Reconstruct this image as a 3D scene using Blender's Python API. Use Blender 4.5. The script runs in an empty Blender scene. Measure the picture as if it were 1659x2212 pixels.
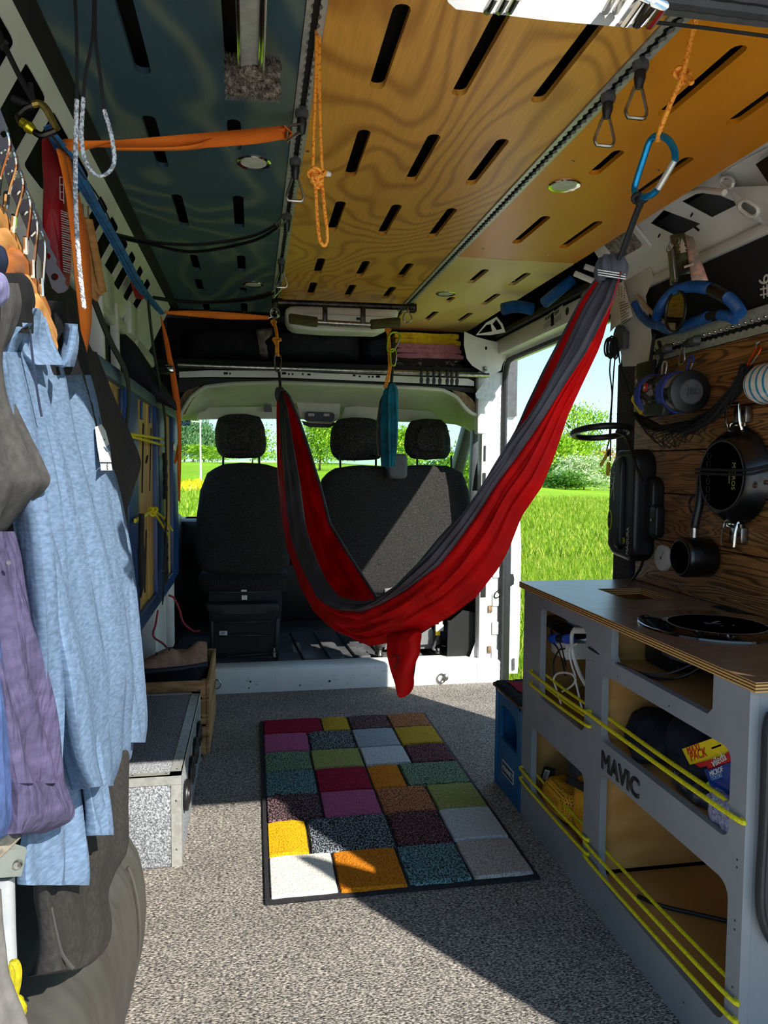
import bpy, bmesh, math, random
from math import sin, cos, pi, radians
from mathutils import Vector, Matrix, noise as mnoise
R = random.Random(7)
sc = bpy.context.scene
COL = sc.collection

# ---------------------------------------------------------------- camera, sky, sun, exposure
FPX, CX, CY = 1604.0, 829.5, 1106.0
EYE = Vector((0, 0, 1.12))
_yaw, _pit, _rol = radians(10.04), radians(3.38), radians(-.456)
FW = Vector((sin(_yaw) * cos(_pit), cos(_yaw) * cos(_pit), -sin(_pit)))
_r = Vector((cos(_yaw), -sin(_yaw), 0)); _d = FW.cross(_r)
RT = cos(_rol) * _r + sin(_rol) * _d
DN = -sin(_rol) * _r + cos(_rol) * _d
cam = bpy.data.cameras.new('camera'); camo = bpy.data.objects.new('camera', cam); COL.objects.link(camo)
cam.sensor_fit = 'HORIZONTAL'; cam.sensor_width = 36; cam.lens = 36 * FPX / 1659
cam.clip_start = .02; cam.clip_end = 2000
m = Matrix((RT, -DN, -FW)).transposed().to_4x4(); m.translation = EYE
camo.matrix_world = m
sc.camera = camo

w = bpy.data.worlds.new('sky'); sc.world = w; w.use_nodes = True
nt = w.node_tree; nt.nodes.clear()
out = nt.nodes.new('ShaderNodeOutputWorld'); bg = nt.nodes.new('ShaderNodeBackground')
tc = nt.nodes.new('ShaderNodeTexCoord'); sx = nt.nodes.new('ShaderNodeSeparateXYZ'); rp = nt.nodes.new('ShaderNodeValToRGB')
nt.links.new(tc.outputs['Generated'], sx.inputs[0]); nt.links.new(sx.outputs['Z'], rp.inputs[0])
nt.links.new(rp.outputs[0], bg.inputs[0]); nt.links.new(bg.outputs[0], out.inputs[0])
rp.color_ramp.elements[0].position = 0.0; rp.color_ramp.elements[0].color = (.66, .86, .98, 1)
rp.color_ramp.elements[1].position = 1.0; rp.color_ramp.elements[1].color = (.26, .46, .78, 1)
e = rp.color_ramp.elements.new(.22); e.color = (.33, .60, .87, 1)
bg.inputs[1].default_value = .74

sl = bpy.data.lights.new('sun', 'SUN'); so = bpy.data.objects.new('sun', sl); COL.objects.link(so)
SUN = Vector((-.57, .82, -.80)).normalized()
so.rotation_euler = SUN.to_track_quat('-Z', 'Y').to_euler()
sl.energy = 4.3; sl.angle = radians(.55); sl.color = (1, .95, .86)
so.location = (0, 0, 30)

vs = sc.view_settings
vs.view_transform = 'Standard'; vs.look = 'None'; vs.gamma = 1; vs.use_curve_mapping = False
vs.exposure = 1.1
sc.cycles.max_bounces = 10; sc.cycles.diffuse_bounces = 6; sc.cycles.transparent_max_bounces = 12
try:
    sc.cycles.use_denoising = True
except Exception:
    pass

# ---------------------------------------------------------------- helpers
def U(u, v, ax, val):
    """the point that lies at image position (u, v) on the plane <ax> = val"""
    dr = RT * ((u - CX) / FPX) + DN * ((v - CY) / FPX) + FW
    i = 'xyz'.index(ax)
    return EYE + dr * ((val - EYE[i]) / dr[i])

def UP(u, v, p0, n):
    dr = RT * ((u - CX) / FPX) + DN * ((v - CY) / FPX) + FW
    return EYE + dr * (n.dot(p0 - EYE) / n.dot(dr))

def lin(c):
    if isinstance(c, str):
        c = [int(c[i:i + 2], 16) for i in (0, 2, 4)]
    return tuple((x / 255 / 12.92 if x <= 10 else ((x / 255 + .055) / 1.055) ** 2.4) for x in c) + (1,)

MATS = {}
def _base(name, rough, metal, spec=.5):
    mt = bpy.data.materials.new(name); mt.use_nodes = True
    n = mt.node_tree.nodes; b = n['Principled BSDF']
    b.inputs['Roughness'].default_value = rough; b.inputs['Metallic'].default_value = metal
    b.inputs['Specular IOR Level'].default_value = spec
    return mt, mt.node_tree, b

def _coord(t, stretch):
    tcn = t.nodes.new('ShaderNodeTexCoord'); mp = t.nodes.new('ShaderNodeMapping')
    mp.inputs['Scale'].default_value = stretch
    t.links.new(tcn.outputs['Object'], mp.inputs[0])
    return mp.outputs[0]

def _noise(t, co, scale, detail=3, dist=0., rough=.55):
    nz = t.nodes.new('ShaderNodeTexNoise'); t.links.new(co, nz.inputs['Vector'])
    nz.inputs['Scale'].default_value = scale; nz.inputs['Detail'].default_value = detail
    nz.inputs['Distortion'].default_value = dist; nz.inputs['Roughness'].default_value = rough
    return nz.outputs['Fac']

def _ramp(t, fac, stops):
    r_ = t.nodes.new('ShaderNodeValToRGB'); t.links.new(fac, r_.inputs[0])
    el = r_.color_ramp.elements
    while len(el) < len(stops): el.new(.5)
    for k, (p, c) in enumerate(stops):
        el[k].position = p; el[k].color = c if len(c) == 4 else lin(c)
    return r_.outputs[0]

def _bump(t, b, fac, strength, dist=.002):
    bp = t.nodes.new('ShaderNodeBump'); bp.inputs['Strength'].default_value = strength; bp.inputs['Distance'].default_value = dist
    t.links.new(fac, bp.inputs['Height']); t.links.new(bp.outputs[0], b.inputs['Normal'])

def mat(name, c, rough=.6, metal=0., c2=None, ns=30., stretch=(1, 1, 1), lo=.38, hi=.62, bump=0., bs=200., spec=.5, detail=3, coat=0.):
    """plain procedural material: colour c, mottled towards c2"""
    if name in MATS: return MATS[name]
    mt, t, b = _base(name, rough, metal, spec)
    c = lin(c)
    if c2 is None:
        c2 = tuple(x * .82 for x in c[:3]) + (1,)
    else:
        c2 = lin(c2)
    co = _coord(t, stretch)
    f = _noise(t, co, ns, detail)
    t.links.new(_ramp(t, f, [(lo, c2), (hi, c)]), b.inputs['Base Color'])
    if bump:
        _bump(t, b, _noise(t, co, bs, 2), bump)
    if coat: b.inputs['Coat Weight'].default_value = coat
    MATS[name] = mt
    return mt

def mat_ply(name, c1, c2, freq=9., scale=2.2, stretch=(1, .55, 1), rough=.38, grain=.5):
    """rotary-cut veneer: contour-like figure"""
    mt, t, b = _base(name, rough, 0., .4)
    co = _coord(t, stretch)
    f = _noise(t, co, scale, 2.5, .35, .45)
    mu = t.nodes.new('ShaderNodeMath'); mu.operation = 'MULTIPLY'; mu.inputs[1].default_value = freq * 6.283
    si = t.nodes.new('ShaderNodeMath'); si.operation = 'SINE'
    t.links.new(f, mu.inputs[0]); t.links.new(mu.outputs[0], si.inputs[0])
    ma = t.nodes.new('ShaderNodeMapRange'); t.links.new(si.outputs[0], ma.inputs[0]); ma.inputs[1].default_value = -1; ma.inputs[2].default_value = 1
    a1 = _ramp(t, ma.outputs[0], [(0., lin(c2)), (.22, tuple(.45 * x + .55 * y for x, y in zip(lin(c2), lin(c1)))), (.6, lin(c1))])
    co2 = _coord(t, (60, 3, 60))
    g = _noise(t, co2, 3, 3)
    mx = t.nodes.new('ShaderNodeMixRGB'); mx.blend_type = 'MULTIPLY'; mx.inputs[0].default_value = grain
    t.links.new(a1, mx.inputs[1]); t.links.new(_ramp(t, g, [(.3, (.72, .70, .66, 1)), (.7, (1.1, 1.1, 1.1, 1))]), mx.inputs[2])
    t.links.new(mx.outputs[0], b.inputs['Base Color'])
    MATS[name] = mt
    return mt

def mat_burnt(name, c1, c2):
    """brushed, flamed softwood: dark grain lines along y, with relief"""
    mt, t, b = _base(name, .45, 0., .4)
    co = _coord(t, (3, .9, 9))
    f = _noise(t, co, 1.6, 2, .6, .5)
    mu = t.nodes.new('ShaderNodeMath'); mu.operation = 'MULTIPLY'; mu.inputs[1].default_value = 120
    si = t.nodes.new('ShaderNodeMath'); si.operation = 'SINE'
    t.links.new(f, mu.inputs[0]); t.links.new(mu.outputs[0], si.inputs[0])
    ma = t.nodes.new('ShaderNodeMapRange'); t.links.new(si.outputs[0], ma.inputs[0]); ma.inputs[1].default_value = -1; ma.inputs[2].default_value = 1
    a1 = _ramp(t, ma.outputs[0], [(.0, lin(c2)), (.4, lin(c1)), (.95, tuple(min(1, x * 1.15) for x in lin(c1)[:3]) + (1,))])
    g = _noise(t, _coord(t, (30, 2, 60)), 4, 3)
    mx = t.nodes.new('ShaderNodeMixRGB'); mx.blend_type = 'MULTIPLY'; mx.inputs[0].default_value = .7
    t.links.new(a1, mx.inputs[1]); t.links.new(_ramp(t, g, [(.35, (.45, .4, .35, 1)), (.65, (1.1, 1.1, 1.1, 1))]), mx.inputs[2])
    t.links.new(mx.outputs[0], b.inputs['Base Color'])
    _bump(t, b, ma.outputs[0], .5, .002)
    MATS[name] = mt
    return mt

def mat_speckle(name, stops, scale, stretch=(1, 1, 1), rough=.95, bump=.6, bd=.004, big=None):
    """carpet / felt: fine speckle of several yarn colours"""
    mt, t, b = _base(name, rough, 0., .1)
    co = _coord(t, stretch)
    f = _noise(t, co, scale, 2.5, 0, .7)
    a = _ramp(t, f, [(p, lin(c)) for p, c in stops])
    if big:
        g = _noise(t, co, big, 2)
        mx = t.nodes.new('ShaderNodeMixRGB'); mx.blend_type = 'MULTIPLY'; mx.inputs[0].default_value = .6
        t.links.new(a, mx.inputs[1]); t.links.new(_ramp(t, g, [(.3, (.7, .7, .7, 1)), (.7, (1.1, 1.1, 1.1, 1))]), mx.inputs[2])
        a = mx.outputs[0]
    t.links.new(a, b.inputs['Base Color'])
    _bump(t, b, f, bump, bd)
    MATS[name] = mt
    return mt

def mat_cloth(name, c, c2=None, ns=60., stretch=(1, 1, 1), trans=.3, rough=.75, bump=.25, bs=14., lo=.35, hi=.65):
    """thin woven cloth that lets some light through, with creases"""
    mt, t, b = _base(name, rough, 0., .25)
    co = _coord(t, stretch)
    c = lin(c); c2 = lin(c2) if c2 else tuple(x * .85 for x in c[:3]) + (1,)
    a = _ramp(t, _noise(t, co, ns, 3), [(lo, c2), (hi, c)])
    t.links.new(a, b.inputs['Base Color'])
    if bump: _bump(t, b, _noise(t, _coord(t, (1, 1, .5)), bs, 3, .6), bump, .02)
    if trans:
        tr = t.nodes.new('ShaderNodeBsdfTranslucent'); t.links.new(a, tr.inputs[0])
        mx = t.nodes.new('ShaderNodeMixShader'); mx.inputs[0].default_value = trans
        o = t.nodes['Material Output']
        t.links.new(b.outputs[0], mx.inputs[1]); t.links.new(tr.outputs[0], mx.inputs[2]); t.links.new(mx.outputs[0], o.inputs[0])
    MATS[name] = mt
    return mt

def mat_glass(name, tint=(.95, .98, .97)):
    mt = bpy.data.materials.new(name); mt.use_nodes = True; t = mt.node_tree; t.nodes.clear()
    o = t.nodes.new('ShaderNodeOutputMaterial'); tr = t.nodes.new('ShaderNodeBsdfTransparent'); gl = t.nodes.new('ShaderNodeBsdfGlossy')
    tr.inputs[0].default_value = tint + (1,); gl.inputs['Roughness'].default_value = .02
    mx = t.nodes.new('ShaderNodeMixShader')
    mx.inputs[0].default_value = .04; t.links.new(tr.outputs[0], mx.inputs[1]); t.links.new(gl.outputs[0], mx.inputs[2]); t.links.new(mx.outputs[0], o.inputs[0])
    MATS[name] = mt
    return mt

class MB:
    """collects geometry in world space"""
    def __init__(s): s.v = []; s.f = []; s.sm = []
    def add(s, vs, fs, smooth=False):
        k = len(s.v); s.v.extend(Vector(p) for p in vs)
        for f in fs: s.f.append([i + k for i in f]); s.sm.append(smooth)
        return s
    def box(s, c, sz, bev=0., M=None):
        c = Vector(c); h = Vector(sz) / 2
        if bev <= 0:
            vs = [(x, y, z) for x in (-1, 1) for y in (-1, 1) for z in (-1, 1)]
            vs = [Vector((a * h.x, b * h.y, d * h.z)) for a, b, d in vs]
            fs = [(0, 1, 3, 2), (4, 6, 7, 5), (0, 4, 5, 1), (2, 3, 7, 6), (0, 2, 6, 4), (1, 5, 7, 3)]
        else:
            bm = bmesh.new(); bmesh.ops.create_cube(bm, size=1)
            for v in bm.verts: v.co = Vector((v.co.x * sz[0], v.co.y * sz[1], v.co.z * sz[2]))
            bmesh.ops.bevel(bm, geom=list(bm.edges), offset=min(bev, min(sz) * .49), segments=2, profile=.5, affect='EDGES')
            bm.verts.index_update()
            vs = [v.co.copy() for v in bm.verts]; fs = [[v.index for v in f.verts] for f in bm.faces]; bm.free()
        if M is not None: vs = [M @ p for p in vs]
        return s.add([p + c for p in vs], fs, bev > 0)
    def span(s, a, b, bev=0.):
        a = Vector(a); b = Vector(b)
        return s.box((a + b) / 2, [abs(x) for x in (b - a)], bev)
    def bar(s, a, b, wd, th, bev=0., up=(0, 0, 1)):
        """rectangular bar from a to b, wd across, th along 'up'"""
        a = Vector(a); b = Vector(b); y = (b - a); L = y.length; y.normalize()
        x = y.cross(Vector(up))
        if x.length < 1e-4: x = y.cross(Vector((1, 0, 0)))
        x.normalize(); z = x.cross(y)
        return s.box((a + b) / 2, (wd, L, th), bev, Matrix((x, y, z)).transposed())
    def tube(s, pts, r, n=8, closed=False, smooth=True, sq=1.):
        pts = [Vector(p) for p in pts]; k = len(pts)
        rs = r if isinstance(r, (list, tuple)) else [r] * k
        ts = []
        for i in range(k):
            a = pts[(i - 1) % k] if (closed or i) else pts[0]; b = pts[(i + 1) % k] if (closed or i < k - 1) else pts[-1]
            t = b - a; ts.append(t.normalized() if t.length > 1e-9 else Vector((0, 0, 1)))
        x = ts[0].orthogonal().normalized(); vs = []; fs = []
        for i in range(k):
            x = x - ts[i] * x.dot(ts[i])
            if x.length < 1e-6: x = ts[i].orthogonal()
            x.normalize(); y = ts[i].cross(x)
            for j in range(n):
                a = 2 * pi * j / n; vs.append(pts[i] + (x * cos(a) + y * sin(a) * sq) * rs[i])
        m_ = k if closed else k - 1
        for i in range(m_):
            for j in range(n):
                a, b = i * n + j, i * n + (j + 1) % n; c, d = ((i + 1) % k) * n + (j + 1) % n, ((i + 1) % k) * n + j
                fs.append((a, b, c, d))
        if not closed: fs += [list(range(n))[::-1], list(range((k - 1) * n, k * n))]
        return s.add(vs, fs, smooth)
    def lathe(s, prof, o, ax=(0, 0, 1), n=20, smooth=True, xd=None):
        """revolve (radius, height) about axis ax through o"""
        o = Vector(o); z = Vector(ax).normalized(); x = Vector(xd) if xd else z.orthogonal().normalized(); y = z.cross(x)
        vs = []; fs = []; k = len(prof)
        for (r, h) in prof:
            for j in range(n):
                a = 2 * pi * j / n; vs.append(o + z * h + (x * cos(a) + y * sin(a)) * r)
        for i in range(k - 1):
            for j in range(n): fs.append((i * n + j, i * n + (j + 1) % n, (i + 1) * n + (j + 1) % n, (i + 1) * n + j))
        if prof[0][0] > 1e-6: fs.append(list(range(n))[::-1])
        if prof[-1][0] > 1e-6: fs.append(list(range((k - 1) * n, k * n)))
        return s.add(vs, fs, smooth)
    def grid(s, fn, nu, nv, closed_u=False, smooth=True):
        vs = [fn(i / nu if closed_u else i / (nu - 1), j / (nv - 1)) for j in range(nv) for i in range(nu)]
        fs = []
        for j in range(nv - 1):
            for i in range(nu if closed_u else nu - 1):
                fs.append((j * nu + i, j * nu + (i + 1) % nu, (j + 1) * nu + (i + 1) % nu, (j + 1) * nu + i))
        return s.add(vs, fs, smooth)
    def plate(s, outline, holes, th, fn):
        """flat sheet with real holes; fn maps (a, b, w) to world, w = 0 front, th back"""
        bm = bmesh.new(); loops = [outline] + list(holes); idx = []; es = []
        for lp in loops:
            vv = [bm.verts.new((p[0], p[1], 0)) for p in lp]
            es += [bm.edges.new((vv[i], vv[(i + 1) % len(vv)])) for i in range(len(vv))]; idx.append(len(vv))
        bmesh.ops.triangle_fill(bm, use_beauty=True, edges=es)
        bm.verts.index_update(); bm.verts.ensure_lookup_table()
        n = len(bm.verts); P = [v.co.copy() for v in bm.verts]; F = [[v.index for v in f.verts] for f in bm.faces]; bm.free()
        vs = [fn(p.x, p.y, 0) for p in P] + [fn(p.x, p.y, th) for p in P]
        fs = [f for f in F] + [[i + n for i in f[::-1]] for f in F]
        k = 0
        for c in idx:
            for i in range(c): fs.append((k + i, k + (i + 1) % c, k + (i + 1) % c + n, k + i + n))
            k += c
        return s.add(vs, fs)
    def pillow(s, ol, fn, th, r=.03, n=3, bulge=0.):
        """soft slab: outline ol in 2-D, thickness th, rounded rim"""
        cx = sum(p[0] for p in ol) / len(ol); cy = sum(p[1] for p in ol) / len(ol); k = len(ol); rings = []
        sc_ = max(max(abs(p[0] - cx), abs(p[1] - cy)) for p in ol)
        for q in range(n + 1):
            a = pi / 2 * q / n; rings.append((1 - (r / sc_) * (1 - sin(a)), r * (1 - cos(a))))
        rings += [(a, th - b) for a, b in rings[::-1]]
        rings = [(.55, -bulge)] + rings + [(.55, th + bulge)]
        vs = []; fs = []
        for (a, d) in rings:
            for p in ol: vs.append(fn(cx + (p[0] - cx) * a, cy + (p[1] - cy) * a, d))
        m_ = len(rings)
        for i in range(m_ - 1):
            for j in range(k): fs.append((i * k + j, i * k + (j + 1) % k, (i + 1) * k + (j + 1) % k, (i + 1) * k + j))
        vs.append(fn(cx, cy, -bulge * 1.3)); vs.append(fn(cx, cy, th + bulge * 1.3)); c0 = len(vs) - 2
        for j in range(k):
            fs.append((j, c0, (j + 1) % k)); fs.append(((m_ - 1) * k + j, (m_ - 1) * k + (j + 1) % k, c0 + 1))
        return s.add(vs, fs, True)
    def strip(s, pts, wv, th=.0015, smooth=True):
        """flat webbing along pts; wv = half-width vector (one or per point)"""
        pts = [Vector(p) for p in pts]; k = len(pts)
        W = [Vector(x) for x in wv] if isinstance(wv[0], (tuple, list, Vector)) else [Vector(wv)] * k
        vs = []; fs = []
        for i in range(k):
            t = (pts[min(i + 1, k - 1)] - pts[max(i - 1, 0)]).normalized(); n_ = t.cross(W[i]); n_ = n_.normalized() * th / 2 if n_.length > 1e-9 else Vector((0, 0, th / 2))
            vs += [pts[i] - W[i] - n_, pts[i] + W[i] - n_, pts[i] + W[i] + n_, pts[i] - W[i] + n_]
        for i in range(k - 1):
            for j in range(4): fs.append((i * 4 + j, i * 4 + (j + 1) % 4, i * 4 + 4 + (j + 1) % 4, i * 4 + 4 + j))
        fs += [(3, 2, 1, 0), (k * 4 - 4, k * 4 - 3, k * 4 - 2, k * 4 - 1)]
        return s.add(vs, fs, smooth)

def stadium(p, q, hw, n=5):
    """slot outline between two 2-D points"""
    p = Vector(p); q = Vector(q); d = (q - p).normalized(); x = Vector((-d.y, d.x)); o = []
    for i in range(n + 1): a = pi * i / n; o.append(q - d * hw + x * hw * cos(a) + d * hw * sin(a))
    for i in range(n + 1): a = pi * i / n; o.append(p + d * hw - x * hw * cos(a) - d * hw * sin(a))
    return [(v.x, v.y) for v in o]

def rrect(x0, y0, x1, y1, r, n=4):
    o = []
    for (cx, cy, a0) in ((x1 - r, y1 - r, 0), (x0 + r, y1 - r, 90), (x0 + r, y0 + r, 180), (x1 - r, y0 + r, 270)):
        for i in range(n + 1): a = radians(a0 + 90 * i / n); o.append((cx + r * cos(a), cy + r * sin(a)))
    return o

def circ(cx, cy, r, n=14, ry=None):
    ry = ry or r
    return [(cx + r * cos(2 * pi * i / n), cy + ry * sin(2 * pi * i / n)) for i in range(n)]

def smooth_path(pts, n):
    """Catmull-Rom through the points, n samples"""
    P = [Vector(p) for p in pts]; k = len(P); o = []
    for i in range(n):
        t = i / (n - 1) * (k - 1); a = min(int(t), k - 2); f = t - a
        p0, p1, p2, p3 = P[max(a - 1, 0)], P[a], P[a + 1], P[min(a + 2, k - 1)]
        o.append(.5 * ((2 * p1) + (p2 - p0) * f + (2 * p0 - 5 * p1 + 4 * p2 - p3) * f * f + (3 * p1 - p0 - 3 * p2 + p3) * f ** 3))
    return o

def resample(pts, n):
    """even arc-length samples of a polyline"""
    P = [Vector(p) for p in pts]; L = [0]
    for a, b in zip(P, P[1:]): L.append(L[-1] + (b - a).length)
    o = []; j = 0
    for i in range(n):
        d = L[-1] * i / (n - 1)
        while j < len(P) - 2 and L[j + 1] < d: j += 1
        o.append(P[j].lerp(P[j + 1], (d - L[j]) / max(1e-9, L[j + 1] - L[j])))
    return o

def obj(name, mb, mt, parent=None, kind=None, solid=0., label=None, sub=0):
    me = bpy.data.meshes.new(name)
    if parent is not None:
        o0 = Vector(parent['_o'])
    else:
        xs = [p.x for p in mb.v]; ys = [p.y for p in mb.v]; zs = [p.z for p in mb.v]
        o0 = Vector(((min(xs) + max(xs)) / 2, (min(ys) + max(ys)) / 2, min(zs)))
    me.from_pydata([p - o0 for p in mb.v], [], mb.f)
    me.polygons.foreach_set('use_smooth', mb.sm)
    bm = bmesh.new(); bm.from_mesh(me); bmesh.ops.recalc_face_normals(bm, faces=bm.faces); bm.to_mesh(me); bm.free()
    me.set_sharp_from_angle(angle=radians(42))
    me.materials.append(mt if not isinstance(mt, str) else MATS[mt])
    o = bpy.data.objects.new(name, me); COL.objects.link(o)
    if parent is not None: o.parent = parent
    else: o.location = o0
    o['_o'] = tuple(o0)
    if kind: o['kind'] = kind
    if label: o['label'] = label
    if solid:
        md = o.modifiers.new('thickness', 'SOLIDIFY'); md.thickness = solid; md.offset = 0
    if sub:
        md = o.modifiers.new('smooth', 'SUBSURF'); md.levels = sub; md.render_levels = sub
    return o

def thing(name, label, cat, loc, group=None):
    o = bpy.data.objects.new(name, None); COL.objects.link(o); o.empty_display_size = .05
    o.location = loc; o['_o'] = tuple(loc)
    o['label'] = label; o['category'] = cat
    if group: o['group'] = group
    return o

def tag(o, label, cat, group=None, kind=None):
    o['label'] = label; o['category'] = cat
    if group: o['group'] = group
    if kind: o['kind'] = kind
    return o

def dup(root, d, label=None, group=None):
    """copy a thing with its parts and sub-parts, moved by d"""
    r_ = root.copy(); COL.objects.link(r_); r_.location = Vector(root.location) + Vector(d)
    if label: r_['label'] = label
    if group: r_['group'] = group
    def rec(a, b):
        for ch in list(a.children):
            c = ch.copy(); COL.objects.link(c); c.parent = b; rec(ch, c)
    rec(root, r_)
    return r_

def text(name, s, size, mt, o, right, up, parent, ext=.0006, align='CENTER', kern=1., bold=0.):
    cu = bpy.data.curves.new(name, 'FONT'); cu.body = s; cu.size = size; cu.extrude = ext; cu.align_x = align; cu.align_y = 'CENTER'
    cu.space_character = kern; cu.bevel_depth = bold * size; cu.bevel_resolution = 0; cu.resolution_u = 3
    to = bpy.data.objects.new(name, cu); me = bpy.data.meshes.new_from_object(to)
    right = Vector(right).normalized(); up = Vector(up).normalized(); nn = right.cross(up); o = Vector(o)
    mb = MB(); mb.add([o + right * v.co.x + up * v.co.y + nn * v.co.z for v in me.vertices], [list(p.vertices) for p in me.polygons])
    bpy.data.objects.remove(to); bpy.data.curves.remove(cu); bpy.data.meshes.remove(me)
    return obj(name, mb, mt, parent)

def knot(mb, c, r, tr, n=30, ax=None):
    """a small lumpy knot"""
    c = Vector(c); pts = []
    for i in range(n):
        a = 2 * pi * i / n; pts.append(c + Vector((sin(a) + 2 * sin(2 * a), .9 * -sin(3 * a), cos(a) - 2 * cos(2 * a))) * r / 3)
    mb.tube(pts, tr, 6, True)

def dring(mb, c, d, wv, h, r, n=8):
    """triangular ring hanging from c along d, half-width vector wv"""
    c = Vector(c); d = Vector(d).normalized(); wv = Vector(wv)
    pts = [c - wv * .25, c + wv * .25, c + wv + d * h * .8, c + wv * .8 + d * h, c - wv * .8 + d * h, c - wv + d * h * .8]
    mb.tube(resample(pts + [pts[0]], 25)[:-1], r, 6, True)

def biner(parent, p, d, sd, L, wd, r, m1, m2, name='carabiner'):
    """D-shaped carabiner: spine and gate; p = top, d = long axis, sd = gate side"""
    p = Vector(p); d = Vector(d).normalized(); sd = Vector(sd).normalized()
    def P(a, b): return p + d * a * L + sd * b * wd
    spine = [P(.40, .5), P(.16, .52), P(.03, .32), P(0, .05), P(.03, -.25), P(.18, -.45), P(.45, -.5), P(.8, -.5), P(.95, -.42), P(1, -.2), P(.97, .02), P(.86, .22)]
    mb = MB(); mb.tube(smooth_path(spine, 36), r, 8); obj('spine', mb, m1, parent)
    mb = MB(); mb.tube([P(.37, .5), P(.88, .2)], r * .85, 8); obj('gate', mb, m2, parent)

# ---------------------------------------------------------------- materials
mat('white metal', 'dcdad5', .35, 0., 'd0cdc7', 6, spec=.5)
mat('white paint', 'e2e2e0', .35, 0., 'd2d3d4', 4)
mat('black', '0c0c0d', .6, 0., '070707', 20)
mat('black plastic', '151517', .42, 0., '0e0e10', 20, spec=.5)
mat('black strap', '0f0f11', .8, 0., '08080a', 90)
mat('rubber', '222326', .55, 0., '18191b', 30)
mat('steel', 'b8b5ae', .28, 1., '8f8c86', 60)
mat('dark steel', '4a4642', .4, 1., '2e2b29', 40)
mat('aluminium', 'c6c6c0', .42, .55, 'b2b2ab', 50)
mat('grey plastic', '4e4f53', .5, 0., '434448', 40)
mat('insulation panel', '17171a', .8, 0., '0e0e10', 4)
mat('chrome', 'd8d4cc', .12, 1., 'bdb8b0', 40)
mat('white plastic', 'dcdad4', .4, 0., 'cfcdc6', 8)
mat('yellow cord', 'e6d80a', .6, 0., 'c4b60a', 160, bump=.3, bs=600)
mat('orange cord', 'd0620e', .7, 0., 'f0a030', 260, lo=.5, hi=.6)
mat('orange webbing', 'f07a12', .7, 0., 'd9640a', 8, bump=.4, bs=500)
mat('blue webbing', '2a6cb4', .7, 0., '1c5088', 40)
mat('red cord', 'b01f3a', .6, 0., '801428', 120)
# ---------------------------------------------------------------- van shell
ZC = 1.85                     # underside of the ceiling boards
YS = 3.69                     # step to the cab
XL, XR = -.47, 1.265          # wall faces
carpet = mat_speckle('floor carpet', [(.34, '1d1e20'), (.45, '5a5755'), (.54, '8f8981'), (.64, 'c4bbae')], 330, (.42, 1, 1), bump=.5, big=6)
fl = obj('floor', MB().span((XL, .72, -.04), (1.30, YS + .02, 0)), carpet, kind='structure')

ce = obj('ceiling', MB().span((XL - .05, .74, 1.905), (1.35, 3.95, 1.955)), 'black', kind='structure')
ply_m = mat_ply('honey plywood', 'd99c40', 'b67b2e', 36, 1.3)
ply_o = mat('orange plywood', 'e0901a', .36, 0., 'd48312', 5, (1, .3, 1), spec=.4)
ply_p = mat('pale plywood', 'e8c684', .4, 0., 'd8b06a', 5, (1, .3, 1), spec=.4)
ply_b = mat_ply('blue stained plywood', '36515e', '5f6e66', 16, 1.5, (1, .5, 1), .5, .3)
HW = .0145
def cs(a, b, hw=HW):
    p, q = U(a[0], a[1], 'z', ZC), U(b[0], b[1], 'z', ZC)
    x = (p.x + q.x) / 2
    return stadium((x, p.y), (x, q.y), hw)
def cpanel(x0, x1, y0, y1, slots, m_):
    return obj('ceiling_panel', MB().plate(rrect(x0, y0, x1, y1, .004, 1), slots, .012, lambda a, b, w_: Vector((a, b, ZC + w_))), m_, ce)
def ext(sl, dy):             # a slot whose near end the header hides: same length as its neighbours
    y1 = max(p[1] for p in sl); y0 = min(p[1] for p in sl)
    return [(p[0], p[1] - dy if p[1] < (y0 + y1) / 2 else p[1]) for p in sl]
cpanel(-.335, .084, .95, 2.518, [ext(cs((285, 60), (310, 160)), .16), ext(cs((500, 70), (505, 145)), .16), cs((322, 250), (350, 362)), cs((506, 258), (507, 325)), cs((380, 420), (400, 490)), cs((515, 423), (517, 493))], ply_b)
cpanel(-.335, .084, 2.522, 3.60, [cs((415, 550), (428, 585)), cs((521, 552), (522, 587)), cs((427, 603), (434, 630)), cs((525, 621), (526, 633)), cs((443, 655), (449, 672)), cs((527, 655), (528, 675))], ply_b)
cpanel(.119, .660, .95, 2.508, [cs((868, 8), (815, 193)), ext(cs((1055, 90), (985, 207)), .13), ext(cs((1250, 105), (1155, 222)), .15), cs((785, 280), (758, 383)), cs((938, 290), (887, 393)), cs((1088, 300), (1015, 400)),
       cs((737, 435), (716, 500)), cs((860, 442), (822, 508)), cs((980, 450), (930, 513))], ply_m)
cpanel(.119, .660, 2.512, 3.42, [cs((695, 558), (684, 592)), cs((792, 564), (774, 598)), cs((888, 569), (862, 600)), cs((679, 610), (669, 638)), cs((764, 615), (748, 642)), cs((850, 620), (830, 645))], ply_m)
cpanel(.698, 1.128, .95, 2.523, [cs((1608, 98), (1427, 250)), ext(cs((1640, 222), (1575, 270)), .12), cs((1345, 325), (1275, 378)), cs((1497, 340), (1362, 428)), cs((1185, 467), (1110, 526)), cs((1300, 478), (1210, 536))], ply_o)
cpanel(.698, 1.128, 2.527, 3.90, [cs((1053, 582), (1012, 612)), cs((1147, 590), (1097, 617)), cs((1080, 635), (1040, 658)), cs((980, 642), (962, 654)), cs((945, 673), (917, 693)), cs((1020, 676), (985, 697))], ply_p)
mb = MB()
for q in [(1237, 348), (1422, 367), (1185, 550), (1044, 537), (1112, 606), (665, 326), (930, 460)]:
    c = U(q[0], q[1], 'z', ZC); mb.lathe([(.0045, -.0015), (.003, -.0022)], c, n=8)
obj('screw', mb, 'steel', ce)['kind'] = 'stuff'

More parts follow.
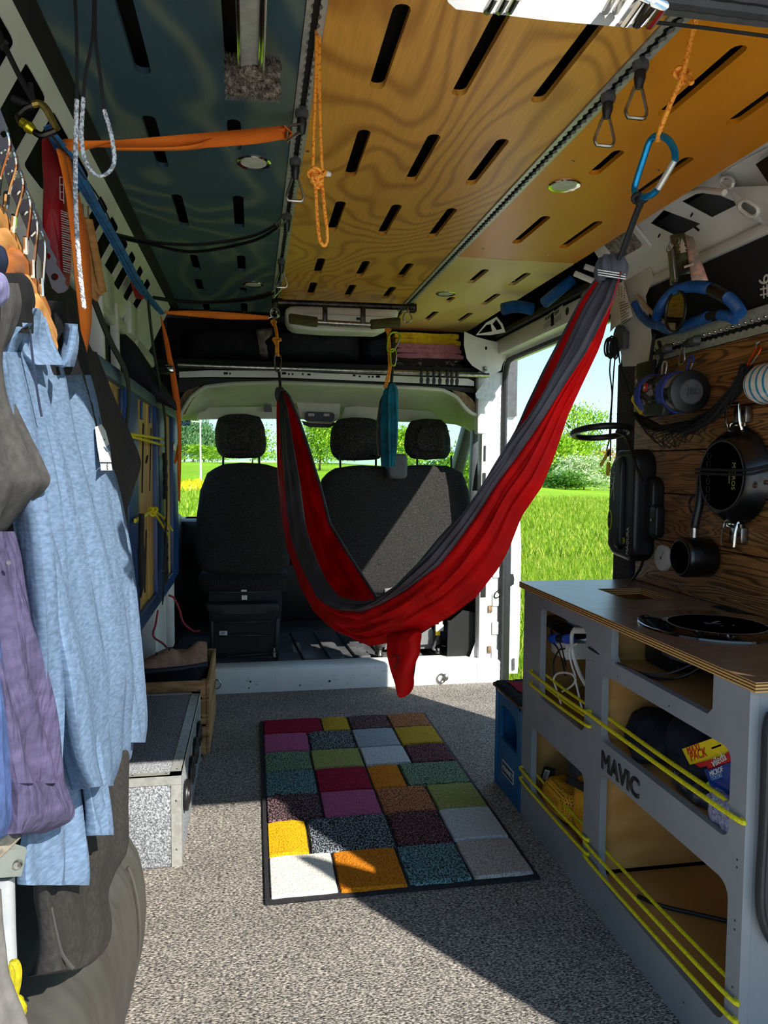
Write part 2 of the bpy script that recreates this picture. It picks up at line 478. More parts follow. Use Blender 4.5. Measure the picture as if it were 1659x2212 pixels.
def track(name, p0, p1, tv, nv, wd, label, cat, group=None):
    """airline rail: scalloped slot between two lips; tv = across, nv = out of the visible face"""
    p0 = Vector(p0); p1 = Vector(p1); tv = Vector(tv); nv = Vector(nv); L = (p1 - p0).length; sv = (p1 - p0).normalized()
    prof = []; n = int(L / .0254); s0 = (L - n * .0254) / 2
    for i in range(n):
        c = s0 + (i + .5) * .0254
        prof.append((c - .0127, .0055))
        for a in (150, 120, 90, 60, 30): prof.append((c + .0095 * cos(radians(a)), max(.0055, .0100 * sin(radians(a)))))
    prof.append((L - s0, .0055)); prof = [(0, .0055)] + prof + [(L, .0055)]
    t = thing(name, label, cat, p0, group)
    mb = MB()
    for sg in (-1, 1):
        vs = []; fs = []
        for (s_, h) in prof:
            b = p0 + sv * s_
            vs += [b + tv * sg * h, b + tv * sg * wd, b + tv * sg * h - nv * .007, b + tv * sg * wd - nv * .014]
        for i in range(len(prof) - 1):
            k = i * 4
            fs += [(k, k + 1, k + 5, k + 4), (k + 2, k, k + 4, k + 6), (k + 1, k + 3, k + 7, k + 5)]
        mb.add(vs, fs)
    obj('lip', mb, 'aluminium', t)
    mb = MB(); mb.bar(p0 - nv * .012, p1 - nv * .012, .03, .003, 0, nv); obj('channel', mb, 'black', t)
    return t
track('ceiling_rail', (.1015, .95, ZC - .004), (.1015, 3.62, ZC - .004), (1, 0, 0), (0, 0, -1), .0165, 'grey perforated lashing rail between the blue and the honey ceiling boards', 'rail')
track('ceiling_rail', (.679, .95, ZC - .004), (.679, 3.45, ZC - .004), (1, 0, 0), (0, 0, -1), .0175, 'bright perforated lashing rail between the honey and the orange ceiling boards', 'rail')

# right wall: skin, planked board, felt pillar, dark upper panel, cant rail with windows
wr = obj('wall_right', MB().span((XR, .72, -.3), (1.36, 2.43, 1.955)), 'insulation panel', kind='structure')
burnt = mat_burnt('flamed plank', '9a6a3a', '5a3a1e')
zz = [.757, .905, 1.05, 1.18, 1.29, 1.461]
yl = [2.262, 2.275, 2.285, 2.29, 2.30, 2.305]
for i in range(5):
    mb = MB(); mb.box(((XR + 1.246) / 2 - .001 * (i % 2), (1.0 + yl[i]) / 2, (zz[i] + zz[i + 1]) / 2), (.019, yl[i] - 1.0, zz[i + 1] - zz[i] - .003), .002)
    obj('plank', mb, burnt, wr)
felt = mat_speckle('grey felt', [(.35, '232325'), (.5, '3c3c3f'), (.65, '5a5a5e')], 300, bump=.4)
obj('felt_lining', MB().span((1.25, 2.30, .5), (XR + .01, 2.425, 1.485), .004), felt, wr)
obj('felt_lining', MB().span((1.252, 2.20, 1.40), (XR, 2.31, 1.478), .002), felt, wr)
track('wall_rail', (1.2455, 1.0, 1.488), (1.2455, 2.215, 1.488), (0, 0, 1), (-1, 0, 0), .021, 'pale perforated lashing rail along the top of the plank wall', 'rail')
mb = MB(); mb.span((1.246, 1.0, 1.508), (XR, 2.215, 1.530), .002); mb.span((1.246, 1.0, 1.462), (XR, 2.215, 1.468), .001); obj('rail_flange', mb, 'aluminium', wr)
mb = MB()
for k in range(46): mb.lathe([(.0045, 0), (.0032, .003), (0, .0042)], (1.2455, 1.03 + .0254 * k, 1.500), (-1, 0, 0), 8)
obj('rail_glint', mb, 'chrome', wr)['kind'] = 'stuff'  # chrome domes added in place of highlights along the scalloped rail edges
# white metal ribs of the upper right wall, sloping in to the ceiling
def RW(a, b, w_=0):
    """a = along y, b = up the slope (0 at z 1.72, 1 at the ceiling)"""
    return Vector((1.262 - .125 * b ** 1.4 + w_, a, 1.735 + .165 * b))
slope = [(1.0, 0), (2.44, 0), (2.44, 1), (1.0, 1)]
def sq_(us):
    o = []
    for (u, v) in us:
        P_ = U(u, v, 'x', 1.20); o.append((P_.y, (P_.z - 1.735) / .165))
    return o
hl = [sq_(x) for x in ([(1420, 483), (1455, 455), (1495, 482), (1447, 510)], [(1492, 436), (1540, 410), (1577, 438), (1520, 468)])]
mb = MB(); ol = [(1.0 + .09 * i, 0) for i in range(17)] + [(2.44 - .09 * i, 1) for i in range(17)]
mb.plate(ol, [h for h in hl], .003, RW)
cr = obj('trim_1', mb, 'white metal', kind='structure')
mat('inner skin', '6e6f70', .5, 0., '5f6061', 4)
mb = MB(); mb.span((1.2635, 1.0, 1.76), (1.268, 2.44, 1.95)); obj('inner_skin', mb, 'inner skin', cr)
mb = MB(); mb.bar((1.258, 1.0, 1.722), (1.258, 2.30, 1.722), .02, .03, .006); obj('lower_flange', mb, 'white metal', cr)
def onx(u, v, x=1.19): return U(u, v, 'x', x)
# big box-section rib near the camera with two oval holes
def rib(u0, u1, nm):
    pass
mb = MB()
ru = [(1556, 378), (1597, 350), (1659, 318), (1720, 400), (1720, 520), (1659, 490), (1600, 462)]
ov1 = stadium((1562, 388), (1580, 400), 9, 6); ov2 = stadium((1603, 440), (1632, 460), 10, 6)
mb.plate([(p[0], p[1]) for p in ru], [ov1, ov2], .03, lambda a, b, w_: U(a, b, 'x', 1.165 + w_ + .0006 * max(0, b - 400)))
obj('rib', mb, 'white metal', cr)
for st in (ov1, ov2):
    mb = MB(); mb.tube([U(a + (a - sum(p[0] for p in st) / len(st)) * .25, b + (b - sum(p[1] for p in st) / len(st)) * .25, 'x', 1.163 + .0006 * max(0, b - 400)) for a, b in st], .0045, 6, True); obj('hole_rim', mb, 'white metal', cr)
mb = MB(); mb.plate([(1632, 355), (1680, 322), (1690, 370), (1659, 395)], [], .002, lambda a, b, w_: U(a, b, 'x', 1.158 + w_)); obj('dark_opening', mb, 'black', cr)
mb = MB(); mb.tube([onx(1480, 415, 1.15), onx(1520, 410, 1.15), onx(1565, 416, 1.15)], .008, 8); obj('pipe', mb, 'white plastic', cr)
for q in ((1424, 509), (1494, 464)):
    c = onx(*q, 1.188); mb = MB(); mb.lathe([(.007, 0), (.005, .001)], c, (-1, 0, .3), 10); obj('small_hole', mb, 'black', cr)
mb = MB(); mb.bar(onx(1500, 490, 1.21), onx(1510, 498, 1.215), .006, .002, 0, (-1, 0, 0)); obj('small_hole', mb, 'black', cr)
# interior lamp in the slope
t = thing('interior_lamp', 'rectangular clear cabin lamp set in the white metal beside the hammock top', 'lamp', RW(2.27, .6))
def lp(a, b, w_): return RW(a, b, -.004 - .012 + w_ * 1.)
mb = MB(); mb.plate(rrect(2.155, .42, 2.385, 1.06, .05, 3), [rrect(2.18, .50, 2.36, .98, .03, 3)], .012, lp); lf_ = obj('frame', mb, 'white plastic', t)
mat('lamp lens', 'a59a90', .15, 0., '6d645c', 60, spec=.8)
mb = MB(); mb.plate(rrect(2.18, .50, 2.36, .98, .03, 3), [], .004, lambda a, b, w_: RW(a, b, -.012 + w_)); obj('lens', mb, 'lamp lens', lf_)
# white pillar behind the side door, curving into the slope
mb = MB()
def pil(a, b):
    y = 2.20 + .25 * a; z = 1.47 + .30 * b
    return Vector((1.262 - .012 * sin(pi * a) - .05 * max(0, b - .6), y, z))
olp = [(1320, 610), (1400, 560), (1412, 600), (1395, 640), (1405, 700), (1410, 745), (1402, 790), (1345, 792), (1335, 720), (1322, 690)]
mb.plate(olp, [], .02, lambda a, b, w_: U(a, b, 'x', 1.245 + w_)); mb.plate([(1368, 640), (1380, 632), (1392, 680), (1398, 722), (1388, 724), (1372, 690)], [], .003, lambda a, b, w_: U(a, b, 'x', 1.241 + w_))
obj('pillar_skin', mb, 'white metal', wr)
# side door frame, opening y 2.45..3.70
mb = MB(); mb.span((1.27, 2.43, 1.68), (1.36, 3.74, 1.78), .012); mb.span((1.22, 2.43, 1.695), (1.29, 3.70, 1.775), .014)
hd = obj('trim_2', mb, 'white metal', kind='structure')
mb = MB()
for q in [(918, 593 + 160), (1005, 730), (1051, 747 - 40), (1165, 712 - 40), (1225, 672)]:
    P_ = U(q[0], q[1], 'x', 1.219); mb.lathe([(.016, 0), (.012, -.001)], P_, (-1, 0, 0), 12)
obj('round_hole', mb, 'black', hd)['kind'] = 'stuff'
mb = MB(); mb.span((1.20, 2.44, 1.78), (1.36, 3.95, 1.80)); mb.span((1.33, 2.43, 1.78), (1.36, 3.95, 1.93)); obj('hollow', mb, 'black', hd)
# brackets and tubes in the dark gap between ceiling and header
mb = MB(); P1 = U(980, 725, 'x', 1.16)
ol = [(1036, 720), (1050, 690), (1075, 685), (1092, 716), (1060, 722)]
ol = [(900, 0)]
mb.plate([(1028, 724), (1050, 697), (1073, 684), (1086, 700), (1092, 718), (1060, 724)], [[(1033, 721), (1051, 702), (1060, 700), (1063, 716)], [(1064, 700), (1072, 690), (1082, 704), (1084, 711), (1073, 713)]], .012, lambda a, b, w_: U(a, b, 'y', 3.3 + w_)); obj('bracket', mb, 'white metal', hd)
for a, b in (((1262, 575), (1310, 592)), ((1240, 590), (1300, 615))):
    mb = MB(); mb.bar(U(*a, 'y', 2.52), U(*b, 'y', 2.50), .022, .016, .003); obj('bracket', mb, 'white metal', hd)
for nm, pts, lab in (('hose', [(1175, 655), (1205, 630), (1235, 605)], 'straight blue hose end in the dark gap above the side door, nearer the hammock'), ('hose', [(1085, 668), (1115, 662), (1150, 668)], 'ribbed blue hose piece lying far back in the gap above the side door')):
    if 'ribbed' in lab:
        t = smooth_path([U(u, v, 'y', 3.0) for u, v in pts], 60); mb = MB(); mb.tube(t, [.026 if i % 2 else .023 for i in range(60)], 10)
    else:
        mb = MB(); mb.tube([U(u, v, 'y', 2.72) for u, v in pts], .022, 10)
    tag(obj(nm, mb, mat('blue hose', '1c5ea6', .45, 0., '164a86', 30)), lab, 'hose')
# stickers on the header
for (u, v, lab) in ((1186, 694, 0), (1205, 683, 1)):
    P_ = U(u, v, 'x', 1.2185); mb = MB(); mb.bar(P_ + Vector((0, .07, -.006)), P_ + Vector((0, -.05, .006)), .06, .0008, 0, (-1, 0, 0)); st = obj('sticker', mb, 'white plastic', hd)
    text('print', 'SERV' if lab else 'PLAN', .022, 'black', P_ + Vector((-.0015, .01, .016)), (0, -1, .1), (0, .1, 1), hd)
    mb = MB()
    for k in range(3): mb.bar(P_ + Vector((-.001, .055, -.006 - .008 * k)), P_ + Vector((-.001, -.035, .002 - .008 * k)), .002, .0006, 0, (-1, 0, 0))
    obj('print', mb, 'black', hd)
# sealing strip round the door opening
def seal(name, pts, r_, parent=None, kind='structure'):
    mb = MB(); mb.tube(pts, [r_ * (1.0 if i % 2 else .9) for i in range(len(pts))], 8); return obj(name, mb, 'rubber', parent, kind)
ys_ = [Vector((1.285, 3.70, .0 + 1.6 * i / 90)) for i in range(91)] + smooth_path([(1.285, 3.70, 1.6), (1.285, 3.66, 1.665), (1.285, 3.58, 1.678)], 10)[1:] + [Vector((1.285, 3.58 - 1.06 * i / 60, 1.678 - .004 * i / 60)) for i in range(1, 61)] + smooth_path([(1.285, 2.52, 1.674), (1.285, 2.46, 1.64), (1.285, 2.44, 1.56)], 8)[1:] + [Vector((1.285, 2.44, 1.56 - 1.5 * i / 60)) for i in range(1, 61)]
seal('trim_3', ys_, .015)
# front pillar of the side door (B pillar)
bp_ = obj('trim_4', MB().span((1.165, 3.705, -.05), (1.285, 3.78, 1.62), .012), 'white paint', kind='structure')
mb = MB(); mb.span((1.14, 3.70, 1.30), (1.20, 3.76, 1.62), .01); mb.span((1.15, 3.684, -.02), (1.285, 3.72, .12), .015)
for k in range(7): mb.span((1.235, 3.698, .1 + .15 * k), (1.285, 3.71, .17 + .15 * k), .006)
obj('pressing', mb, 'white paint', bp_)
mb = MB(); mb.span((1.175, 3.702, .95), (1.19, 3.708, 1.10)); mb.span((1.178, 3.702, 1.16), (1.188, 3.708, 1.24)); mb.span((1.175, 3.702, .45), (1.20, 3.71, .52)); obj('slot', mb, 'black', bp_)
mat('bare foam', '9a7d60', .9, 0., '6d5540', 40)
for z in (.37, .155):
    mb = MB(); mb.span((1.215, 3.698, z), (1.235, 3.706, z + .035)); obj('foam_patch', mb, 'bare foam', bp_)
P_ = U(1076, 1283, 'y', 3.695); mb = MB(); mb.tube([P_ + Vector((.02 * cos(a / 2), 0, .018 * sin(a / 2) + .01 * cos(a / 2))) for a in range(13)], .003, 6, True); mb.tube([P_ + Vector((.015, 0, .012)), P_ + Vector((.03, .005, .02))], .004, 6)
tag(obj('tie_ring', mb, 'dark steel'), 'small dark tie ring on the white pillar beside the side door seal', 'ring')
# open front passenger door edge seen beyond the seal
ol = [(1102, 768), (1112, 850), (1118, 960), (1122, 1090), (1126, 1180), (1124, 1300), (1122, 1400), (1118, 1455), (1096, 1455), (1096, 760)]
mb = MB(); mb.plate(ol, [], .05, lambda a, b, w_: U(a, b, 'y', 3.80 + w_)); dr_ = obj('door_1', mb, 'white paint', kind='structure')
mb = MB(); mb.pillow([(1100, 1240), (1109, 1240), (1111, 1250), (1110, 1262), (1104, 1266), (1100, 1264)], lambda a, b, w_: U(a, b, 'y', 3.793 + w_), .01, .003); obj('latch_recess', mb, 'black plastic', dr_)
mb = MB()
for (a, b, c, d) in ((1107, 823, 1111, 860), (1107, 1422, 1112, 1448)):
    mb.plate(rrect(a, b, c, d, 1.5, 2), [], .006, lambda x, y, w_: U(x, y, 'y', 3.793 + w_))
obj('hinge_plate', mb, 'grey plastic', dr_)

# left wall
wl = obj('wall_left', MB().span((XL - .06, .72, -.3), (XL, 3.72, 1.955)), 'insulation panel', kind='structure')
def LW(a, b, w_=0): return Vector((-.47 + .105 * b ** 1.3 - w_, a, 1.63 + .22 * b))
def sl_(us):
    o = []
    for (u, v) in us:
        P_ = U(u, v, 'x', -.395); o.append((P_.y, (P_.z - 1.63) / .22))
    return o
holes = []
ol = [(.95 + .1 * i, 0) for i in range(27)] + [(3.55 - .1 * i, 1) for i in range(27)]
y = 1.02
wins = [(1.02, 1.16), (1.21, 1.36), (1.42, 1.55), (1.60, 1.74), (1.80, 1.93), (2.06, 2.17), (2.22, 2.33), (2.38, 2.50), (2.56, 2.66), (2.74, 2.83), (2.92, 3.02)]
for a, b in wins: holes.append(rrect(a, .36, b, .86, .02, 2))
mb = MB(); mb.plate(ol, holes, .003, LW); cl = obj('trim_5', mb, 'white metal', kind='structure')
mb = MB(); mb.bar((-.46, .95, 1.625), (-.46, 3.6, 1.60), .03, .05, .008); obj('lower_flange', mb, 'white metal', cl)
mb = MB(); mb.span((-.372, .95, 1.845), (-.333, 3.62, 1.86)); obj('edge_strip', mb, 'black', cl)
for (y0, z0, y1, z1) in ((1.62, 1.62, 1.66, 1.2), (2.27, 1.63, 2.31, 1.3), (2.62, 1.66, 2.64, 1.38), (3.05, 1.62, 3.0, 1.4)):
    mb = MB(); mb.bar((-.452, y0, z0), (-.452, y1, z1), .06 if y0 < 2.5 else .03, .03, .008); obj('rib', mb, 'white metal', cl)
for (y0, y1) in ((1.88, 2.02), (2.30, 2.52), (2.85, 3.0)):
    mb = MB(); mb.span((-.46, y0, 1.60), (-.432, y1, 1.72), .006); obj('pressing', mb, 'white metal', cl)
for (u, v, s) in ((253, 668, '3'), (282, 698, '2.1'), (304, 722, '2')):
    P_ = U(u, v, 'x', XL + .0015); text('marking', s, .05, 'white plastic', P_, (0, -1, 0), (0, 0, 1), wl)
mb = MB(); mb.pillow(rrect(-.06, -.014, .06, .014, .012, 3), lambda a, b, w_: U(287, 620, 'x', -.40) + Vector((w_, a, b - a * .3)), .03, .008); 
t = thing('marker_lamp', 'small red and black lamp on the white rib under the blue strap', 'lamp', U(287, 620, 'x', -.40))
mat('red plastic', 'b02018', .35, 0., '8a160f', 20)
obj('lens', mb, 'red plastic', t)
mb = MB(); mb.pillow(rrect(-.035, -.016, .04, .016, .012, 3), lambda a, b, w_: U(283, 605, 'x', -.40) + Vector((w_ - .004, a + .07, b - a * .3 - .01)), .036, .008); obj('housing', mb, 'black plastic', t)
# grey lower pressing near the seat
mb = MB(); mb.span((-.47, 3.25, .0), (-.405, 3.62, .62), .012); mb.span((-.45, 3.64, .25), (-.375, 3.70, .58), .012); obj('trim_6', mb, 'white metal', kind='structure')

# rear frame: header with lock plate, right and left posts, open right rear door
mb = MB(); mb.span((-.6, .76, 1.652), (1.36, .84, 1.96), .01); hdr = obj('trim_7', mb, 'grey plastic', kind='structure')
seal('trim_8', [Vector((-.5 + 1.8 * i / 120, .80, 1.648)) for i in range(121)], .009)
mb = MB(); mb.span((1.245, .74, -.3), (1.36, .84, 1.7), .01); obj('trim_9', mb, 'white paint', kind='structure')
mb = MB(); mb.span((-.6, .74, -.3), (-.5, .84, 1.7), .01); obj('trim_10', mb, 'white paint', kind='structure')
mb = MB(); mb.plate([(.43, -.5), (.43, 1.61), (.535, 1.42), (.625, 1.22), (.69, 1.62), (.76, 1.62), (.76, -.5)], [], .04, lambda a, b, w_: Vector((1.245 + w_, a, b))); obj('door_2', mb, 'white paint', kind='structure')
t = thing('lock_plate', 'white lock plate with shiny striker loops under the rear header', 'lock', U(1190, 30, 'y', .74))
def HP(u, v, y=.79): return U(u, v, 'y', y)
mb = MB(); mb.plate([(955, -40), (968, 5), (985, 20), (1180, 44), (1360, 60), (1388, 58), (1400, 40), (1395, -40)], [], .06, lambda a, b, w_: U(a, b, 'y', .738 + w_ * .35)); obj('plate', mb, mat('lock enamel', '86827e', .35), t)
for q in ((1375, 52, 1412, 8), (1346, 50, 1385, -5)):
    mb = MB(); mb.tube([HP(q[0], q[1], .735), HP(q[2], q[3], .70), HP(q[2] + 22, q[3] + 4, .70), HP(q[0] + 28, q[1] + 2, .735)], .005, 8); obj('striker', mb, 'chrome', t)
for q in (1052, 1078, 1100, 1308, 1330):
    mb = MB(); mb.tube([HP(q, 24, .735), HP(q + 18, -8, .70), HP(q + 26, -8, .70)], .004, 8); obj('striker', mb, 'chrome', t)
mb = MB(); mb.tube([HP(1395, 46, .85), HP(1520, 60, .85), HP(1670, 80, .85), Vector((1.245, .85, 1.585))], .0022, 6); tag(obj('release_cable', mb, 'black'), 'thin black cable stretched under the rear header at upper right', 'cable')

# roof outside and lower body so that no light leaks
mb = MB(); mb.span((-.6, .76, 1.955), (1.40, 4.55, 2.02)); mb.span((-.6, .72, -.34), (1.40, 3.7, -.045)); obj('wall_roof', mb, 'white paint', kind='structure')
# ---------------------------------------------------------------- cab
obj('door_3', MB().span((1.375, .95, -.25), (1.45, 2.60, 1.72), .02), 'white paint', kind='structure')   # sliding door pushed back along the outside
st = obj('trim_11', MB().span((-.30, YS, -.04), (1.28, YS + .03, .122), .012), 'white paint', kind='structure')   # step to the cab
mb = MB(); mb.span((-.30, YS + .01, .105), (1.28, YS + .12, .125), .006); obj('ledge', mb, 'white paint', st)
mb = MB()
for (u, v, r_) in ((541, 1472, .005), (712, 1471, .006), (538, 1486, .004), (648, 1480, .004)): mb.lathe([(r_, -.002), (0, -.003)], U(u, v, 'y', YS), (0, 1, 0), 10)
obj('bolt', mb, 'dark steel', st)['kind'] = 'stuff'
mat('scratch', '8b8d90', .6)
mb = MB()
for k in range(26):
    x = R.uniform(-.1, .75); z = R.uniform(.02, .10); d = R.uniform(.004, .03)
    mb.bar((x, YS - .0004, z), (x + (d if k % 3 else .002), YS - .0004, z + (R.uniform(-.002, .002) if k % 3 else d)), .0012, .0006, 0, (0, 1, 0))
obj('scratches', mb, 'scratch', st)['kind'] = 'stuff'
P_ = U(957, 1465, 'y', YS - .004); mb = MB(); mb.tube([P_ + Vector((.022 * cos(a * .42) - .008, -.002, .024 * sin(a * .42))) for a in range(15)], .0035, 6, True); mb.tube([P_ + Vector((-.012, -.002, -.02)), P_ + Vector((.012, -.004, .025))], .004, 6); mb.lathe([(.016, 0), (.013, .004), (.005, .006)], P_ + Vector((.014, .002, 0)), (0, -1, 0), 14)
tag(obj('lashing_ring', mb, 'steel'), 'lashing ring on the white step right of the hammock tail', 'ring')
P_ = U(468, 1478, 'y', YS - .004); mb = MB(); mb.tube([P_ + Vector((.02 * cos(a * .42), -.002, .022 * sin(a * .42))) for a in range(15)], .003, 6, True); tag(obj('lashing_ring', mb, 'steel'), 'lashing ring half hidden behind the wooden crate', 'ring')

cabf = obj('floor_cab', MB().span((-.5, YS + .12, .08), (1.32, 5.0, .105)), mat('cab mat', '55565a', .5, 0., '424346', 14, bump=.3, bs=90), kind='structure')
mb = MB()
for k in range(6): mb.bar((.30 + .14 * k, 3.86, .112), (.26 + .14 * k, 4.5, .112), .08, .02, .006)
mb.bar((-.18, 3.80, .112), (.06, 3.80, .112), .04, .02, .008)
obj('mat_rib', mb, 'cab mat', cabf)
# body round the cab: left and right sides, dash, roof
mb = MB(); mb.span((-.56, 3.72, -.2), (-.50, 5.2, .98)); mb.span((-.56, 4.9, .0), (1.40, 5.25, .78), .05); mb.span((-.5, 4.66, .50), (1.33, 5.25, .78), .06); mb.span((-.5, 4.60, .60), (.2, 4.75, .80), .04); obj('wall_front', mb, 'black plastic', kind='structure')
mb = MB(); mb.span((-.50, 3.73, .1), (-.40, 3.82, .95), .02); mb.span((-.48, 3.80, .1), (-.42, 4.6, .84), .02); obj('door_4', mb, 'black plastic', kind='structure')
mb = MB(); mb.span((1.30, 3.78, -.2), (1.37, 4.95, .86), .02); mb.span((1.26, 3.80, .12), (1.31, 4.9, .80), .02); obj('door_5', mb, 'black plastic', kind='structure')
mb = MB(); mb.bar((-.53, 4.42, 1.42), (-.62, 5.25, .8), .09, .10, .02); mb.bar((1.32, 4.40, 1.44), (1.38, 5.25, .8), .08, .10, .02); mb.span((-.56, 3.72, 1.36), (-.50, 4.5, 2.0)); mb.span((1.30, 3.78, 1.40), (1.38, 4.5, 2.0)); mb.span((-.56, 4.38, 1.43), (1.40, 4.48, 2.0)); mb.bar((1.31, 4.34, .80), (1.31, 4.28, 1.42), .05, .06, .012); mb.bar((1.31, 3.86, .80), (1.30, 3.86, 1.42), .05, .05, .012); obj('trim_12', mb, 'grey plastic', kind='structure')
glass = mat_glass('window glass')
mb = MB(); mb.bar((.41, 4.47, 1.46), (.41, 5.22, .82), 1.88, .006); obj('window_1', mb, glass, kind='structure')
mb = MB(); mb.span((1.325, 3.88, .83), (1.331, 4.28, 1.42)); mb.plate([(4.33, .85), (4.36, 1.40), (4.80, .87)], [], .006, lambda a, b, w_: Vector((1.325 + w_, a, b))); obj('window_2', mb, glass, kind='structure')

# overhead trim of the cab (pale, curved)
mat('cab trim', 'c4c4b2', .7, 0., 'b8b8a6', 8)
top = [(383, 912), (392, 890), (412, 858), (440, 836), (500, 829), (600, 826), (760, 832), (900, 838), (955, 842), (985, 856), (1002, 878), (1016, 892), (1042, 900)]
bot = [(392, 909), (400, 907), (420, 906), (450, 905), (510, 904), (600, 904), (760, 907), (890, 911), (950, 913), (985, 916), (1005, 924), (1022, 936), (1048, 950)]
T = resample([U(u, v, 'y', 3.72) for u, v in top], 60); B = resample([U(u, v, 'y', 4.36) for u, v in bot], 60)
def hlf(a, b):
    i = a * 59; k = min(int(i), 58); f = i - k
    p = T[k].lerp(T[k + 1], f); q = B[k].lerp(B[k + 1], f); P_ = p.lerp(q, b); P_.z += .035 * sin(pi * b) * (1 if .1 < a < .9 else .4)
    return P_
mb = MB(); mb.grid(hlf, 60, 10); hln = obj('trim_13', mb, 'cab trim', kind='structure', solid=.006)
mb = MB(); mb.tube(T + [U(1053, 915, 'y', 3.72), U(1056, 945, 'y', 3.72), U(1055, 1000, 'y', 3.73), U(1054, 1070, 'y', 3.74)], .010, 8); obj('rim', mb, 'cab trim', hln)
mb = MB(); mb.plate([(425, 906), (430, 888), (450, 880), (600, 878), (645, 882), (650, 904)], [], .012, lambda a, b, w_: U(a, b, 'y', 4.16 + w_)); tag(obj('sun_visor', mb, 'cab trim'), 'pale folded sun visor over the driver seat', 'visor')
mb = MB(); mb.plate([(738, 904), (745, 880), (770, 877), (930, 888), (942, 896), (940, 909)], [], .012, lambda a, b, w_: U(a, b, 'y', 4.16 + w_)); tag(obj('sun_visor', mb, 'cab trim'), 'pale folded sun visor over the passenger seats', 'visor')
mb = MB(); mb.plate([(572, 874), (585, 874), (588, 890), (570, 890)], [], .02, lambda a, b, w_: U(a, b, 'y', 4.13 + w_)); obj('visor_clip', mb, 'grey plastic', hln)
t = thing('overhead_console', 'grey overhead console with two reading lamps above the windscreen', 'console', U(690, 910, 'y', 4.2))
mb = MB(); mb.plate([(640, 868), (735, 872), (733, 905), (715, 916), (668, 914), (648, 900)], [], .10, lambda a, b, w_: U(a, b, 'y', 4.14 + w_)); obj('housing', mb, 'cab trim', t)
mb = MB(); mb.pillow([(659, 892), (664, 889), (718, 891), (723, 895), (722, 906), (716, 911), (664, 910), (659, 905)], lambda a, b, w_: U(a, b, 'y', 4.12 + w_), .03, .004); lu_ = obj('lamp_unit', mb, 'black plastic', t)
for u in (673, 706):
    mb = MB(); mb.plate(rrect(u - 7, 893, u + 6, 899, 1.5, 2), [], .003, lambda a, b, w_: U(a, b, 'y', 4.116 + w_)); obj('lens', mb, 'lamp lens', lu_)
mb = MB(); mb.pillow([(652, 909), (660, 911), (700, 914), (724, 912), (722, 918), (712, 924), (670, 923), (656, 918)], lambda a, b, w_: U(a, b, 'y', 4.22 + w_), .03, .006); tag(obj('rear_view_mirror', mb, 'black plastic'), 'black inside mirror hanging under the overhead console', 'mirror')
# speckled toy/ornament in the top left corner of the windscreen
mat('blue speckle', '6fb0d8', .5, 0., '0c1822', 140, lo=.5, hi=.55)
mb = MB(); mb.plate(rrect(391, 906, 411, 920, 2, 2), [], .004, lambda a, b, w_: U(a, b, 'y', 4.45 + w_)); tag(obj('windscreen_sticker', mb, 'blue speckle'), 'small dark blue speckled sticker at the top left of the windscreen', 'sticker')

# crossmember above the cab with pressed holes, shelf, brackets
hs = []
for q in [(487, 811, 5, 4), (612, 808, 4, 4), (672, 808, 3, 3), (765, 812, 3, 3), (818, 813, 5, 4), (498, 808, 2.5, 2.5)]:
    pass
def RM(a, b, w_): return U(a, b, 'y', 3.70 + w_)
hh = [rrect(483, 804, 492, 809, .6, 1), rrect(609, 804, 618, 809, .6, 1), rrect(664, 807, 671, 811, .6, 1), rrect(762, 809, 768, 813, .6, 1), rrect(812, 811, 821, 816, .6, 1), circ(497, 807, 2.2), circ(624, 808, 2.2), circ(632, 808, 2.2), circ(654, 808, 2.2), circ(777, 813, 2.2), circ(797, 814, 2.2), circ(805, 814, 2.2)]
mb = MB(); mb.plate([(387, 803), (452, 800), (620, 801), (700, 806), (860, 812), (1012, 818), (1024, 824), (1024, 834), (1008, 833), (860, 826), (720, 820), (620, 816), (450, 814), (387, 816)], hh, .03, RM); cm = obj('trim_14', mb, 'white metal', kind='structure')
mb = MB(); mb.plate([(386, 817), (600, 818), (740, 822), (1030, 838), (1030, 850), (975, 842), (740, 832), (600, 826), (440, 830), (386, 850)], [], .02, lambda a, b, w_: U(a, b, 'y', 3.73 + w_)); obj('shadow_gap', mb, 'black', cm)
mb = MB(); mb.span((-.47, 3.76, 1.57), (1.28, 3.80, 1.60)); mb.span((-.47, 4.36, 1.44), (1.3, 4.4, 1.95)); obj('wall_back', mb, 'black', kind='structure')
sh = obj('trim_15', MB().span((-.46, 3.72, 1.605), (1.2, 4.38, 1.64), .006), 'insulation panel', kind='structure')
mb = MB(); mb.pillow([(378, 900), (385, 870), (400, 845), (425, 833), (440, 838), (415, 865), (400, 895)], lambda a, b, w_: U(a, b, 'y', 3.74 + w_), .03, .008); mb.pillow([(975, 842), (1003, 848), (1020, 862), (1034, 884), (1030, 894), (1012, 888), (1000, 868), (988, 855)], lambda a, b, w_: U(a, b, 'y', 3.73 + w_), .03, .008); obj('insulation', mb, mat('tan felt', '8a765c', .95, 0., '6e5c46', 60), cm)
# white post curving up beside the blankets
mb = MB(); mb.plate([(1003, 716), (1030, 728), (1060, 736), (1092, 742), (1100, 760), (1086, 785), (1082, 800), (1060, 812), (1046, 806), (1020, 790), (1008, 775), (1002, 745)], [circ(1050, 752, 2.5, 10, 4)], .05, lambda a, b, w_: U(a, b, 'y', 3.63 + w_)); obj('pillar_head', mb, 'white metal', bp_)
mb = MB(); mb.plate([(1044, 828), (1066, 820), (1072, 868), (1048, 866), (1029, 860), (1027, 850)], [], .004, lambda a, b, w_: U(a, b, 'y', 3.64 + w_)); tag(obj('gusset_plate', mb, 'aluminium'), 'bare sheet metal gusset under the right end of the curtain pole', 'plate')
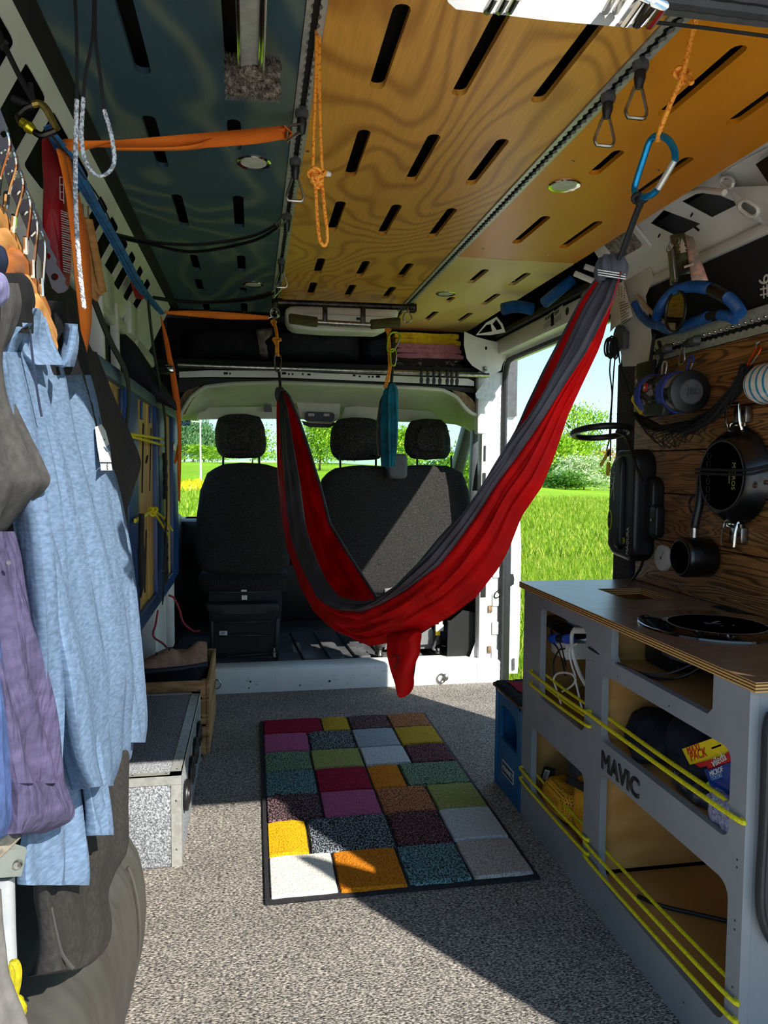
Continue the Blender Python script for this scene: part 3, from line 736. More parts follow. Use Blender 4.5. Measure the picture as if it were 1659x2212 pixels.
# curtain pole with black clips
t = thing('curtain_pole', 'brushed metal pole running across the van below the stuffed shelf', 'pole', U(700, 798, 'y', 3.62))
mb = MB(); a = U(384, 788, 'y', 3.62); b = U(1056, 811, 'y', 3.62); mb.tube([a, b], .012, 12); obj('rod', mb, 'steel', t)
mb = MB(); mb.span(b + Vector((-.03, .005, -.01)), b + Vector((-.005, .05, .045)), .004); mb.lathe([(.01, 0), (.007, .006)], b + Vector((-.018, .0, .036)), (0, -1, 0), 10); obj('bracket', mb, 'steel', t)
rings = None
for i, u in enumerate((911, 925, 938, 951, 967, 977, 988)):
    c = U(u, 805 + (u - 911) * .035, 'y', 3.60)
    if rings is None:
        t = thing('curtain_clip', '', 'clip', c); rings = (t, c)
        mb = MB(); mb.tube([c + Vector((0, .022 + .018 * cos(k * pi / 6), .002 + .018 * sin(k * pi / 6))) for k in range(12)], .003, 6, True); mb.span(c + Vector((-.004, -.002, -.014)), c + Vector((.004, .012, .022)), .002); obj('ring', mb, 'black plastic', t)
        mb = MB(); mb.pillow([(-.0085, .0), (-.004, -.02), (-.009, -.032), (-.006, -.056), (.006, -.056), (.009, -.032), (.004, -.02), (.0085, 0)], lambda x, z, w_: c + Vector((x, w_, z)), .012, .003); obj('jaw', mb, 'black plastic', t)
    else: t = dup(rings[0], c - rings[1])
    t['group'] = 'curtain clips on the pole'
    t['label'] = 'black curtain clip, %s from the left of the seven on the metal pole' % ('first', 'second', 'third', 'fourth', 'fifth', 'sixth', 'last')[i]
# bedding and bags on the shelf
def soft(name, px, y, th, m_, label, cat, bulge=.015, amp=.006, r=.03, group=None):
    mb = MB(); mb.pillow(resample([Vector((p[0], p[1], 0)) for p in px + [px[0]]], 40)[:-1] if True else px, lambda a, b, w_: U(a, b, 'y', y + w_), th, r * 1604 / y / 1.0 if False else r, 3, bulge)
    return mb
def bag(name, px, y, th, m_, label, cat, amp=.01, fr=9, rim=.22):
    """soft lump whose silhouette is px at depth y"""
    P = resample([U(u, v, 'y', y) for u, v in px + [px[0]]], 49)[:-1]
    c = sum(P, Vector()) / len(P); n = 9
    def fn(a, b):
        if b > .5: s_ = cos((b - .5) * pi); yy = th * .5 * sin((b - .5) * pi)
        else: s_ = cos((.5 - b) * pi); yy = -th * .5 * sin((.5 - b) * pi)
        s_ = max(s_, 0) ** .45
        i = int(round(a * 48)) % 48
        q = c + (P[i] - c) * s_; q = Vector((q.x, q.y + yy + th * .5, q.z))
        nn = mnoise.noise_vector(Vector((q.x * fr * .6, q.y * fr, q.z * fr * 2.2)))
        return q + Vector((0, nn.y, nn.z * .4)) * amp * (.3 + .7 * (1 - abs(2 * b - 1)))
    mb = MB(); mb.grid(fn, 48, 2 * n + 1, True)
    return tag(obj(name, mb, m_), label, cat)
clo_bl = mat_cloth('black bedding', '1b1b1e', '121214', 40, trans=0, bump=.5)
clo_gr = mat_cloth('charcoal bag cloth', '2b2b2e', '1f1f22', 40, trans=0, bump=.6)
clo_wh = mat_cloth('pale knit', 'b0a490', '6a6258', 30, trans=0, bump=.5)
bag('duvet_bundle', [(388, 712), (440, 700), (540, 702), (566, 720), (572, 745), (566, 772), (480, 778), (388, 778)], 3.86, .3, clo_bl, 'black folded bedding stuffed at the left end of the shelf', 'bedding', .016, 8)
bag('knit_scarf', [(552, 706), (590, 702), (592, 722), (574, 735), (572, 752), (592, 768), (560, 772), (552, 745)], 3.90, .2, clo_wh, 'pale grey knitted bundle between the two dark bundles on the shelf', 'textile', .012, 14)
bag('sleeping_bag', [(572, 728), (600, 706), (700, 712), (780, 714), (788, 742), (784, 776), (680, 775), (590, 772), (570, 752)], 3.82, .3, clo_gr, 'charcoal stuffed sleeping bag in the middle of the shelf', 'bag', .016, 10)
bag('stuff_sack', [(786, 732), (812, 718), (838, 720), (848, 740), (842, 778), (800, 780), (784, 765)], 3.84, .22, mat_cloth('navy cloth', '20242f', '14171f', 40, trans=0), 'dark navy sack between the sleeping bag and the folded blankets', 'bag', .012, 12)
def folded(name, u0, u1, v0, v1, y, m_, label, cat, nl=3, sk=8):
    """folded textile: a spiral section seen from its folded edge"""
    a = U(u0, v1, 'y', y); b = U(u1, v1, 'y', y); top_ = U(u0, v0, 'y', y).z; h = top_ - a.z; mb = MB()
    for k in range(nl):
        z0 = a.z + h * k / nl; z1 = a.z + h * (k + 1) / nl
        def fn(s_, t_, z0=z0, z1=z1, k=k):
            an = 2 * pi * s_; cx = (a.x + b.x) / 2; hx = (b.x - a.x) / 2 * (1 - .03 * ((k * 7) % 3)); yy = y + .3 * t_
            x = cx + hx * max(-1, min(1, 1.12 * cos(an))) + .008 * sin(9 * yy + k); zz_ = (z0 + z1) / 2 + (z1 - z0) / 2 * max(-1, min(1, 1.5 * sin(an)))
            zz_ += .007 * mnoise.noise(Vector((x * 9, yy * 6, k * 3.1))) - .012 * abs(cos(an)) ** 6 * .3
            return Vector((x, yy + (.012 * mnoise.noise(Vector((x * 14, zz_ * 20, k))) if t_ < .05 else 0), zz_ ))
        mb.grid(fn, 40, 6, True)
        k0 = len(mb.v) - 240
        mb.f.append(list(range(k0, k0 + 40))); mb.sm.append(False)
    return tag(obj(name, mb, m_), label, cat)
folded('blanket', 857, 998, 772, 789, 3.80, mat('dark print', '2a2624', .9, 0., 'b0a498', 26, lo=.30, hi=.42), 'dark blanket with pale spots at the bottom of the folded stack', 'blanket', 2)
folded('blanket', 857, 1000, 741, 772, 3.78, mat_cloth('mauve fleece', 'b87884', '9a606c', 40, trans=0), 'mauve folded fleece blanket in the middle of the stack', 'blanket', 3)
folded('blanket', 853, 995, 717, 742, 3.80, mat_cloth('mustard cloth', 'e6c21c', 'c09c12', 30, trans=0, bump=.5), 'mustard yellow folded blanket on top of the stack', 'blanket', 2)

# seats
seat_d = mat_speckle('seat cloth', [(.35, '0f0f10'), (.5, '252424'), (.66, '545250')], 480, bump=.3, bd=.002)
def honeycomb():
    mt, t, b = _base('headrest weave', .8, 0., .2); co = _coord(t, (75, 75, 75))
    vo = t.nodes.new('ShaderNodeTexVoronoi'); t.links.new(co, vo.inputs['Vector']); vo.inputs['Scale'].default_value = 1.6
    t.links.new(_ramp(t, vo.outputs['Distance'], [(.2, lin('171616')), (.5, lin('242221')), (.75, lin('3a3533'))]), b.inputs['Base Color']); return mt
hr_m = honeycomb()
def XZ(y): return lambda a, b, w_: U(a, b, 'y', y) + Vector((0, w_, 0))
def seat_part(px, y, th, r, n=40, bulge=.02):
    P = resample([U(u, v, 'y', y) for u, v in px + [px[0]]], n + 1)[:-1]
    mb = MB(); mb.pillow([(p.x, p.z) for p in P], lambda a, b, w_: Vector((a, y + w_ + (b - .6) * .10, b)), th, r, 4, bulge); return mb
hx = [(462, 925), (468, 900), (490, 891), (530, 890), (562, 897), (572, 920), (577, 960), (572, 980), (560, 988), (520, 990), (480, 988), (467, 975), (462, 950)]
sb = [(420, 1200), (422, 1120), (430, 1060), (445, 1022), (475, 1003), (520, 999), (570, 1001), (600, 1010), (615, 1040), (622, 1100), (628, 1170), (626, 1225), (600, 1243), (520, 1247), (440, 1240), (424, 1225)]
P0 = U(520, 1420, 'y', 3.95)
t = thing('driver_seat', 'single black driver seat seen from behind, left of the hammock', 'seat', (P0.x, 4.0, .11))
obj('backrest', seat_part(sb, 3.86, .13, .05), seat_d, t)
hr = obj('headrest', seat_part(hx, 3.93, .10, .045), hr_m, t)
for u in (482, 560):
    mb = MB(); mb.tube([U(u, 985, 'y', 3.99), U(u, 1010, 'y', 3.95)], .006, 8); obj('headrest_post', mb, 'black plastic', hr)
mb = MB(); mb.pillow(rrect(-.29, 3.98, .20, 4.45, .06), lambda a, b, w_: Vector((a, b, .44 + w_)), .12, .05, 3, .01); obj('cushion', mb, seat_d, t)
mb = MB(); mb.pillow([(p.x, p.z) for p in resample([U(u, v, 'y', 3.90) for u, v in [(443, 1306), (600, 1303), (605, 1308), (603, 1320), (560, 1326), (460, 1325), (444, 1318), (443, 1306)]], 25)[:-1]], lambda a, b, w_: Vector((a, 3.88 + w_, b)), .10, .012, 3); obj('rear_cover', mb, 'rubber', t)
for (a, b, w_) in (((458, 1340), (458, 1415), .018), ((600, 1335), (597, 1425), .022)):
    mb = MB(); mb.bar(U(*a, 'y', 3.90), U(*b, 'y', 3.90), w_, .03, .004, (0, 1, 0)); obj('leg', mb, 'black plastic', t)
mb = MB()
for (a, b) in (((455, 1281), (578, 1279)), ((462, 1345), (584, 1343)), ((470, 1420), (584, 1412)), ((475, 1374), (582, 1372))): mb.bar(U(*a, 'y', 3.93), U(*b, 'y', 3.93), .008, .008, .002, (0, 1, 0))
obj('cross_rod', mb, 'dark steel', t)
mb = MB(); mb.plate([(455, 1250), (605, 1250), (610, 1300), (600, 1420), (455, 1420), (450, 1300)], [], .02, lambda a, b, w_: U(a, b, 'y', 3.99 + w_)); obj('frame', mb, 'black', t)
for (a, b, c, d, nm) in ((521, 1274, 533, 1278, 0), (522, 1286, 534, 1296, 0), (474, 1363, 491, 1372, 1)):
    mb = MB(); mb.plate(rrect(a, b, c, d, .5, 1), [], .002, lambda x, z, w_: U(x, z, 'y', 3.86 + w_)); obj('paper_label', mb, 'white plastic', t)
P_ = U(482, 1368, 'y', 3.858); text('print', '00', .02, mat('blue print', '3a3f8a', .6), P_, (1, 0, 0), (0, 0, 1), t)
P_ = U(592, 1424, 'y', 3.87); mb = MB(); mb.lathe([(.012, .10), (.012, .125), (.007, .13), (.007, .15), (0, .152)], (P_.x, P_.y, .03), (0, 0, 1), 12); obj('bolt', mb, 'steel', t)

bo = [(688, 1230), (688, 1120), (692, 1060), (702, 1028), (730, 1011), (780, 1004), (850, 1008), (920, 1004), (980, 1006), (1010, 1022), (1022, 1060), (1028, 1120), (1030, 1200), (1026, 1260), (1000, 1285), (860, 1290), (720, 1282), (692, 1260)]
t = thing('passenger_bench', 'double grey fabric passenger bench behind the hammock, half in sunlight', 'seat', (.77, 4.0, .11))
obj('backrest', seat_part(bo, 3.86, .13, .05, 60), seat_d, t)
h1 = [(717, 960), (720, 925), (735, 902), (770, 898), (810, 900), (832, 912), (840, 940), (838, 975), (825, 992), (770, 995), (735, 993), (722, 982)]
h2 = [(882, 960), (886, 930), (898, 906), (930, 901), (965, 903), (977, 915), (984, 945), (984, 975), (975, 990), (930, 993), (898, 990), (884, 975)]
for h, us in ((h1, (735, 812)), (h2, (901, 975))):
    hr = obj('headrest', seat_part(h, 3.93, .10, .045), hr_m, t)
    for u in us:
        mb = MB(); mb.tube([U(u, 985, 'y', 3.99), U(u, 1012, 'y', 3.95)], .006, 8); obj('headrest_post', mb, 'black plastic', hr)
mb = MB(); mb.pillow([(p.x, p.z) for p in resample([U(u, v, 'y', 3.86) for u, v in [(842, 981), (876, 980), (881, 990), (880, 1030), (874, 1035), (842, 1034), (838, 1025), (838, 990), (842, 981)]], 25)[:-1]], lambda a, b, w_: Vector((a, 3.85 + w_, b)), .12, .014, 3); obj('belt_guide', mb, 'grey plastic', t)
mb = MB(); mb.pillow(rrect(.36, 3.98, 1.18, 4.45, .06), lambda a, b, w_: Vector((a, b, .44 + w_)), .12, .05, 3, .01); obj('cushion', mb, seat_d, t)
mat('seat base grey', '77787a', .5, 0., '6a6b6d', 10)
mb = MB(); mb.pillow([(p.x, p.z) for p in resample([U(u, v, 'y', 3.90) for u, v in [(826, 1268), (852, 1264), (856, 1292), (840, 1300), (826, 1296), (826, 1268)]], 25)[:-1]], lambda a, b, w_: Vector((a, 3.84 + w_, b)), .08, .01, 3); obj('hinge_cover', mb, 'seat base grey', t)
mb = MB(); mb.plate([(885, 1370), (900, 1375), (932, 1355), (942, 1380), (940, 1390), (900, 1394)], [], .12, lambda a, b, w_: U(a, b, 'y', 3.88 + w_)); mb.plate([(835, 1390), (940, 1391), (938, 1401), (830, 1403)], [], .1, lambda a, b, w_: U(a, b, 'y', 3.90 + w_)); obj('base_box', mb, 'seat base grey', t)
for (u0, u1, v0) in ((812, 826, 1392), (938, 954, 1345)):
    a = U(u0, v0, 'y', 3.86); b = U(u1, 1428, 'y', 3.86)
    mb = MB(); mb.span((a.x, 3.86, .12), (b.x, 3.90, a.z), .004); obj('leg', mb, 'dark steel', t)
    P_ = U((u0 + u1) / 2, 1424, 'y', 3.86); mb = MB(); mb.lathe([(.020, 0), (.020, .008), (.013, .01), (.013, .03), (.008, .034)], (P_.x, 3.845, .125), (0, 0, 1), 12); obj('bolt', mb, 'steel', t)
mb = MB(); a = U(965, 1340, 'y', 3.88); mb.span((a.x, 3.87, .13), (a.x + .03, 3.90, a.z), .005); obj('leg', mb, 'black plastic', t)
mb = MB(); mb.tube(smooth_path([U(u, v, 'y', 3.84) for u, v in [(947, 1372), (938, 1395), (936, 1402), (950, 1408), (958, 1418), (962, 1420)]], 24), .008, 8); obj('cable', mb, 'grey plastic', t)
mb = MB(); mb.span(U(942, 1363, 'y', 3.835), U(950, 1372, 'y', 3.845) + Vector((0, .01, 0)), .002); obj('yellow_clip', mb, mat('yellow plastic', 'f2d40c', .4), t)
mb = MB(); mb.span(U(941, 1350, 'y', 3.835), U(957, 1362, 'y', 3.85), .003); mb.span(U(948, 1342, 'y', 3.838), U(955, 1350, 'y', 3.85), .002); obj('connector', mb, 'white plastic', t)
mb = MB(); mb.plate([(958, 1432), (985, 1420), (996, 1426), (992, 1434)], [], .03, lambda a, b, w_: U(a, b, 'y', 3.80 + w_)); obj('floor_bracket', mb, 'grey plastic', t)
# seat belt panel and belt at the pillar
mb = MB(); mb.plate([(968, 1345), (1000, 1318), (1020, 1322), (1039, 1332), (1040, 1360), (1010, 1432), (965, 1432)], [], .02, lambda a, b, w_: U(a, b, 'y', 3.765 + w_)); obj('trim_16', mb, 'black', kind='structure')
mb = MB(); mb.plate([(1010, 1432), (1042, 1345), (1050, 1340), (1060, 1430), (1050, 1440)], [], .03, lambda a, b, w_: U(a, b, 'y', 3.735 + w_)); mb.bar(U(1030, 1398, 'y', 3.73), U(1044, 1378, 'y', 3.73), .02, .01, .004); mb.bar(U(1030, 1425, 'y', 3.73), U(1048, 1400, 'y', 3.73), .02, .01, .004); obj('trim_17', mb, 'white paint', kind='structure')
mb = MB(); mb.strip(smooth_path([U(1043, 985, 'y', 3.77), U(1034, 1010, 'y', 3.80), U(1026, 1060, 'y', 3.84)], 10), (.018, .01, 0), .002); tag(obj('seat_belt', mb, 'black strap'), 'black seat belt running down from the right door pillar', 'belt')
mb = MB(); mb.pillow(rrect(-.012, -.02, .012, .02, .006, 2), lambda a, b, w_: U(1043, 972, 'y', 3.75) + Vector((a, w_, b)), .02, .004); mb.tube([U(1044, 935, 'y', 3.76), U(1043, 985, 'y', 3.76)], .005, 6); tag(obj('belt_anchor', mb, 'black plastic'), 'black belt height adjuster on the right door pillar', 'anchor')

# ---------------------------------------------------------------- outside
GZ = -.62
def sst(t): t = max(0., min(1., t)); return t * t * (3 - 2 * t)
def zf(x, y): return GZ + 2.3 * sst((y - 20) / 70) * sst((28 - x) / 16)      # the meadow rises ahead of the van
def mat_field(name, stops, sc1, sc2):
    mt, t, b = _base(name, .9, 0., .1)
    co = _coord(t, (1, 1, 1)); f = _noise(t, co, sc1, 4, 0, .7); g = _noise(t, co, sc2, 2)
    mx = t.nodes.new('ShaderNodeMixRGB'); mx.blend_type = 'MULTIPLY'; mx.inputs[0].default_value = .8
    t.links.new(_ramp(t, f, [(p, lin(c)) for p, c in stops]), mx.inputs[1]); t.links.new(_ramp(t, g, [(.3, (.7, .75, .6, 1)), (.7, (1.1, 1.1, 1.1, 1))]), mx.inputs[2])
    t.links.new(mx.outputs[0], b.inputs['Base Color']); MATS[name] = mt; return mt
fm = mat_field('meadow ground', [(.3, '55820f'), (.5, '7da31a'), (.7, '9fb830')], 7, .09)
mb = MB(); mb.grid(lambda a, b: Vector((-260 + 620 * a, 1.0 + 420 * b ** 2, zf(-260 + 620 * a, 1.0 + 420 * b ** 2))), 125, 60); obj('field', mb, fm, kind='structure')
gm = mat('pale bounce ground', 'dad3c5', .95, 0., 'c2b9a8', 40, bump=.4, bs=120)
mb = MB(); mb.grid(lambda a, b: Vector((-20 + 40 * a, 1.6 - 22 * b, GZ + .006)), 4, 4, smooth=False); obj('bounce_ground', mb, gm, kind='structure')  # unseen ground behind the van, added pale to bounce sunlight onto the ceiling
mat('pale track', 'cfc39a', .95, 0., 'b8b080', 3)
mb = MB(); mb.strip([U(1150, 1043, 'z', GZ + .02), U(1185, 1058, 'z', GZ + .02), U(1225, 1072, 'z', GZ + .02), U(1262, 1084, 'z', GZ + .02)], (.12, .1, 0), .01); mb.strip([U(1185, 1043, 'z', GZ + .02), U(1260, 1052, 'z', GZ + .02), U(1330, 1060, 'z', GZ + .02)], (.1, .2, 0), .01); obj('wheel_track', mb, 'pale track', kind='structure')
mb = MB(); a = U(390, 1000, 'y', 62); a = Vector((-30, 150, GZ)); mb.strip([Vector((-60, 120, 1.92)), Vector((12, 124, 1.92))], (0, 0, .22), 3.0); obj('road', mb, mat('road grey', 'b9b9b2', .9), kind='structure')
# tall grass: two sizes of blades near the side door, and ahead of the windscreen
rg = random.Random(3)
def blades(name, n, gen, hgt, wd, label, cols):
    vs = []; fs = []
    for i in range(n):
        x, y = gen(); h = hgt * rg.uniform(.6, 1.25); a = rg.uniform(0, 6.28); w_ = wd * rg.uniform(.7, 1.3); lx = rg.gauss(0, .25) * h; ly = rg.gauss(0, .25) * h
        dx, dy = cos(a) * w_, sin(a) * w_; k = len(vs)
        z = zf(x, y); vs += [(x - dx, y - dy, z), (x + dx, y + dy, z), (x + dx * .8 + lx * .4, y + dy * .8 + ly * .4, z + h * .6), (x - dx * .8 + lx * .4, y - dy * .8 + ly * .4, z + h * .6), (x + lx, y + ly, z + h)]
        fs += [(k, k + 1, k + 2, k + 3), (k + 3, k + 2, k + 4)]
    mb = MB(); mb.v = [Vector(v) for v in vs]; mb.f = [list(f) for f in fs]; mb.sm = [False] * len(fs)
    return tag(obj(name, mb, cols), label, 'grass', None, 'stuff')
def gcol(nm, a, b, c):
    mt, t, bb = _base(nm, .6, 0., .3); gi = t.nodes.new('ShaderNodeNewGeometry'); col = _ramp(t, gi.outputs['Random Per Island'], [(0, lin(a)), (.6, lin(b)), (1, lin(c))])
    t.links.new(col, bb.inputs['Base Color']); tr = t.nodes.new('ShaderNodeBsdfTranslucent'); t.links.new(col, tr.inputs[0]); mx = t.nodes.new('ShaderNodeMixShader'); mx.inputs[0].default_value = .35
    o = t.nodes['Material Output']; t.links.new(bb.outputs[0], mx.inputs[1]); t.links.new(tr.outputs[0], mx.inputs[2]); t.links.new(mx.outputs[0], o.inputs[0]); return mt
gb = gcol('grass blade', '5f8a10', '8fae1c', 'c6c85c')
def g1():
    y = 3.9 + 9 * rg.random() ** 1.3; x = y * rg.uniform(.30, .58)
    return max(x, 1.55), y
def g2():
    y = 13 + 22 * rg.random() ** 1.2; return y * rg.uniform(.31, .56), y
def g3():
    y = 7 + 40 * rg.random() ** 1.3; return y * rg.uniform(-.13, .36), y
blades('meadow_grass', 26000, g1, .22, .006, 'tall sunlit meadow grass close to the side door', gb)
blades('meadow_grass', 22000, g2, .26, .014, 'meadow grass further out beyond the side door', gb)
blades('meadow_grass', 20000, g3, .22, .022, 'meadow grass seen through the windscreen', gb)
def fl_(): y = rg.uniform(40, 46); return y * rg.uniform(-.105, -.055), y
blades('buttercups', 420, fl_, .32, .05, 'patch of yellow flowers in the grass seen left of the driver seat', gcol('buttercup', 'f2d000', 'f8e020', 'ffe860'))
# trees and shrubs: a cloud of leaf clumps round branches, each its own crown
LEAF = {}
def crown_mesh(key, nl, cl, ls, seed, flower=0):
    rr = random.Random(seed); vs = []; fs = []
    cen = [(rr.gauss(0, .24), rr.gauss(0, .24), rr.uniform(.2, .9)) for _ in range(cl)]
    for i in range(nl):
        c = rr.choice(cen); s_ = .13 + .05 * (1 - c[2]); p = Vector((c[0] * (1.25 - c[2] * .7) + rr.gauss(0, s_), c[1] * (1.25 - c[2] * .7) + rr.gauss(0, s_), c[2] + rr.gauss(0, .07)))
        if p.z < .02: p.z = abs(p.z) + .02
        n_ = Vector((rr.gauss(0, 1), rr.gauss(0, 1), rr.gauss(0, 1))).normalized(); x = n_.orthogonal().normalized() * ls * rr.uniform(.6, 1.2); y = n_.cross(x) * .8; k = len(vs)
        vs += [p - x, p + y * .6, p + x, p - y * .6]; fs.append([k, k + 1, k + 2, k + 3])
    return vs, fs
def tree(name, p, h, wd, m_, label, cat='tree', nl=1500, cl=16, ls=.035, seed=1, trunk=.25, group=None):
    p = Vector(p); t = thing(name, label, cat, p, group)
    vs, fs = crown_mesh(name, nl, cl, ls * 1.0, seed)
    asp = wd / h
    mb = MB(); mb.v = [p + Vector((v.x * wd * 1.0, v.y * wd, trunk * h * .6 + v.z * h * (1 - trunk * .6))) for v in vs]; mb.f = fs; mb.sm = [False] * len(fs); obj('foliage', mb, m_, t)
    mb = MB(); rr = random.Random(seed)
    mb.tube([p - Vector((0, 0, .2)), p + Vector((.02 * h, 0, h * .35)), p + Vector((0, 0, h * .75))], [h * .022, h * .016, h * .006], 6)
    for k in range(6):
        a = k * 1.9; z = h * (.28 + .07 * k); mb.tube([p + Vector((0, 0, z)), p + Vector((cos(a) * wd * .25, sin(a) * wd * .25, z + h * .15)), p + Vector((cos(a) * wd * .38, sin(a) * wd * .38, z + h * .26))], [h * .01, h * .006, h * .003], 5)
    obj('trunk', mb, 'bark', t)
    return t
mat('bark', '6b5640', .9, 0., '4a3a2a', 6)
lf1 = gcol('spring leaves', '5f8f12', '93bd22', 'c6dc4a'); lf2 = gcol('dark leaves', '2f5a14', '4f8022', '7aa636'); lf3 = gcol('blossom leaves', '6f9a30', 'c8d8a0', 'f4f4e4'); lf4 = gcol('far leaves', '4a7048', '6a9160', '86aa70'); lf5 = gcol('red leaves', 'b0603a', 'd08850', 'c0b050')
def at(u, d): P_ = U(u, 1000, 'y', d); return (P_.x, d, zf(P_.x, d) - .05)
tree('young_tree', at(1245, 82), 9.5, 6.6, lf1, 'tall sparse light green tree seen through the side door', nl=5200, cl=30, ls=.026, seed=4, trunk=.22)
tree('hedge_tree', at(1195, 73), 5.9, 5.2, lf1, 'light green tree close to the red hammock edge in the side door view', nl=4200, cl=24, ls=.036, seed=8, trunk=.04)
tree('hawthorn_bush', at(1262, 58), 3.1, 4.6, lf3, 'white flowering bush at the field edge in the side door view', 'bush', 6000, 26, .030, 11, .01)
tree('hedge_bush', at(1205, 64), 2.7, 3.4, lf2, 'dark green bush left of the white flowering bush', 'bush', 4200, 22, .042, 12, .01)
tree('red_bush', at(1290, 102), 5.0, 6.5, lf5, 'bush with reddish leaves behind the white flowering bush', 'bush', 2600, 18, .04, 13, .02)
tree('windscreen_tree', at(690, 62), 4.6, 3.6, lf1, 'round light green tree in the middle of the windscreen', nl=6000, cl=34, ls=.032, seed=21, trunk=.05)
tree('windscreen_tree', at(545, 75), 3.8, 3.8, lf1, 'small light green tree right of the driver headrest', nl=2600, seed=22, ls=.04, trunk=.08)
tree('windscreen_tree', at(872, 70), 4.4, 4.5, lf1, 'light green tree between the two passenger headrests', nl=3000, seed=23, ls=.04, trunk=.08)
tree('windscreen_tree', at(735, 80), 3.2, 4.0, lf2, 'low dark green tree beside the round windscreen tree', nl=2600, seed=24, ls=.045, trunk=.02)
for i, (u, h, lab) in enumerate(((398, 5.6, 'dark poplar at the far left edge of the windscreen'), (417, 6.6, 'dark poplar second from the left edge of the windscreen'), (440, 6.0, 'dark poplar beside the lamp post'), (458, 4.8, 'dark poplar just left of the driver headrest'))):
    tree('poplar', at(u, 101 + 5 * i), h, 3.0, lf4, lab, nl=2600, cl=26, ls=.05, seed=30 + i, trunk=.03, group='poplars beyond the road')
for i, (u, lab) in enumerate(((430, 'yellow green roadside shrub under the lamp post'), (470, 'yellow green roadside shrub behind the driver headrest'), (880, 'yellow green roadside shrub behind the middle headrest'))):
    tree('roadside_shrub', at(u, (84, 93, 88)[i]), 2.0, 5, lf1, lab, 'bush', 1200, 16, .05, 40 + i, .02, 'shrubs along the road')
for k, (u, d, h, wd, lab) in enumerate(((1222, 52, 1.5, 3.4, 'low green bush under the tall sparse tree in the side door view'), (1310, 88, 2.8, 5.0, 'low green bush right of the white flowering bush'), (1160, 92, 4.0, 6.0, 'green bush mostly hidden behind the red hammock in the side door view'))):
    tree('hedge_bush', at(u, d), h, wd, (lf2, lf1, lf2)[k], lab, 'bush', 3400, 22, .045, 60 + k, .01)
tree('cab_window_tree', at(1018, 24), 2.7, 2.0, lf1, 'bright green tree seen through the passenger door window', nl=3600, cl=26, ls=.04, seed=50, trunk=.03)
tree('cab_window_tree', at(985, 27), 2.2, 2.2, lf2, 'darker green tree seen past the quarter window of the passenger door', nl=3000, cl=26, ls=.04, seed=51, trunk=.03)
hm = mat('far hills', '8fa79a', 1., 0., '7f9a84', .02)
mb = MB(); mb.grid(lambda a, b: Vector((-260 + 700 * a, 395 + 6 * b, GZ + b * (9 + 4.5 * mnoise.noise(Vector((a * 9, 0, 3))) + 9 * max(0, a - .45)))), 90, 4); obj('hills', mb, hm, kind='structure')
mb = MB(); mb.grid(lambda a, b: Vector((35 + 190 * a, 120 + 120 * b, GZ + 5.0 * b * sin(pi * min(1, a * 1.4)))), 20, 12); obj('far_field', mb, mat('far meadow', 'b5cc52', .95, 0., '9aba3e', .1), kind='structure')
P_ = U(433, 985, 'y', 48); t = thing('street_lamp', 'tall grey street lamp post with an arm seen left of the driver headrest', 'lamp post', (P_.x, 48, zf(P_.x, 48)))
mb = MB(); mb.tube([(P_.x, 48, zf(P_.x, 48)), (P_.x, 48, U(433, 905, 'y', 48).z)], [.07, .045], 8); obj('post', mb, 'white metal', t)
q = U(433, 912, 'y', 48); mb = MB(); mb.tube([q, q + Vector((-.6, 0, .05))], .03, 6); la_ = obj('arm', mb, 'white metal', t)
mb = MB(); mb.span(q + Vector((-1.0, -.08, .0)), q + Vector((-.55, .08, .1)), .02); obj('lamp_head', mb, 'grey plastic', la_)
# ---------------------------------------------------------------- rug
def mat_pile(name, c, dark=None, amount=.5):
    d = lin(dark) if dark else tuple(x * .7 for x in lin(c)[:3]) + (1,)
    mt, t, b = _base(name, .95, 0., .1); co = _coord(t, (1, .55, 1))
    f = _noise(t, co, 230, 2, 0, .7)
    m_ = .5 + (amount - .5) * .3
    t.links.new(_ramp(t, f, [(m_ - .035, d), (m_ + .035, lin(c))]), b.inputs['Base Color']); _bump(t, b, f, .7, .006); MATS[name] = mt; return mt
DK = '1b181a'
PILE = dict(red=mat_pile('pile red', '9a1638', '5e0d22', .4), yel=mat_pile('pile yellow', 'd8a818', 'b08410', .3), ochre=mat_pile('pile ochre', 'b9962e', '8f7220', .35), dark=mat_pile('pile dark', '8a6a6e', DK, .62), rust=mat_pile('pile rust', 'b8784e', '4a2c22', .42),
            pink=mat_pile('pile pink', 'a8577e', '83405f', .3), slate=mat_pile('pile slate', '8d98a0', DK, .6), grey=mat_pile('pile grey', '9aa3aa', '737b82', .35), olive=mat_pile('pile olive', '94985a', '6f7340', .35), green=mat_pile('pile green', '7f9a7c', '2d3a30', .48), pale=mat_pile('pale grey pile', 'b9bec2', '94999d', .3),
            wine=mat_pile('pile wine', '8f5a60', DK, .6), teal=mat_pile('pile teal', '6f9498', '263034', .5), orange=mat_pile('pile orange', 'c97a1c', '9a5810', .35), white=mat_pile('pile white', 'e2ded2', 'c4bfb2', .3), stone=mat_pile('pile stone', 'b4aea8', '8a827e', .4))
rug = thing('rug', 'patchwork rug of coloured pile squares on the grey carpet', 'rug', (.41, 2.57, 0))
vy = [1557.6, 1588, 1628.5, 1670, 1721, 1778, 1853.6, 1943]
RY = [U(572, v, 'z', .012).y for v in vy]
rows = [((150, 435, 570, 770, 962), 270, 'red yel_o dark rust'), ((153, 372, 592, 808, 1015), 340, 'pink slate grey ochre'), ((157, 382, 628, 855, 1082), 420, 'green olive pale wine'), ((160, 405, 665, 830, 1140), 520, 'teal red orange green'),
        ((166, 430, 712, 975, 1225), 640, 'dark pink rust olive'), ((172, 365, 775, 1050, 1330), 790, 'yel slate wine pale'), ((178, 497, 825, 1140, 1448), 960, 'white orange teal stone')]
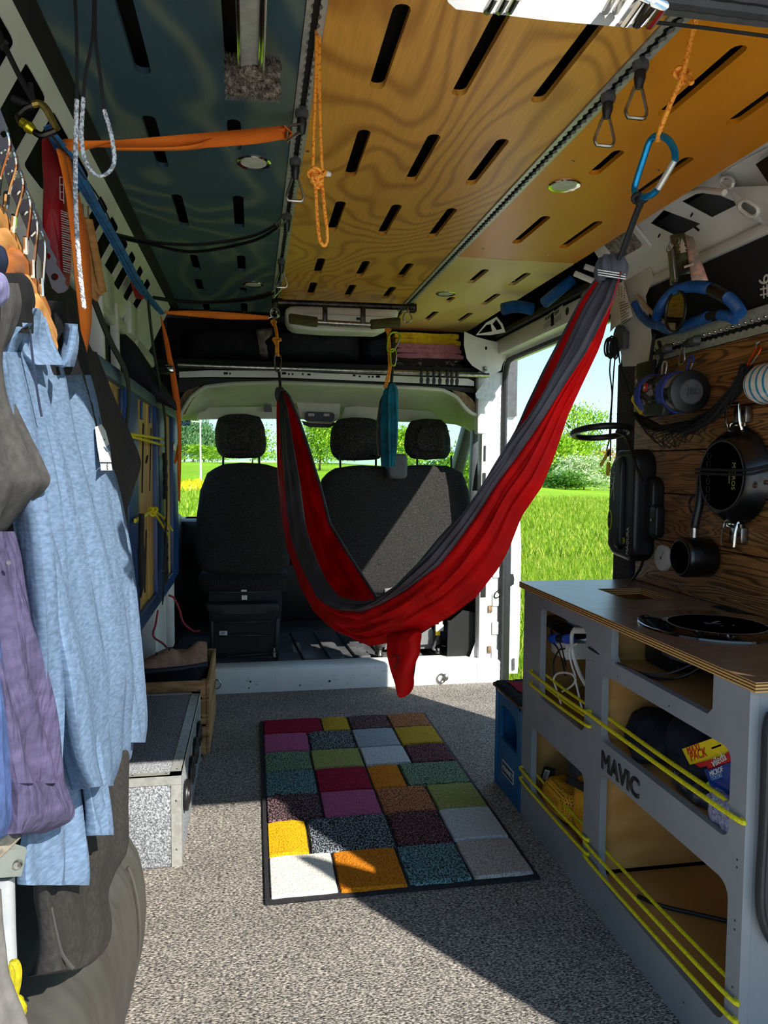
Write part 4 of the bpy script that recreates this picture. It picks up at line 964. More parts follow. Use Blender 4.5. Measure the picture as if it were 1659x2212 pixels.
def rx(cu, cv):
    P_ = U(500 + cu * .4521, 1450 + cv * .4521, 'z', .012); return P_.x
xl = min(rx(r_[0][0], r_[1]) for r_ in rows); xr = sum(rx(r_[0][4], r_[1]) for r_ in rows) / 7
mb = MB(); mb.span((xl - .012, RY[7] - .010, .0005), (xr + .010, RY[0] + .012, .009), .003); obj('backing', mb, mat('rug edge', '232127', .95, 0., '121014', 200), rug)
for k, (xs, cv, names) in enumerate(rows):
    X = [xl] + [rx(c, cv) for c in xs[1:4]] + [xr]
    for j, nm in enumerate(names.split()):
        y1 = RY[k] + R.uniform(-.008, .008) * (k > 0); y0 = RY[k + 1] + R.uniform(-.004, .004)
        nm = {'yel_o': 'ochre'}.get(nm, nm)
        a, b = X[j] + .0022, X[j + 1] - .0022; c, d = y0 + .0022, RY[k] - .0022; mb = MB()
        nx = max(3, int((b - a) / .03)); ny = max(3, int((d - c) / .03))
        def pf(s, q):
            e_ = min(s, 1 - s) * (b - a); g_ = min(q, 1 - q) * (d - c); r_ = min(1, e_ / .006, g_ / .006) if min(e_, g_) < .006 else 1
            x = a + (b - a) * s; y = c + (d - c) * q; n_ = mnoise.noise(Vector((x * 16, y * 16, 0))) * .0022
            return Vector((x + .004 * mnoise.noise(Vector((y * 30, k, j))) * (s in (0, 1)), y + .004 * mnoise.noise(Vector((x * 30, k, 5 + j))) * (q in (0, 1)), .006 + (.012 + n_) * (1 - (1 - r_) ** 2)))
        S = [0, .02] + [(i + .0) / nx for i in range(1, nx)] + [.98, 1]; Q = [0, .03] + [i / ny for i in range(1, ny)] + [.97, 1]
        vs = [pf(s, q) for q in Q for s in S]; n_ = len(S)
        mb.add(vs, [(jj * n_ + i, jj * n_ + i + 1, jj * n_ + n_ + i + 1, jj * n_ + n_ + i) for jj in range(len(Q) - 1) for i in range(n_ - 1)], True)
        obj('pile_patch', mb, PILE[nm], rug)

# ---------------------------------------------------------------- hammock (plane from the right rear rail to the left front rail)
HA = Vector((.70, 1.05, 0)); HD = Vector((.095 - .70, 3.25 - 1.05, 0)).normalized(); HN = Vector((HD.y, -HD.x, 0))    # HN points to the side door
def HPX(px, off): return [UP(u, v, HA + HN * off, HN) for u, v in px]
L_ = [(1338, 590), (1334, 606), (1326, 645), (1320, 662), (1299, 741), (1251, 843), (1227, 895), (1197, 985), (1171, 1050), (1126, 1115), (1098, 1188), (1076, 1228), (1027, 1291), (973, 1331), (924, 1358), (897, 1372), (826, 1391), (799, 1396), (737, 1367), (692, 1326), (656, 1273), (648, 1237), (625, 1184), (610, 1117), (603, 1050), (600, 960), (599, 900), (600, 845)]
G1 = [(1342, 585), (1338, 600), (1330, 640), (1269, 759), (1224, 825), (1182, 892), (1148, 943), (1112, 994), (1077, 1040), (1031, 1112), (992, 1167), (951, 1219), (880, 1273), (826, 1304), (781, 1322), (737, 1318), (692, 1291), (665, 1251), (648, 1215), (634, 1170), (623, 1108), (619, 1050), (611, 990), (606, 920), (602, 845)]
G0 = [(1306, 592), (1299, 599), (1262, 660), (1242, 702), (1206, 783), (1175, 849), (1148, 895), (1115, 935), (1076, 1000), (1064, 1021), (1009, 1099), (950, 1161), (906, 1215), (853, 1269), (813, 1294), (790, 1298), (760, 1296), (732, 1288), (705, 1255), (684, 1210), (668, 1165), (655, 1120), (645, 1040), (632, 960), (620, 880), (610, 845)]
F_ = [(1299, 589), (1260, 640), (1221, 714), (1175, 801), (1139, 876), (1118, 925), (1080, 992), (1064, 1021), (1009, 1099), (950, 1161), (906, 1215), (853, 1269), (813, 1295), (784, 1250), (750, 1197), (710, 1130), (690, 1050), (680, 1020), (665, 970), (642, 902), (622, 855), (613, 845)]
NS = 110
def taper(t): return max(0., sin(pi * t)) ** .6
def curve(px, off):
    P0_ = resample(HPX(px, 0), NS)
    o = []
    for i, p in enumerate(P0_):
        t = i / (NS - 1); k = off * taper(t)
        # shift sideways along the line of sight so that the cloth opens by k
        dr = (p - EYE); dr.normalize(); s_ = k / dr.dot(HN); o.append(p + dr * s_)
    return o
CL, C1, C0, CF = curve(L_, .0), curve(G1, -.07), curve(G0, -.075), curve(F_, .085)
CB = [((a + b) * .5 + HN * .05 * taper(i / (NS - 1)) - Vector((0, 0, .02)) * taper(i / (NS - 1))) for i, (a, b) in enumerate(zip(CL, CF))]
def strip_surf(A, B, n, amp, seed, bow=0., top=0.):
    def fn(a, b):
        i = int(round(b * (NS - 1))); p = A[i].lerp(B[i], a); t = b; wd = (B[i] - A[i]).length
        r_ = sin(a * 19 + 4 * sin(t * 5 + seed)) * .5 + mnoise.noise(Vector((a * 7, t * 9, seed))) * 1.3
        nrm = (-HN + Vector((0, 0, -.3))).normalized()
        return p + nrm * (amp * (.25 + .75 * taper(t)) * r_ * sin(pi * min(1, a * 4) / 2 if a < .25 else (pi / 2 if a < .75 else pi / 2 * (1 - a) * 4)) + bow * sin(pi * a) * taper(t))
    mb = MB(); mb.grid(fn, n, NS); return mb
red_c = mat_cloth('red nylon', 'e80a0c', 'c80508', 10, trans=.42, rough=.6, bump=.5, bs=9)
gry_c = mat_cloth('grey nylon', '55525b', '464249', 10, trans=.2, rough=.6, bump=.5, bs=9)
hm_ = thing('hammock', 'red and dark grey nylon hammock slung diagonally across the van', 'hammock', (.42, 2.1, .58))
obj('outer_panel', strip_surf(CL, C1, 22, .011, 1, .02), red_c, hm_, solid=.0015)
obj('grey_panel', strip_surf(C1, C0, 18, .010, 5, .025), gry_c, hm_, solid=.0015, label='dark grey nylon border panel')
obj('inner_panel', strip_surf(CL, CB, 8, .006, 9, -.0), red_c, hm_, solid=.0015)
obj('inner_panel', strip_surf(CB, CF, 14, .010, 12, -.0), red_c, hm_, solid=.0015)
C2 = [p + HN * .012 * taper(i / (NS - 1)) + Vector((0, 0, -.035)) * taper(i / (NS - 1)) for i, p in enumerate(C0)]
obj('grey_panel', strip_surf(C0, C2, 6, .003, 15), gry_c, hm_, solid=.0015, label='dark grey nylon turned over rim')
mb = MB(); mb.tube([p + HN * .004 for p in CF], .006, 6); obj('hem', mb, gry_c, hm_)
# gathered top end with cord channel, bottom end, white stitching
def tuft(c, ax, r0, ln, m_, nm):
    mb = MB(); ax = Vector(ax).normalized(); x = ax.orthogonal().normalized(); y = ax.cross(x); c = Vector(c)
    def fn(a, b):
        an = 2 * pi * a; r_ = r0 * (1 + .16 * sin(9 * an) + .06 * sin(5 * an + 1)) * (.55 + .75 * sin(pi * min(1, .15 + b * .7))); return c + ax * ln * b + (x * cos(an) + y * sin(an)) * r_
    mb.grid(fn, 48, 10, True); mb.f.append(list(range(48))); mb.sm.append(False); return obj(nm, mb, m_, hm_)
e0 = UP(1318, 556, HA, HN); e1 = UP(1322, 600, HA, HN)
tuft(e0, e1 - e0, .021, (e1 - e0).length * 1.15, mat_cloth('grey nylon top', '55565e', '44454c', 10, trans=.1, bump=.3), 'gathered_end')
mb = MB(); dn = (e1 - e0).normalized(); cr_ = Vector((RT.x, RT.y, RT.z))
for k in range(3):
    c = e0.lerp(e1, .72 + k * .12); d_ = (EYE - c).normalized() * .027
    mb.tube([c + d_ + cr_ * s_ * .024 + dn * (.004 * s_) - d_ * (abs(s_) ** 2) * .35 for s_ in [-1 + .25 * i for i in range(9)]], .0011, 4)
obj('stitching', mb, 'white plastic', hm_, label='white stitching')
f0 = UP(604, 838, HA, HN); f1 = UP(606, 862, HA, HN)
tuft(f0, f1 - f0, .016, .06, gry_c, 'gathered_end')
# stuff pouch hanging off the bottom
pp = [(840, 1370), (902, 1362), (896, 1385), (897, 1410), (892, 1440), (888, 1468), (878, 1498), (868, 1509), (864, 1506), (856, 1470), (848, 1428), (845, 1390)]
mb = MB(); n0 = len(pp)
Pp = resample([UP(u, v, HA + HN * -.03, HN) for u, v in pp + [pp[0]]], 37)[:-1]; cc = sum(Pp, Vector()) / 36
def pouch(a, b):
    i = int(round(a * 36)) % 36; s_ = sin(pi * b) ** .4; q = cc + (Pp[i] - cc) * s_; return q + HN * (.022 * -cos(pi * b) + .004 * sin(40 * q.z) + .008 * mnoise.noise(q * 22))
mb.grid(pouch, 36, 13, True); obj('stuff_pouch', mb, red_c, hm_)
mb = MB(); mb.tube([UP(u, v, HA + HN * -.06, HN) for u, v in [(846, 1420), (852, 1414), (860, 1416), (860, 1430), (852, 1442), (849, 1444)]], .0016, 5); mb.tube([UP(u, v, HA + HN * -.01, HN) for u, v in [(900, 1372), (899, 1410), (893, 1450), (889, 1480)]], .004, 6); obj('piping', mb, 'black strap', hm_)
# suspension at the rear right: orange cord, blue carabiner, black cord
def HQ(u, v, o=0): return UP(u, v, HA + HN * o, HN)
t = thing('orange_rope', 'orange cord with a knot hanging from the right rail to the blue carabiner', 'cord', HQ(1480, 100))
top_ = Vector((.685, 1.09, 1.845))
for o in (-.004, .004):
    mb = MB(); mb.tube(smooth_path([top_ + HN * o, HQ(1493, 80, o), HQ(1482, 130, o * 1.2), HQ(1470, 175, o * 1.3), HQ(1448, 225, o * 2), HQ(1426, 280, o * 1.5), HQ(1421, 306, o)], 40), .0042, 8); obj('strand', mb, 'orange cord', t)
mb = MB(); knot(mb, HQ(1474, 162), .013, .004); mb.tube([HQ(1476, 165), HQ(1490, 170), HQ(1494, 180)], .0045, 8); obj('knot', mb, 'orange cord', t)
blue_al = mat('blue anodised', '1f95d0', .28, .7, '187fb4', 60)
a = HQ(1418, 292); b = HQ(1392, 432); dd = b - a; sd = (RT * .95 + DN * .32); sd = (sd - dd.normalized() * sd.dot(dd.normalized())).normalized()
t = thing('carabiner', 'large blue carabiner with a silver gate holding the hammock cord', 'carabiner', a)
mb = MB(); mb.tube(smooth_path([HQ(u, v) for u, v in [(1459, 346), (1457, 325), (1446, 305), (1430, 294), (1414, 295), (1402, 308), (1391, 340), (1378, 380), (1371, 406), (1374, 420), (1388, 426), (1406, 421), (1419, 411)]], 44), .0058, 10); obj('spine', mb, blue_al, t)
mb = MB(); mb.tube([HQ(1457, 347), HQ(1421, 408)], .0052, 8); obj('gate', mb, 'aluminium', t, label='silver gate')
t = thing('hammock_sling', 'black cord between the blue carabiner and the gathered hammock top', 'cord', HQ(1370, 480))
for o, e_ in ((-.003, 0), (.003, 4)):
    mb = MB(); mb.tube(smooth_path([HQ(1384 + e_, 424, o), HQ(1380 + e_, 442, o), HQ(1362 + e_, 490, o), HQ(1346 + e_, 535, o), HQ(1336 + e_, 562, o)], 20), .0042, 8); obj('strand', mb, 'black strap', t)
mb = MB(); knot(mb, HQ(1382, 432), .012, .0042); obj('knot', mb, 'black strap', t)
# suspension at the left front
t = thing('orange_rope', 'orange knotted cord from the left rail holding the far end of the hammock', 'cord', HQ(597, 720))
mb = MB(); mb.tube(smooth_path([HQ(591, 688), HQ(594, 710), HQ(598, 735), HQ(596, 752), HQ(596, 768)], 24), .0045, 8); mb.tube(smooth_path([HQ(592, 690), HQ(598, 715), HQ(600, 740), HQ(601, 770)], 20), .0045, 8); obj('strand', mb, 'orange cord', t)
mb = MB(); knot(mb, HQ(597, 736), .015, .005); mb.tube([HQ(598, 735), HQ(606, 732), HQ(607, 736)], .004, 6); knot(mb, HQ(591, 697), .012, .004); obj('knot', mb, 'orange cord', t)
a = HQ(599, 766); b = HQ(603, 803); t = thing('carabiner', 'silver carabiner on the orange cord at the far end of the hammock', 'carabiner', a)
biner(t, a, b - a, RT, (b - a).length, .028, .0035, MATS['steel'], MATS['steel'])
mb = MB(); mb.tube(smooth_path([HQ(602, 800), HQ(604, 815), HQ(606, 842)], 10), .006, 8); tag(obj('hammock_sling', mb, 'black strap'), 'black cord tying the far end of the hammock to the silver carabiner', 'cord')

# second, packed hammock (teal) hanging in front of the seats
teal = mat_cloth('teal nylon', '1a7d96', '12566a', 12, trans=.25, bump=.6, bs=12); yt = 3.30
t = thing('packed_hammock', 'teal and dark grey rolled hammock hanging from the yellow carabiner', 'hammock', U(843, 1000, 'y', yt))
def column(lft, rgt, y, m_, nm, n=48, th=.05, off=0.):
    A = resample([U(u, v, 'y', y + off) for u, v in lft], 30); B = resample([U(u, v, 'y', y + off) for u, v in rgt], 30)
    def fn(a, b):
        i = int(round(b * 29)); an = 2 * pi * a; c = (A[i] + B[i]) / 2; h = (B[i] - A[i]) / 2; k = 1 + .13 * sin(7 * an + 2 * b) + .07 * sin(13 * an + 5 * b)
        return c + h * cos(an) * (1 if abs(cos(an)) > .97 else k) + Vector((0, -th * sin(an) * k, 0)) * min(1, .35 + 2 * b)
    mb = MB(); mb.grid(fn, n, 30, True); mb.f += [list(range(n)), list(range(n * 29, n * 30))]; mb.sm += [False, False]; return obj(nm, mb, m_, t)
column([(838, 830), (829, 846), (824, 880), (822, 930), (823, 975), (826, 1008)], [(852, 828), (859, 842), (860, 880), (859, 930), (857, 970), (852, 1008)], yt, teal, 'teal_roll', 48, .04)
column([(833, 840), (820, 865), (815, 905), (814, 950), (818, 985)], [(845, 835), (846, 870), (846, 930), (844, 985)][:4], yt + .03, gry_c, 'grey_roll', 30, .035)
mb = MB(); mb.tube([U(848, 735, 'y', yt), U(849, 780, 'y', yt), U(845, 832, 'y', yt)], .007, 8); obj('hanging_strap', mb, 'black strap', t)
t = thing('orange_rope', 'orange double cord hanging left of the yellow carabiner', 'cord', U(838, 770, 'y', yt))
for e_ in (0, 4):
    mb = MB(); mb.tube(smooth_path([U(837 + e_ / 2, 706, 'y', yt - .01), U(838 + e_, 745, 'y', yt - .01), U(840 + e_, 790, 'y', yt - .01), U(836 + e_, 815, 'y', yt - .01), U(830 + e_, 838, 'y', yt - .01)], 24), .0045, 8); obj('strand', mb, 'orange cord', t)
mb = MB(); knot(mb, U(838, 714, 'y', yt - .01), .012, .0045); obj('knot', mb, 'orange cord', t)
lime = mat('lime anodised', 'a8b81e', .3, .6, '8f9e14', 60)
a = U(852, 718, 'y', yt - .02); b = U(848, 760, 'y', yt - .02); t = thing('carabiner', 'yellow green screw gate carabiner holding the packed teal hammock', 'carabiner', a)
biner(t, a, b - a, RT, (b - a).length, .05, .005, lime, MATS['chrome'])
a = U(848, 754, 'y', yt - .02); b = U(852, 790, 'y', yt - .02); t = thing('carabiner', 'yellow green carabiner hanging below the screw gate carabiner', 'carabiner', a)
biner(t, a, b - a, RT, (b - a).length, .028, .004, lime, MATS['steel'])

# ---------------------------------------------------------------- kitchen cabinet
XF = .853
gp = mat('grey paint', '85878a', .45, 0., '7c7f83', 5, bump=.08, bs=300)
cab = thing('kitchen_cabinet', 'grey painted plywood kitchen unit with open compartments along the right wall', 'cabinet', (1.06, 1.69, 0))
fo = [(1.142, 0), (2.235, 0), (2.235, .738), (1.142, .738)]
ho = [rrect(1.787, .432, 2.095, .706, .02), rrect(1.245, .640, 1.650, .745, .015), rrect(1.188, .448, 1.692, .616, .022), rrect(1.780, .110, 2.152, .322, .022), rrect(1.182, .098, 1.688, .368, .03)]
ho[1] = [(1.247, .738), (1.247, .672), (1.262, .657), (1.636, .657), (1.649, .672), (1.649, .738)]
fo = [(1.142, 0), (2.235, 0), (2.235, .738), (1.649, .738), (1.649, .672), (1.636, .657), (1.262, .657), (1.247, .672), (1.247, .738), (1.142, .738)]
mb = MB(); mb.plate(fo, [ho[0]] + ho[2:], .018, lambda a, b, w_: Vector((XF + w_, a, b))); obj('face_frame', mb, gp, cab)
mb = MB(); mb.span((XF + .018, 1.144, 0), (1.262, 1.162, .738)); obj('side_panel', mb, gp, cab)
birch = mat('birch ply', 'c4955a', .45, 0., 'b07f42', 5, (1, .4, 3)); birch_d = mat('birch ply shaded', 'c08a3a', .45, 0., 'a87428', 5, (1, .4, 3))
mb = MB(); mb.plate([(2.215, 0), (2.215, .738)], [], .01, lambda a, b, w_: Vector((0, 0, 0))) if False else None
mb = MB(); hole_ = circ(1.05, .665, .055, 20); mb.plate([(XF + .018, 0), (1.262, 0), (1.262, .738), (XF + .018, .738)], [hole_], .015, lambda a, b, w_: Vector((a, 2.218 + w_, b))); obj('end_panel', mb, birch, cab)
mb = MB(); mb.span((XF + .018, 1.71, .01), (1.255, 1.725, .738)); mb.span((XF + .018, 1.71, .0), (1.255, 1.72, .1)); obj('divider', mb, birch, cab)
mb = MB(); mb.span((1.240, 1.162, .0), (1.258, 2.218, .738)); obj('back_panel', mb, birch, cab)
mb = MB(); mb.span((XF + .018, 1.162, .075), (1.24, 2.218, .09)); obj('shelf', mb, birch, cab)
mb = MB(); mb.span((XF + .018, 1.725, .405), (1.24, 2.218, .42)); obj('shelf', mb, birch, cab)
mb = MB(); mb.span((XF + .018, 1.162, .628), (1.24, 1.71, .642)); obj('shelf', mb, birch, cab)
mb = MB(); mb.span((XF + .018, 1.162, .425), (1.24, 1.71, .44)); obj('shelf', mb, birch, cab)
mb = MB(); mb.span((XF + .10, 2.10, .545), (1.2, 2.216, .56)); obj('shelf', mb, birch, cab)
P1 = Vector((XF - .001, 1.694, .394)); text('lettering', 'MAVIC', .062, 'black', (XF - .0012, 1.592, .401), (0, -1, 0.0), (0, 0, 1), cab, .0006, 'CENTER', 1.0, .028)
for y_, z_ in ((2.225, .66), (2.21, .60), (2.222, .55), (2.217, .52), (1.70, .66), (1.69, .55), (1.20, .7), (1.33, .64), (1.50, .64)):
    pass
mb = MB()
for k in range(24): mb.lathe([(.0022, -.0006), (0, -.0008)], (XF, *R.choice([(R.uniform(1.15, 2.22), R.choice((.05, .63, .39, .72))), (R.choice((2.2, 1.74, 1.16)), R.uniform(.1, .7))])), (1, 0, 0), 6)
obj('paint_chip', mb, 'black', cab)['kind'] = 'stuff'
# worktop with ply edge in two boards
def mat_edge():
    mt, t, b = _base('ply edge', .5, 0., .4); co = _coord(t, (1, 1, 1)); se = t.nodes.new('ShaderNodeSeparateXYZ'); t.links.new(co, se.inputs[0])
    mu = t.nodes.new('ShaderNodeMath'); mu.operation = 'MULTIPLY'; mu.inputs[1].default_value = 2 * pi / .0056; si = t.nodes.new('ShaderNodeMath'); si.operation = 'SINE'
    t.links.new(se.outputs['Z'], mu.inputs[0]); t.links.new(mu.outputs[0], si.inputs[0]); ma = t.nodes.new('ShaderNodeMapRange'); t.links.new(si.outputs[0], ma.inputs[0]); ma.inputs[1].default_value = -1
    t.links.new(_ramp(t, ma.outputs[0], [(.3, lin('4a2f14')), (.55, lin('b98746')), (1, lin('caa062'))]), b.inputs['Base Color']); MATS['ply edge'] = mt; return mt
edge = mat_edge()
film = mat('brown film', '7a5f4a', .28, 0., '6a503c', 16, (1, 3, 1), spec=.6, bump=.12, bs=260)
wt = thing('worktop', 'brown film faced plywood worktop with a cut out and layered edge', 'worktop', (1.06, 1.7, .738))
def WT(y0, y1, holes):
    mb = MB(); mb.plate([(.852, y0), (1.248, y0), (1.248, y1), (.852, y1)], holes, .0008, lambda a, b, w_: Vector((a, b, .757 - w_))); obj('top_face', mb, film, wt)
    mb = MB(); mb.plate([(.8525, y0 + .0005), (1.2475, y0 + .0005), (1.2475, y1 - .0005), (.8525, y1 - .0005)], holes, .0185, lambda a, b, w_: Vector((a, b, .7562 - w_))); obj('core', mb, edge, wt)
WT(1.128, 1.788, []); WT(1.7895, 2.283, [rrect(1.035, 1.912, 1.180, 2.104, .006, 2)])
# induction plate
t = thing('induction_hob', 'round black glass hob sunk in the worktop', 'hob', (1.075, 1.555, .757))
gl_b = mat('hob glass', '060607', .06, 0., '050506', 4, spec=.6, coat=.6)
hob_c = Vector((1.068, 1.556, .757)); mb = MB(); mb.lathe([(0, .006), (.170, .006), (.175, .004), (.176, 0)], hob_c, (0, 0, 1), 64); obj('glass', mb, gl_b, t)
mb = MB(); mb.lathe([(.108, .0062), (.1095, .0064), (.111, .0062)], hob_c, (0, 0, 1), 56); obj('printed_ring', mb, mat('print grey', '9a9a98', .5), t)
mb = MB()
for k in range(9): mb.box(hob_c + Vector((R.uniform(-.04, .04), R.uniform(-.03, .03), .0063)), (R.uniform(.004, .016), .002, .0004))
obj('printed_text', mb, 'print grey', t)['kind'] = 'stuff'
mb = MB(); mb.lathe([(.10, -.075), (.12, -.07), (.12, -.02), (.0, -.02)], hob_c, (0, 0, 1), 32); mb.lathe([(.008, -.085), (.008, -.075)], hob_c + Vector((-.06, .06, 0)), (0, 0, 1), 10); obj('housing', mb, 'grey plastic', t)
t = thing('vent_grille', 'small dark slotted vent in the back edge of the worktop', 'vent', (1.232, 1.725, .757))
mb = MB(); mb.span((1.206, 1.660, .757), (1.246, 1.79, .7585)); obj('plate', mb, 'black plastic', t)
for k in range(14):
    mb = MB(); mb.span((1.210, 1.668 + .0085 * k, .7585), (1.242, 1.671 + .0085 * k, .7605)); obj('slat', mb, 'black plastic', t)
# yellow bungee loops
def cord(y0, z0, y1, z1, lab, inner=True, thick=.0042):
    t = thing('bungee_cord', lab, 'cord', (XF, (y0 + y1) / 2, min(z0, z1)), 'yellow bungee cords')
    def run(x, a, b, sag):
        return smooth_path([(XF + .004, a[0] + .006, a[1] + .004), (x, a[0], a[1]), (x, (a[0] + b[0]) / 2, (a[1] + b[1]) / 2 - sag), (x, b[0], b[1]), (XF + .004, b[0] - .006, b[1])], 26)
    mb = MB(); mb.tube(run(XF - .008, (y0, z0), (y1, z1), .003), thick, 8); obj('front_strand', mb, 'yellow cord', t)
    if inner:
        mb = MB(); mb.tube(smooth_path([(XF + .022, y0 - .045, z0 + .004), (XF + .024, (y0 + y1) / 2, (z0 + z1) / 2 - .002), (XF + .022, y1 + .02, z1 + .002)], 20), thick, 8); obj('rear_strand', mb, 'yellow cord', t)
cord(2.147, .494, 1.764, .495, 'yellow bungee across the upper left compartment of the grey unit, upper one')
cord(2.145, .457, 1.762, .462, 'yellow bungee across the upper left compartment of the grey unit, lower one')
cord(1.740, .497, 1.163, .502, 'yellow bungee across the compartment holding the cloths', True, .0048)
cord(2.213, .159, 1.757, .166, 'yellow bungee across the lower left compartment of the grey unit, upper one')
cord(2.212, .125, 1.755, .130, 'yellow bungee across the lower left compartment of the grey unit, lower one', False)
cord(1.738, .155, 1.162, .170, 'yellow bungee across the big empty lower compartment, upper one')
cord(1.736, .119, 1.163, .135, 'yellow bungee across the big empty lower compartment, lower one', False)
# contents: upper left
def X_(u, v, x): return U(u, v, 'x', x)
mb = MB(); mb.span((.90, 2.02, .561), (1.06, 2.13, .612), .006); tag(obj('white_box', mb, 'white plastic'), 'white flat appliance box on the small shelf in the upper left compartment', 'box')
t = thing('cable_gland', 'blue and black screw cable connector before the white box', 'connector', (.905, 1.96, .585)); a = X_(1192, 1379, .90); b = X_(1233, 1380, .90)
mb = MB(); mb.tube([a.lerp(b, .36), a.lerp(b, .66)], .012, 12); obj('body', mb, 'black plastic', t)
for f0_, f1_ in ((0, .35), (.75, 1.0)):
    mb = MB(); mb.tube([a.lerp(b, f0_), a.lerp(b, f0_ + .02), a.lerp(b, f1_)], [.010, .0145, .0145], 12); obj('nut', mb, mat('blue nut', '2c57c8', .4), t)
mb = MB(); P_ = X_(1215, 1350, .95); mb.span(P_ + Vector((-.03, -.12, -.02)), P_ + Vector((.03, .08, .02)), .01); tag(obj('inline_switch', mb, 'black plastic'), 'black mains adapter high up in the upper left compartment', 'adapter')
mb = MB(); mb.span((.93, 1.74, .42), (1.15, 1.93, .66), .012); tag(obj('power_station', mb, 'black'), 'black power unit filling the back of the upper left compartment', 'power unit')
t = thing('cable', 'thick white cable with a ribbed plug in the upper left compartment', 'cable', X_(1250, 1400, .90))
mb = MB(); mb.tube(smooth_path([X_(u, v, .89) for u, v in [(1246, 1361), (1237, 1366), (1235, 1385), (1240, 1420), (1252, 1455), (1266, 1480)]], 30), .0058, 8); obj('lead', mb, 'white plastic', t)
mb = MB(); mb.tube([X_(1244 + k * 1.9, 1361, .885) for k in range(12)], [.009 if k % 2 else .0105 for k in range(12)], 10); obj('plug', mb, 'white plastic', t)
mb = MB(); mb.tube(smooth_path([X_(u, v, .88) for u, v in [(1245, 1391), (1234, 1397), (1230, 1412), (1236, 1440), (1243, 1462), (1240, 1476), (1228, 1487), (1214, 1494)]], 30) , .0028, 6); mb.tube(smooth_path([X_(u, v, .876) for u, v in [(1244, 1470), (1236, 1457), (1218, 1453), (1203, 1456), (1196, 1468), (1201, 1486), (1212, 1520)]], 30), .0030, 6); mb.tube(smooth_path([X_(u, v, .88) for u, v in [(1243, 1470), (1250, 1500), (1258, 1535)]], 12), .0028, 6)
tag(obj('cable', mb, 'white plastic'), 'thin white looped cable in the upper left compartment', 'cable')
mb = MB(); mb.tube(smooth_path([X_(u, v, .90) for u, v in [(1205, 1345), (1192, 1350), (1190, 1362), (1198, 1380)]], 14), .003, 6); mb.tube(smooth_path([X_(u, v, .90) for u, v in [(1192, 1386), (1205, 1400), (1215, 1430), (1221, 1460)]], 14), .003, 6); mb.tube(smooth_path([X_(u, v, .89) for u, v in [(1220, 1401), (1207, 1405), (1196, 1430), (1197, 1460)]], 14), .0026, 6); mb.tube(smooth_path([X_(u, v, .90) for u, v in [(1209, 1386), (1216, 1405), (1222, 1440)]], 14), .0032, 6)
tag(obj('cable', mb, 'black'), 'thin black cables below the blue connector', 'cable')
# middle: cable under the worktop and cube adapter
t = thing('hob_adapter', 'black mains adapter with leads under the worktop beside the hob', 'adapter', (1.0, 1.60, .645)); mb = MB(); mb.span((.96, 1.57, .643), (1.08, 1.69, .715), .01); obj('body', mb, 'black plastic', t)
mb = MB(); mb.tube(smooth_path([(XF - .004, 1.762, .664), (XF + .004, 1.70, .658), (.87, 1.60, .655), (.90, 1.52, .65), (.96, 1.50, .66), (1.0, 1.54, .68)], 40), .0030, 6); obj('lead', mb, 'black', t)
mb = MB(); mb.tube(smooth_path([(.89, 1.585, .648), (.92, 1.52, .66), (.97, 1.49, .69)], 16), .0022, 6); mb.tube(smooth_path([(.885, 1.58, .648), (.93, 1.50, .655), (.98, 1.47, .69)], 16), .0018, 6); obj('lead', mb, 'grey plastic', t)
# cloths compartment
dkc = mat_cloth('navy cotton', '161b28', '0d1019', 40, trans=0, bump=.5)
def lump(name, c, sz, m_, label, cat, amp=.012, fr=22, seed=0):
    c = Vector(c); mb = MB()
    def fn(a, b):
        an = 2 * pi * a; ph = pi * (b - .5); d = Vector((cos(an) * cos(ph), sin(an) * cos(ph), sin(ph))); d = Vector([abs(x) ** .6 * (1 if x > 0 else -1) for x in d])
        q = Vector((d.x * sz[0] / 2, d.y * sz[1] / 2, d.z * sz[2] / 2)); nn = mnoise.noise_vector(q * fr + Vector((seed, 0, seed))); return c + q + nn * amp * (.5 if d.z < -.7 else 1)
    mb.grid(fn, 30, 16, True); return tag(obj(name, mb, m_), label, cat)
lump('folded_cloth', (.985, 1.60, .485), (.20, .19, .095), dkc, 'dark navy cloth bundle at the far end of the cloths compartment', 'cloth', .030, 13, 1)
lump('folded_cloth', (1.02, 1.42, .51), (.25, .22, .15), dkc, 'dark navy cloth bundle in the middle of the cloths compartment', 'cloth', .034, 12, 5)
lump('folded_cloth', (1.12, 1.26, .53), (.18, .17, .17), mat_cloth('black cotton', '101013', '08080a', 40, trans=0), 'black cloth bundle behind the yellow hang tag', 'cloth', .030, 12, 9)
lump('fluffy_cloth', (.895, 1.235, .475), (.06, .11, .07), mat_speckle('lilac fleece', [(.35, '5f6076'), (.55, '8c8da4'), (.7, 'a9aabd')], 160, bump=.9), 'fluffy lilac grey cloth at the near end of the cloths compartment', 'cloth', .012, 40, 3)
lump('fluffy_cloth', (.890, 1.193, .462), (.035, .035, .045), mat_speckle('white fleece', [(.35, '9a97a6'), (.6, 'd8d6e0')], 160, bump=.9), 'small white fluffy cloth corner beside the lilac cloth', 'cloth', .008, 50, 6)
t = thing('cloth_pack', 'blue microfibre cloth pack with a yellow hang tag', 'packet', X_(1540, 1680, .90))
def PK(a, b, w_): return X_(a, b, .895) + Vector((w_, 0, 0))
mb = MB(); mb.plate([(1473, 1618), (1541, 1594), (1578, 1612), (1582, 1626), (1560, 1635), (1490, 1652)], [stadium((1536, 1617), (1558, 1609), 2.2, 5)], .001, PK); obj('hang_tag', mb, mat('tag yellow', 'efd010', .5), t)
pkr = mat('pack red', 'c01020', .35); pkb = mat('pack blue', '123f9a', .3, 0., '0e3278', 20)
def PK2(a, b, w_): return X_(a, b, .889) + Vector((w_, 0, 0))
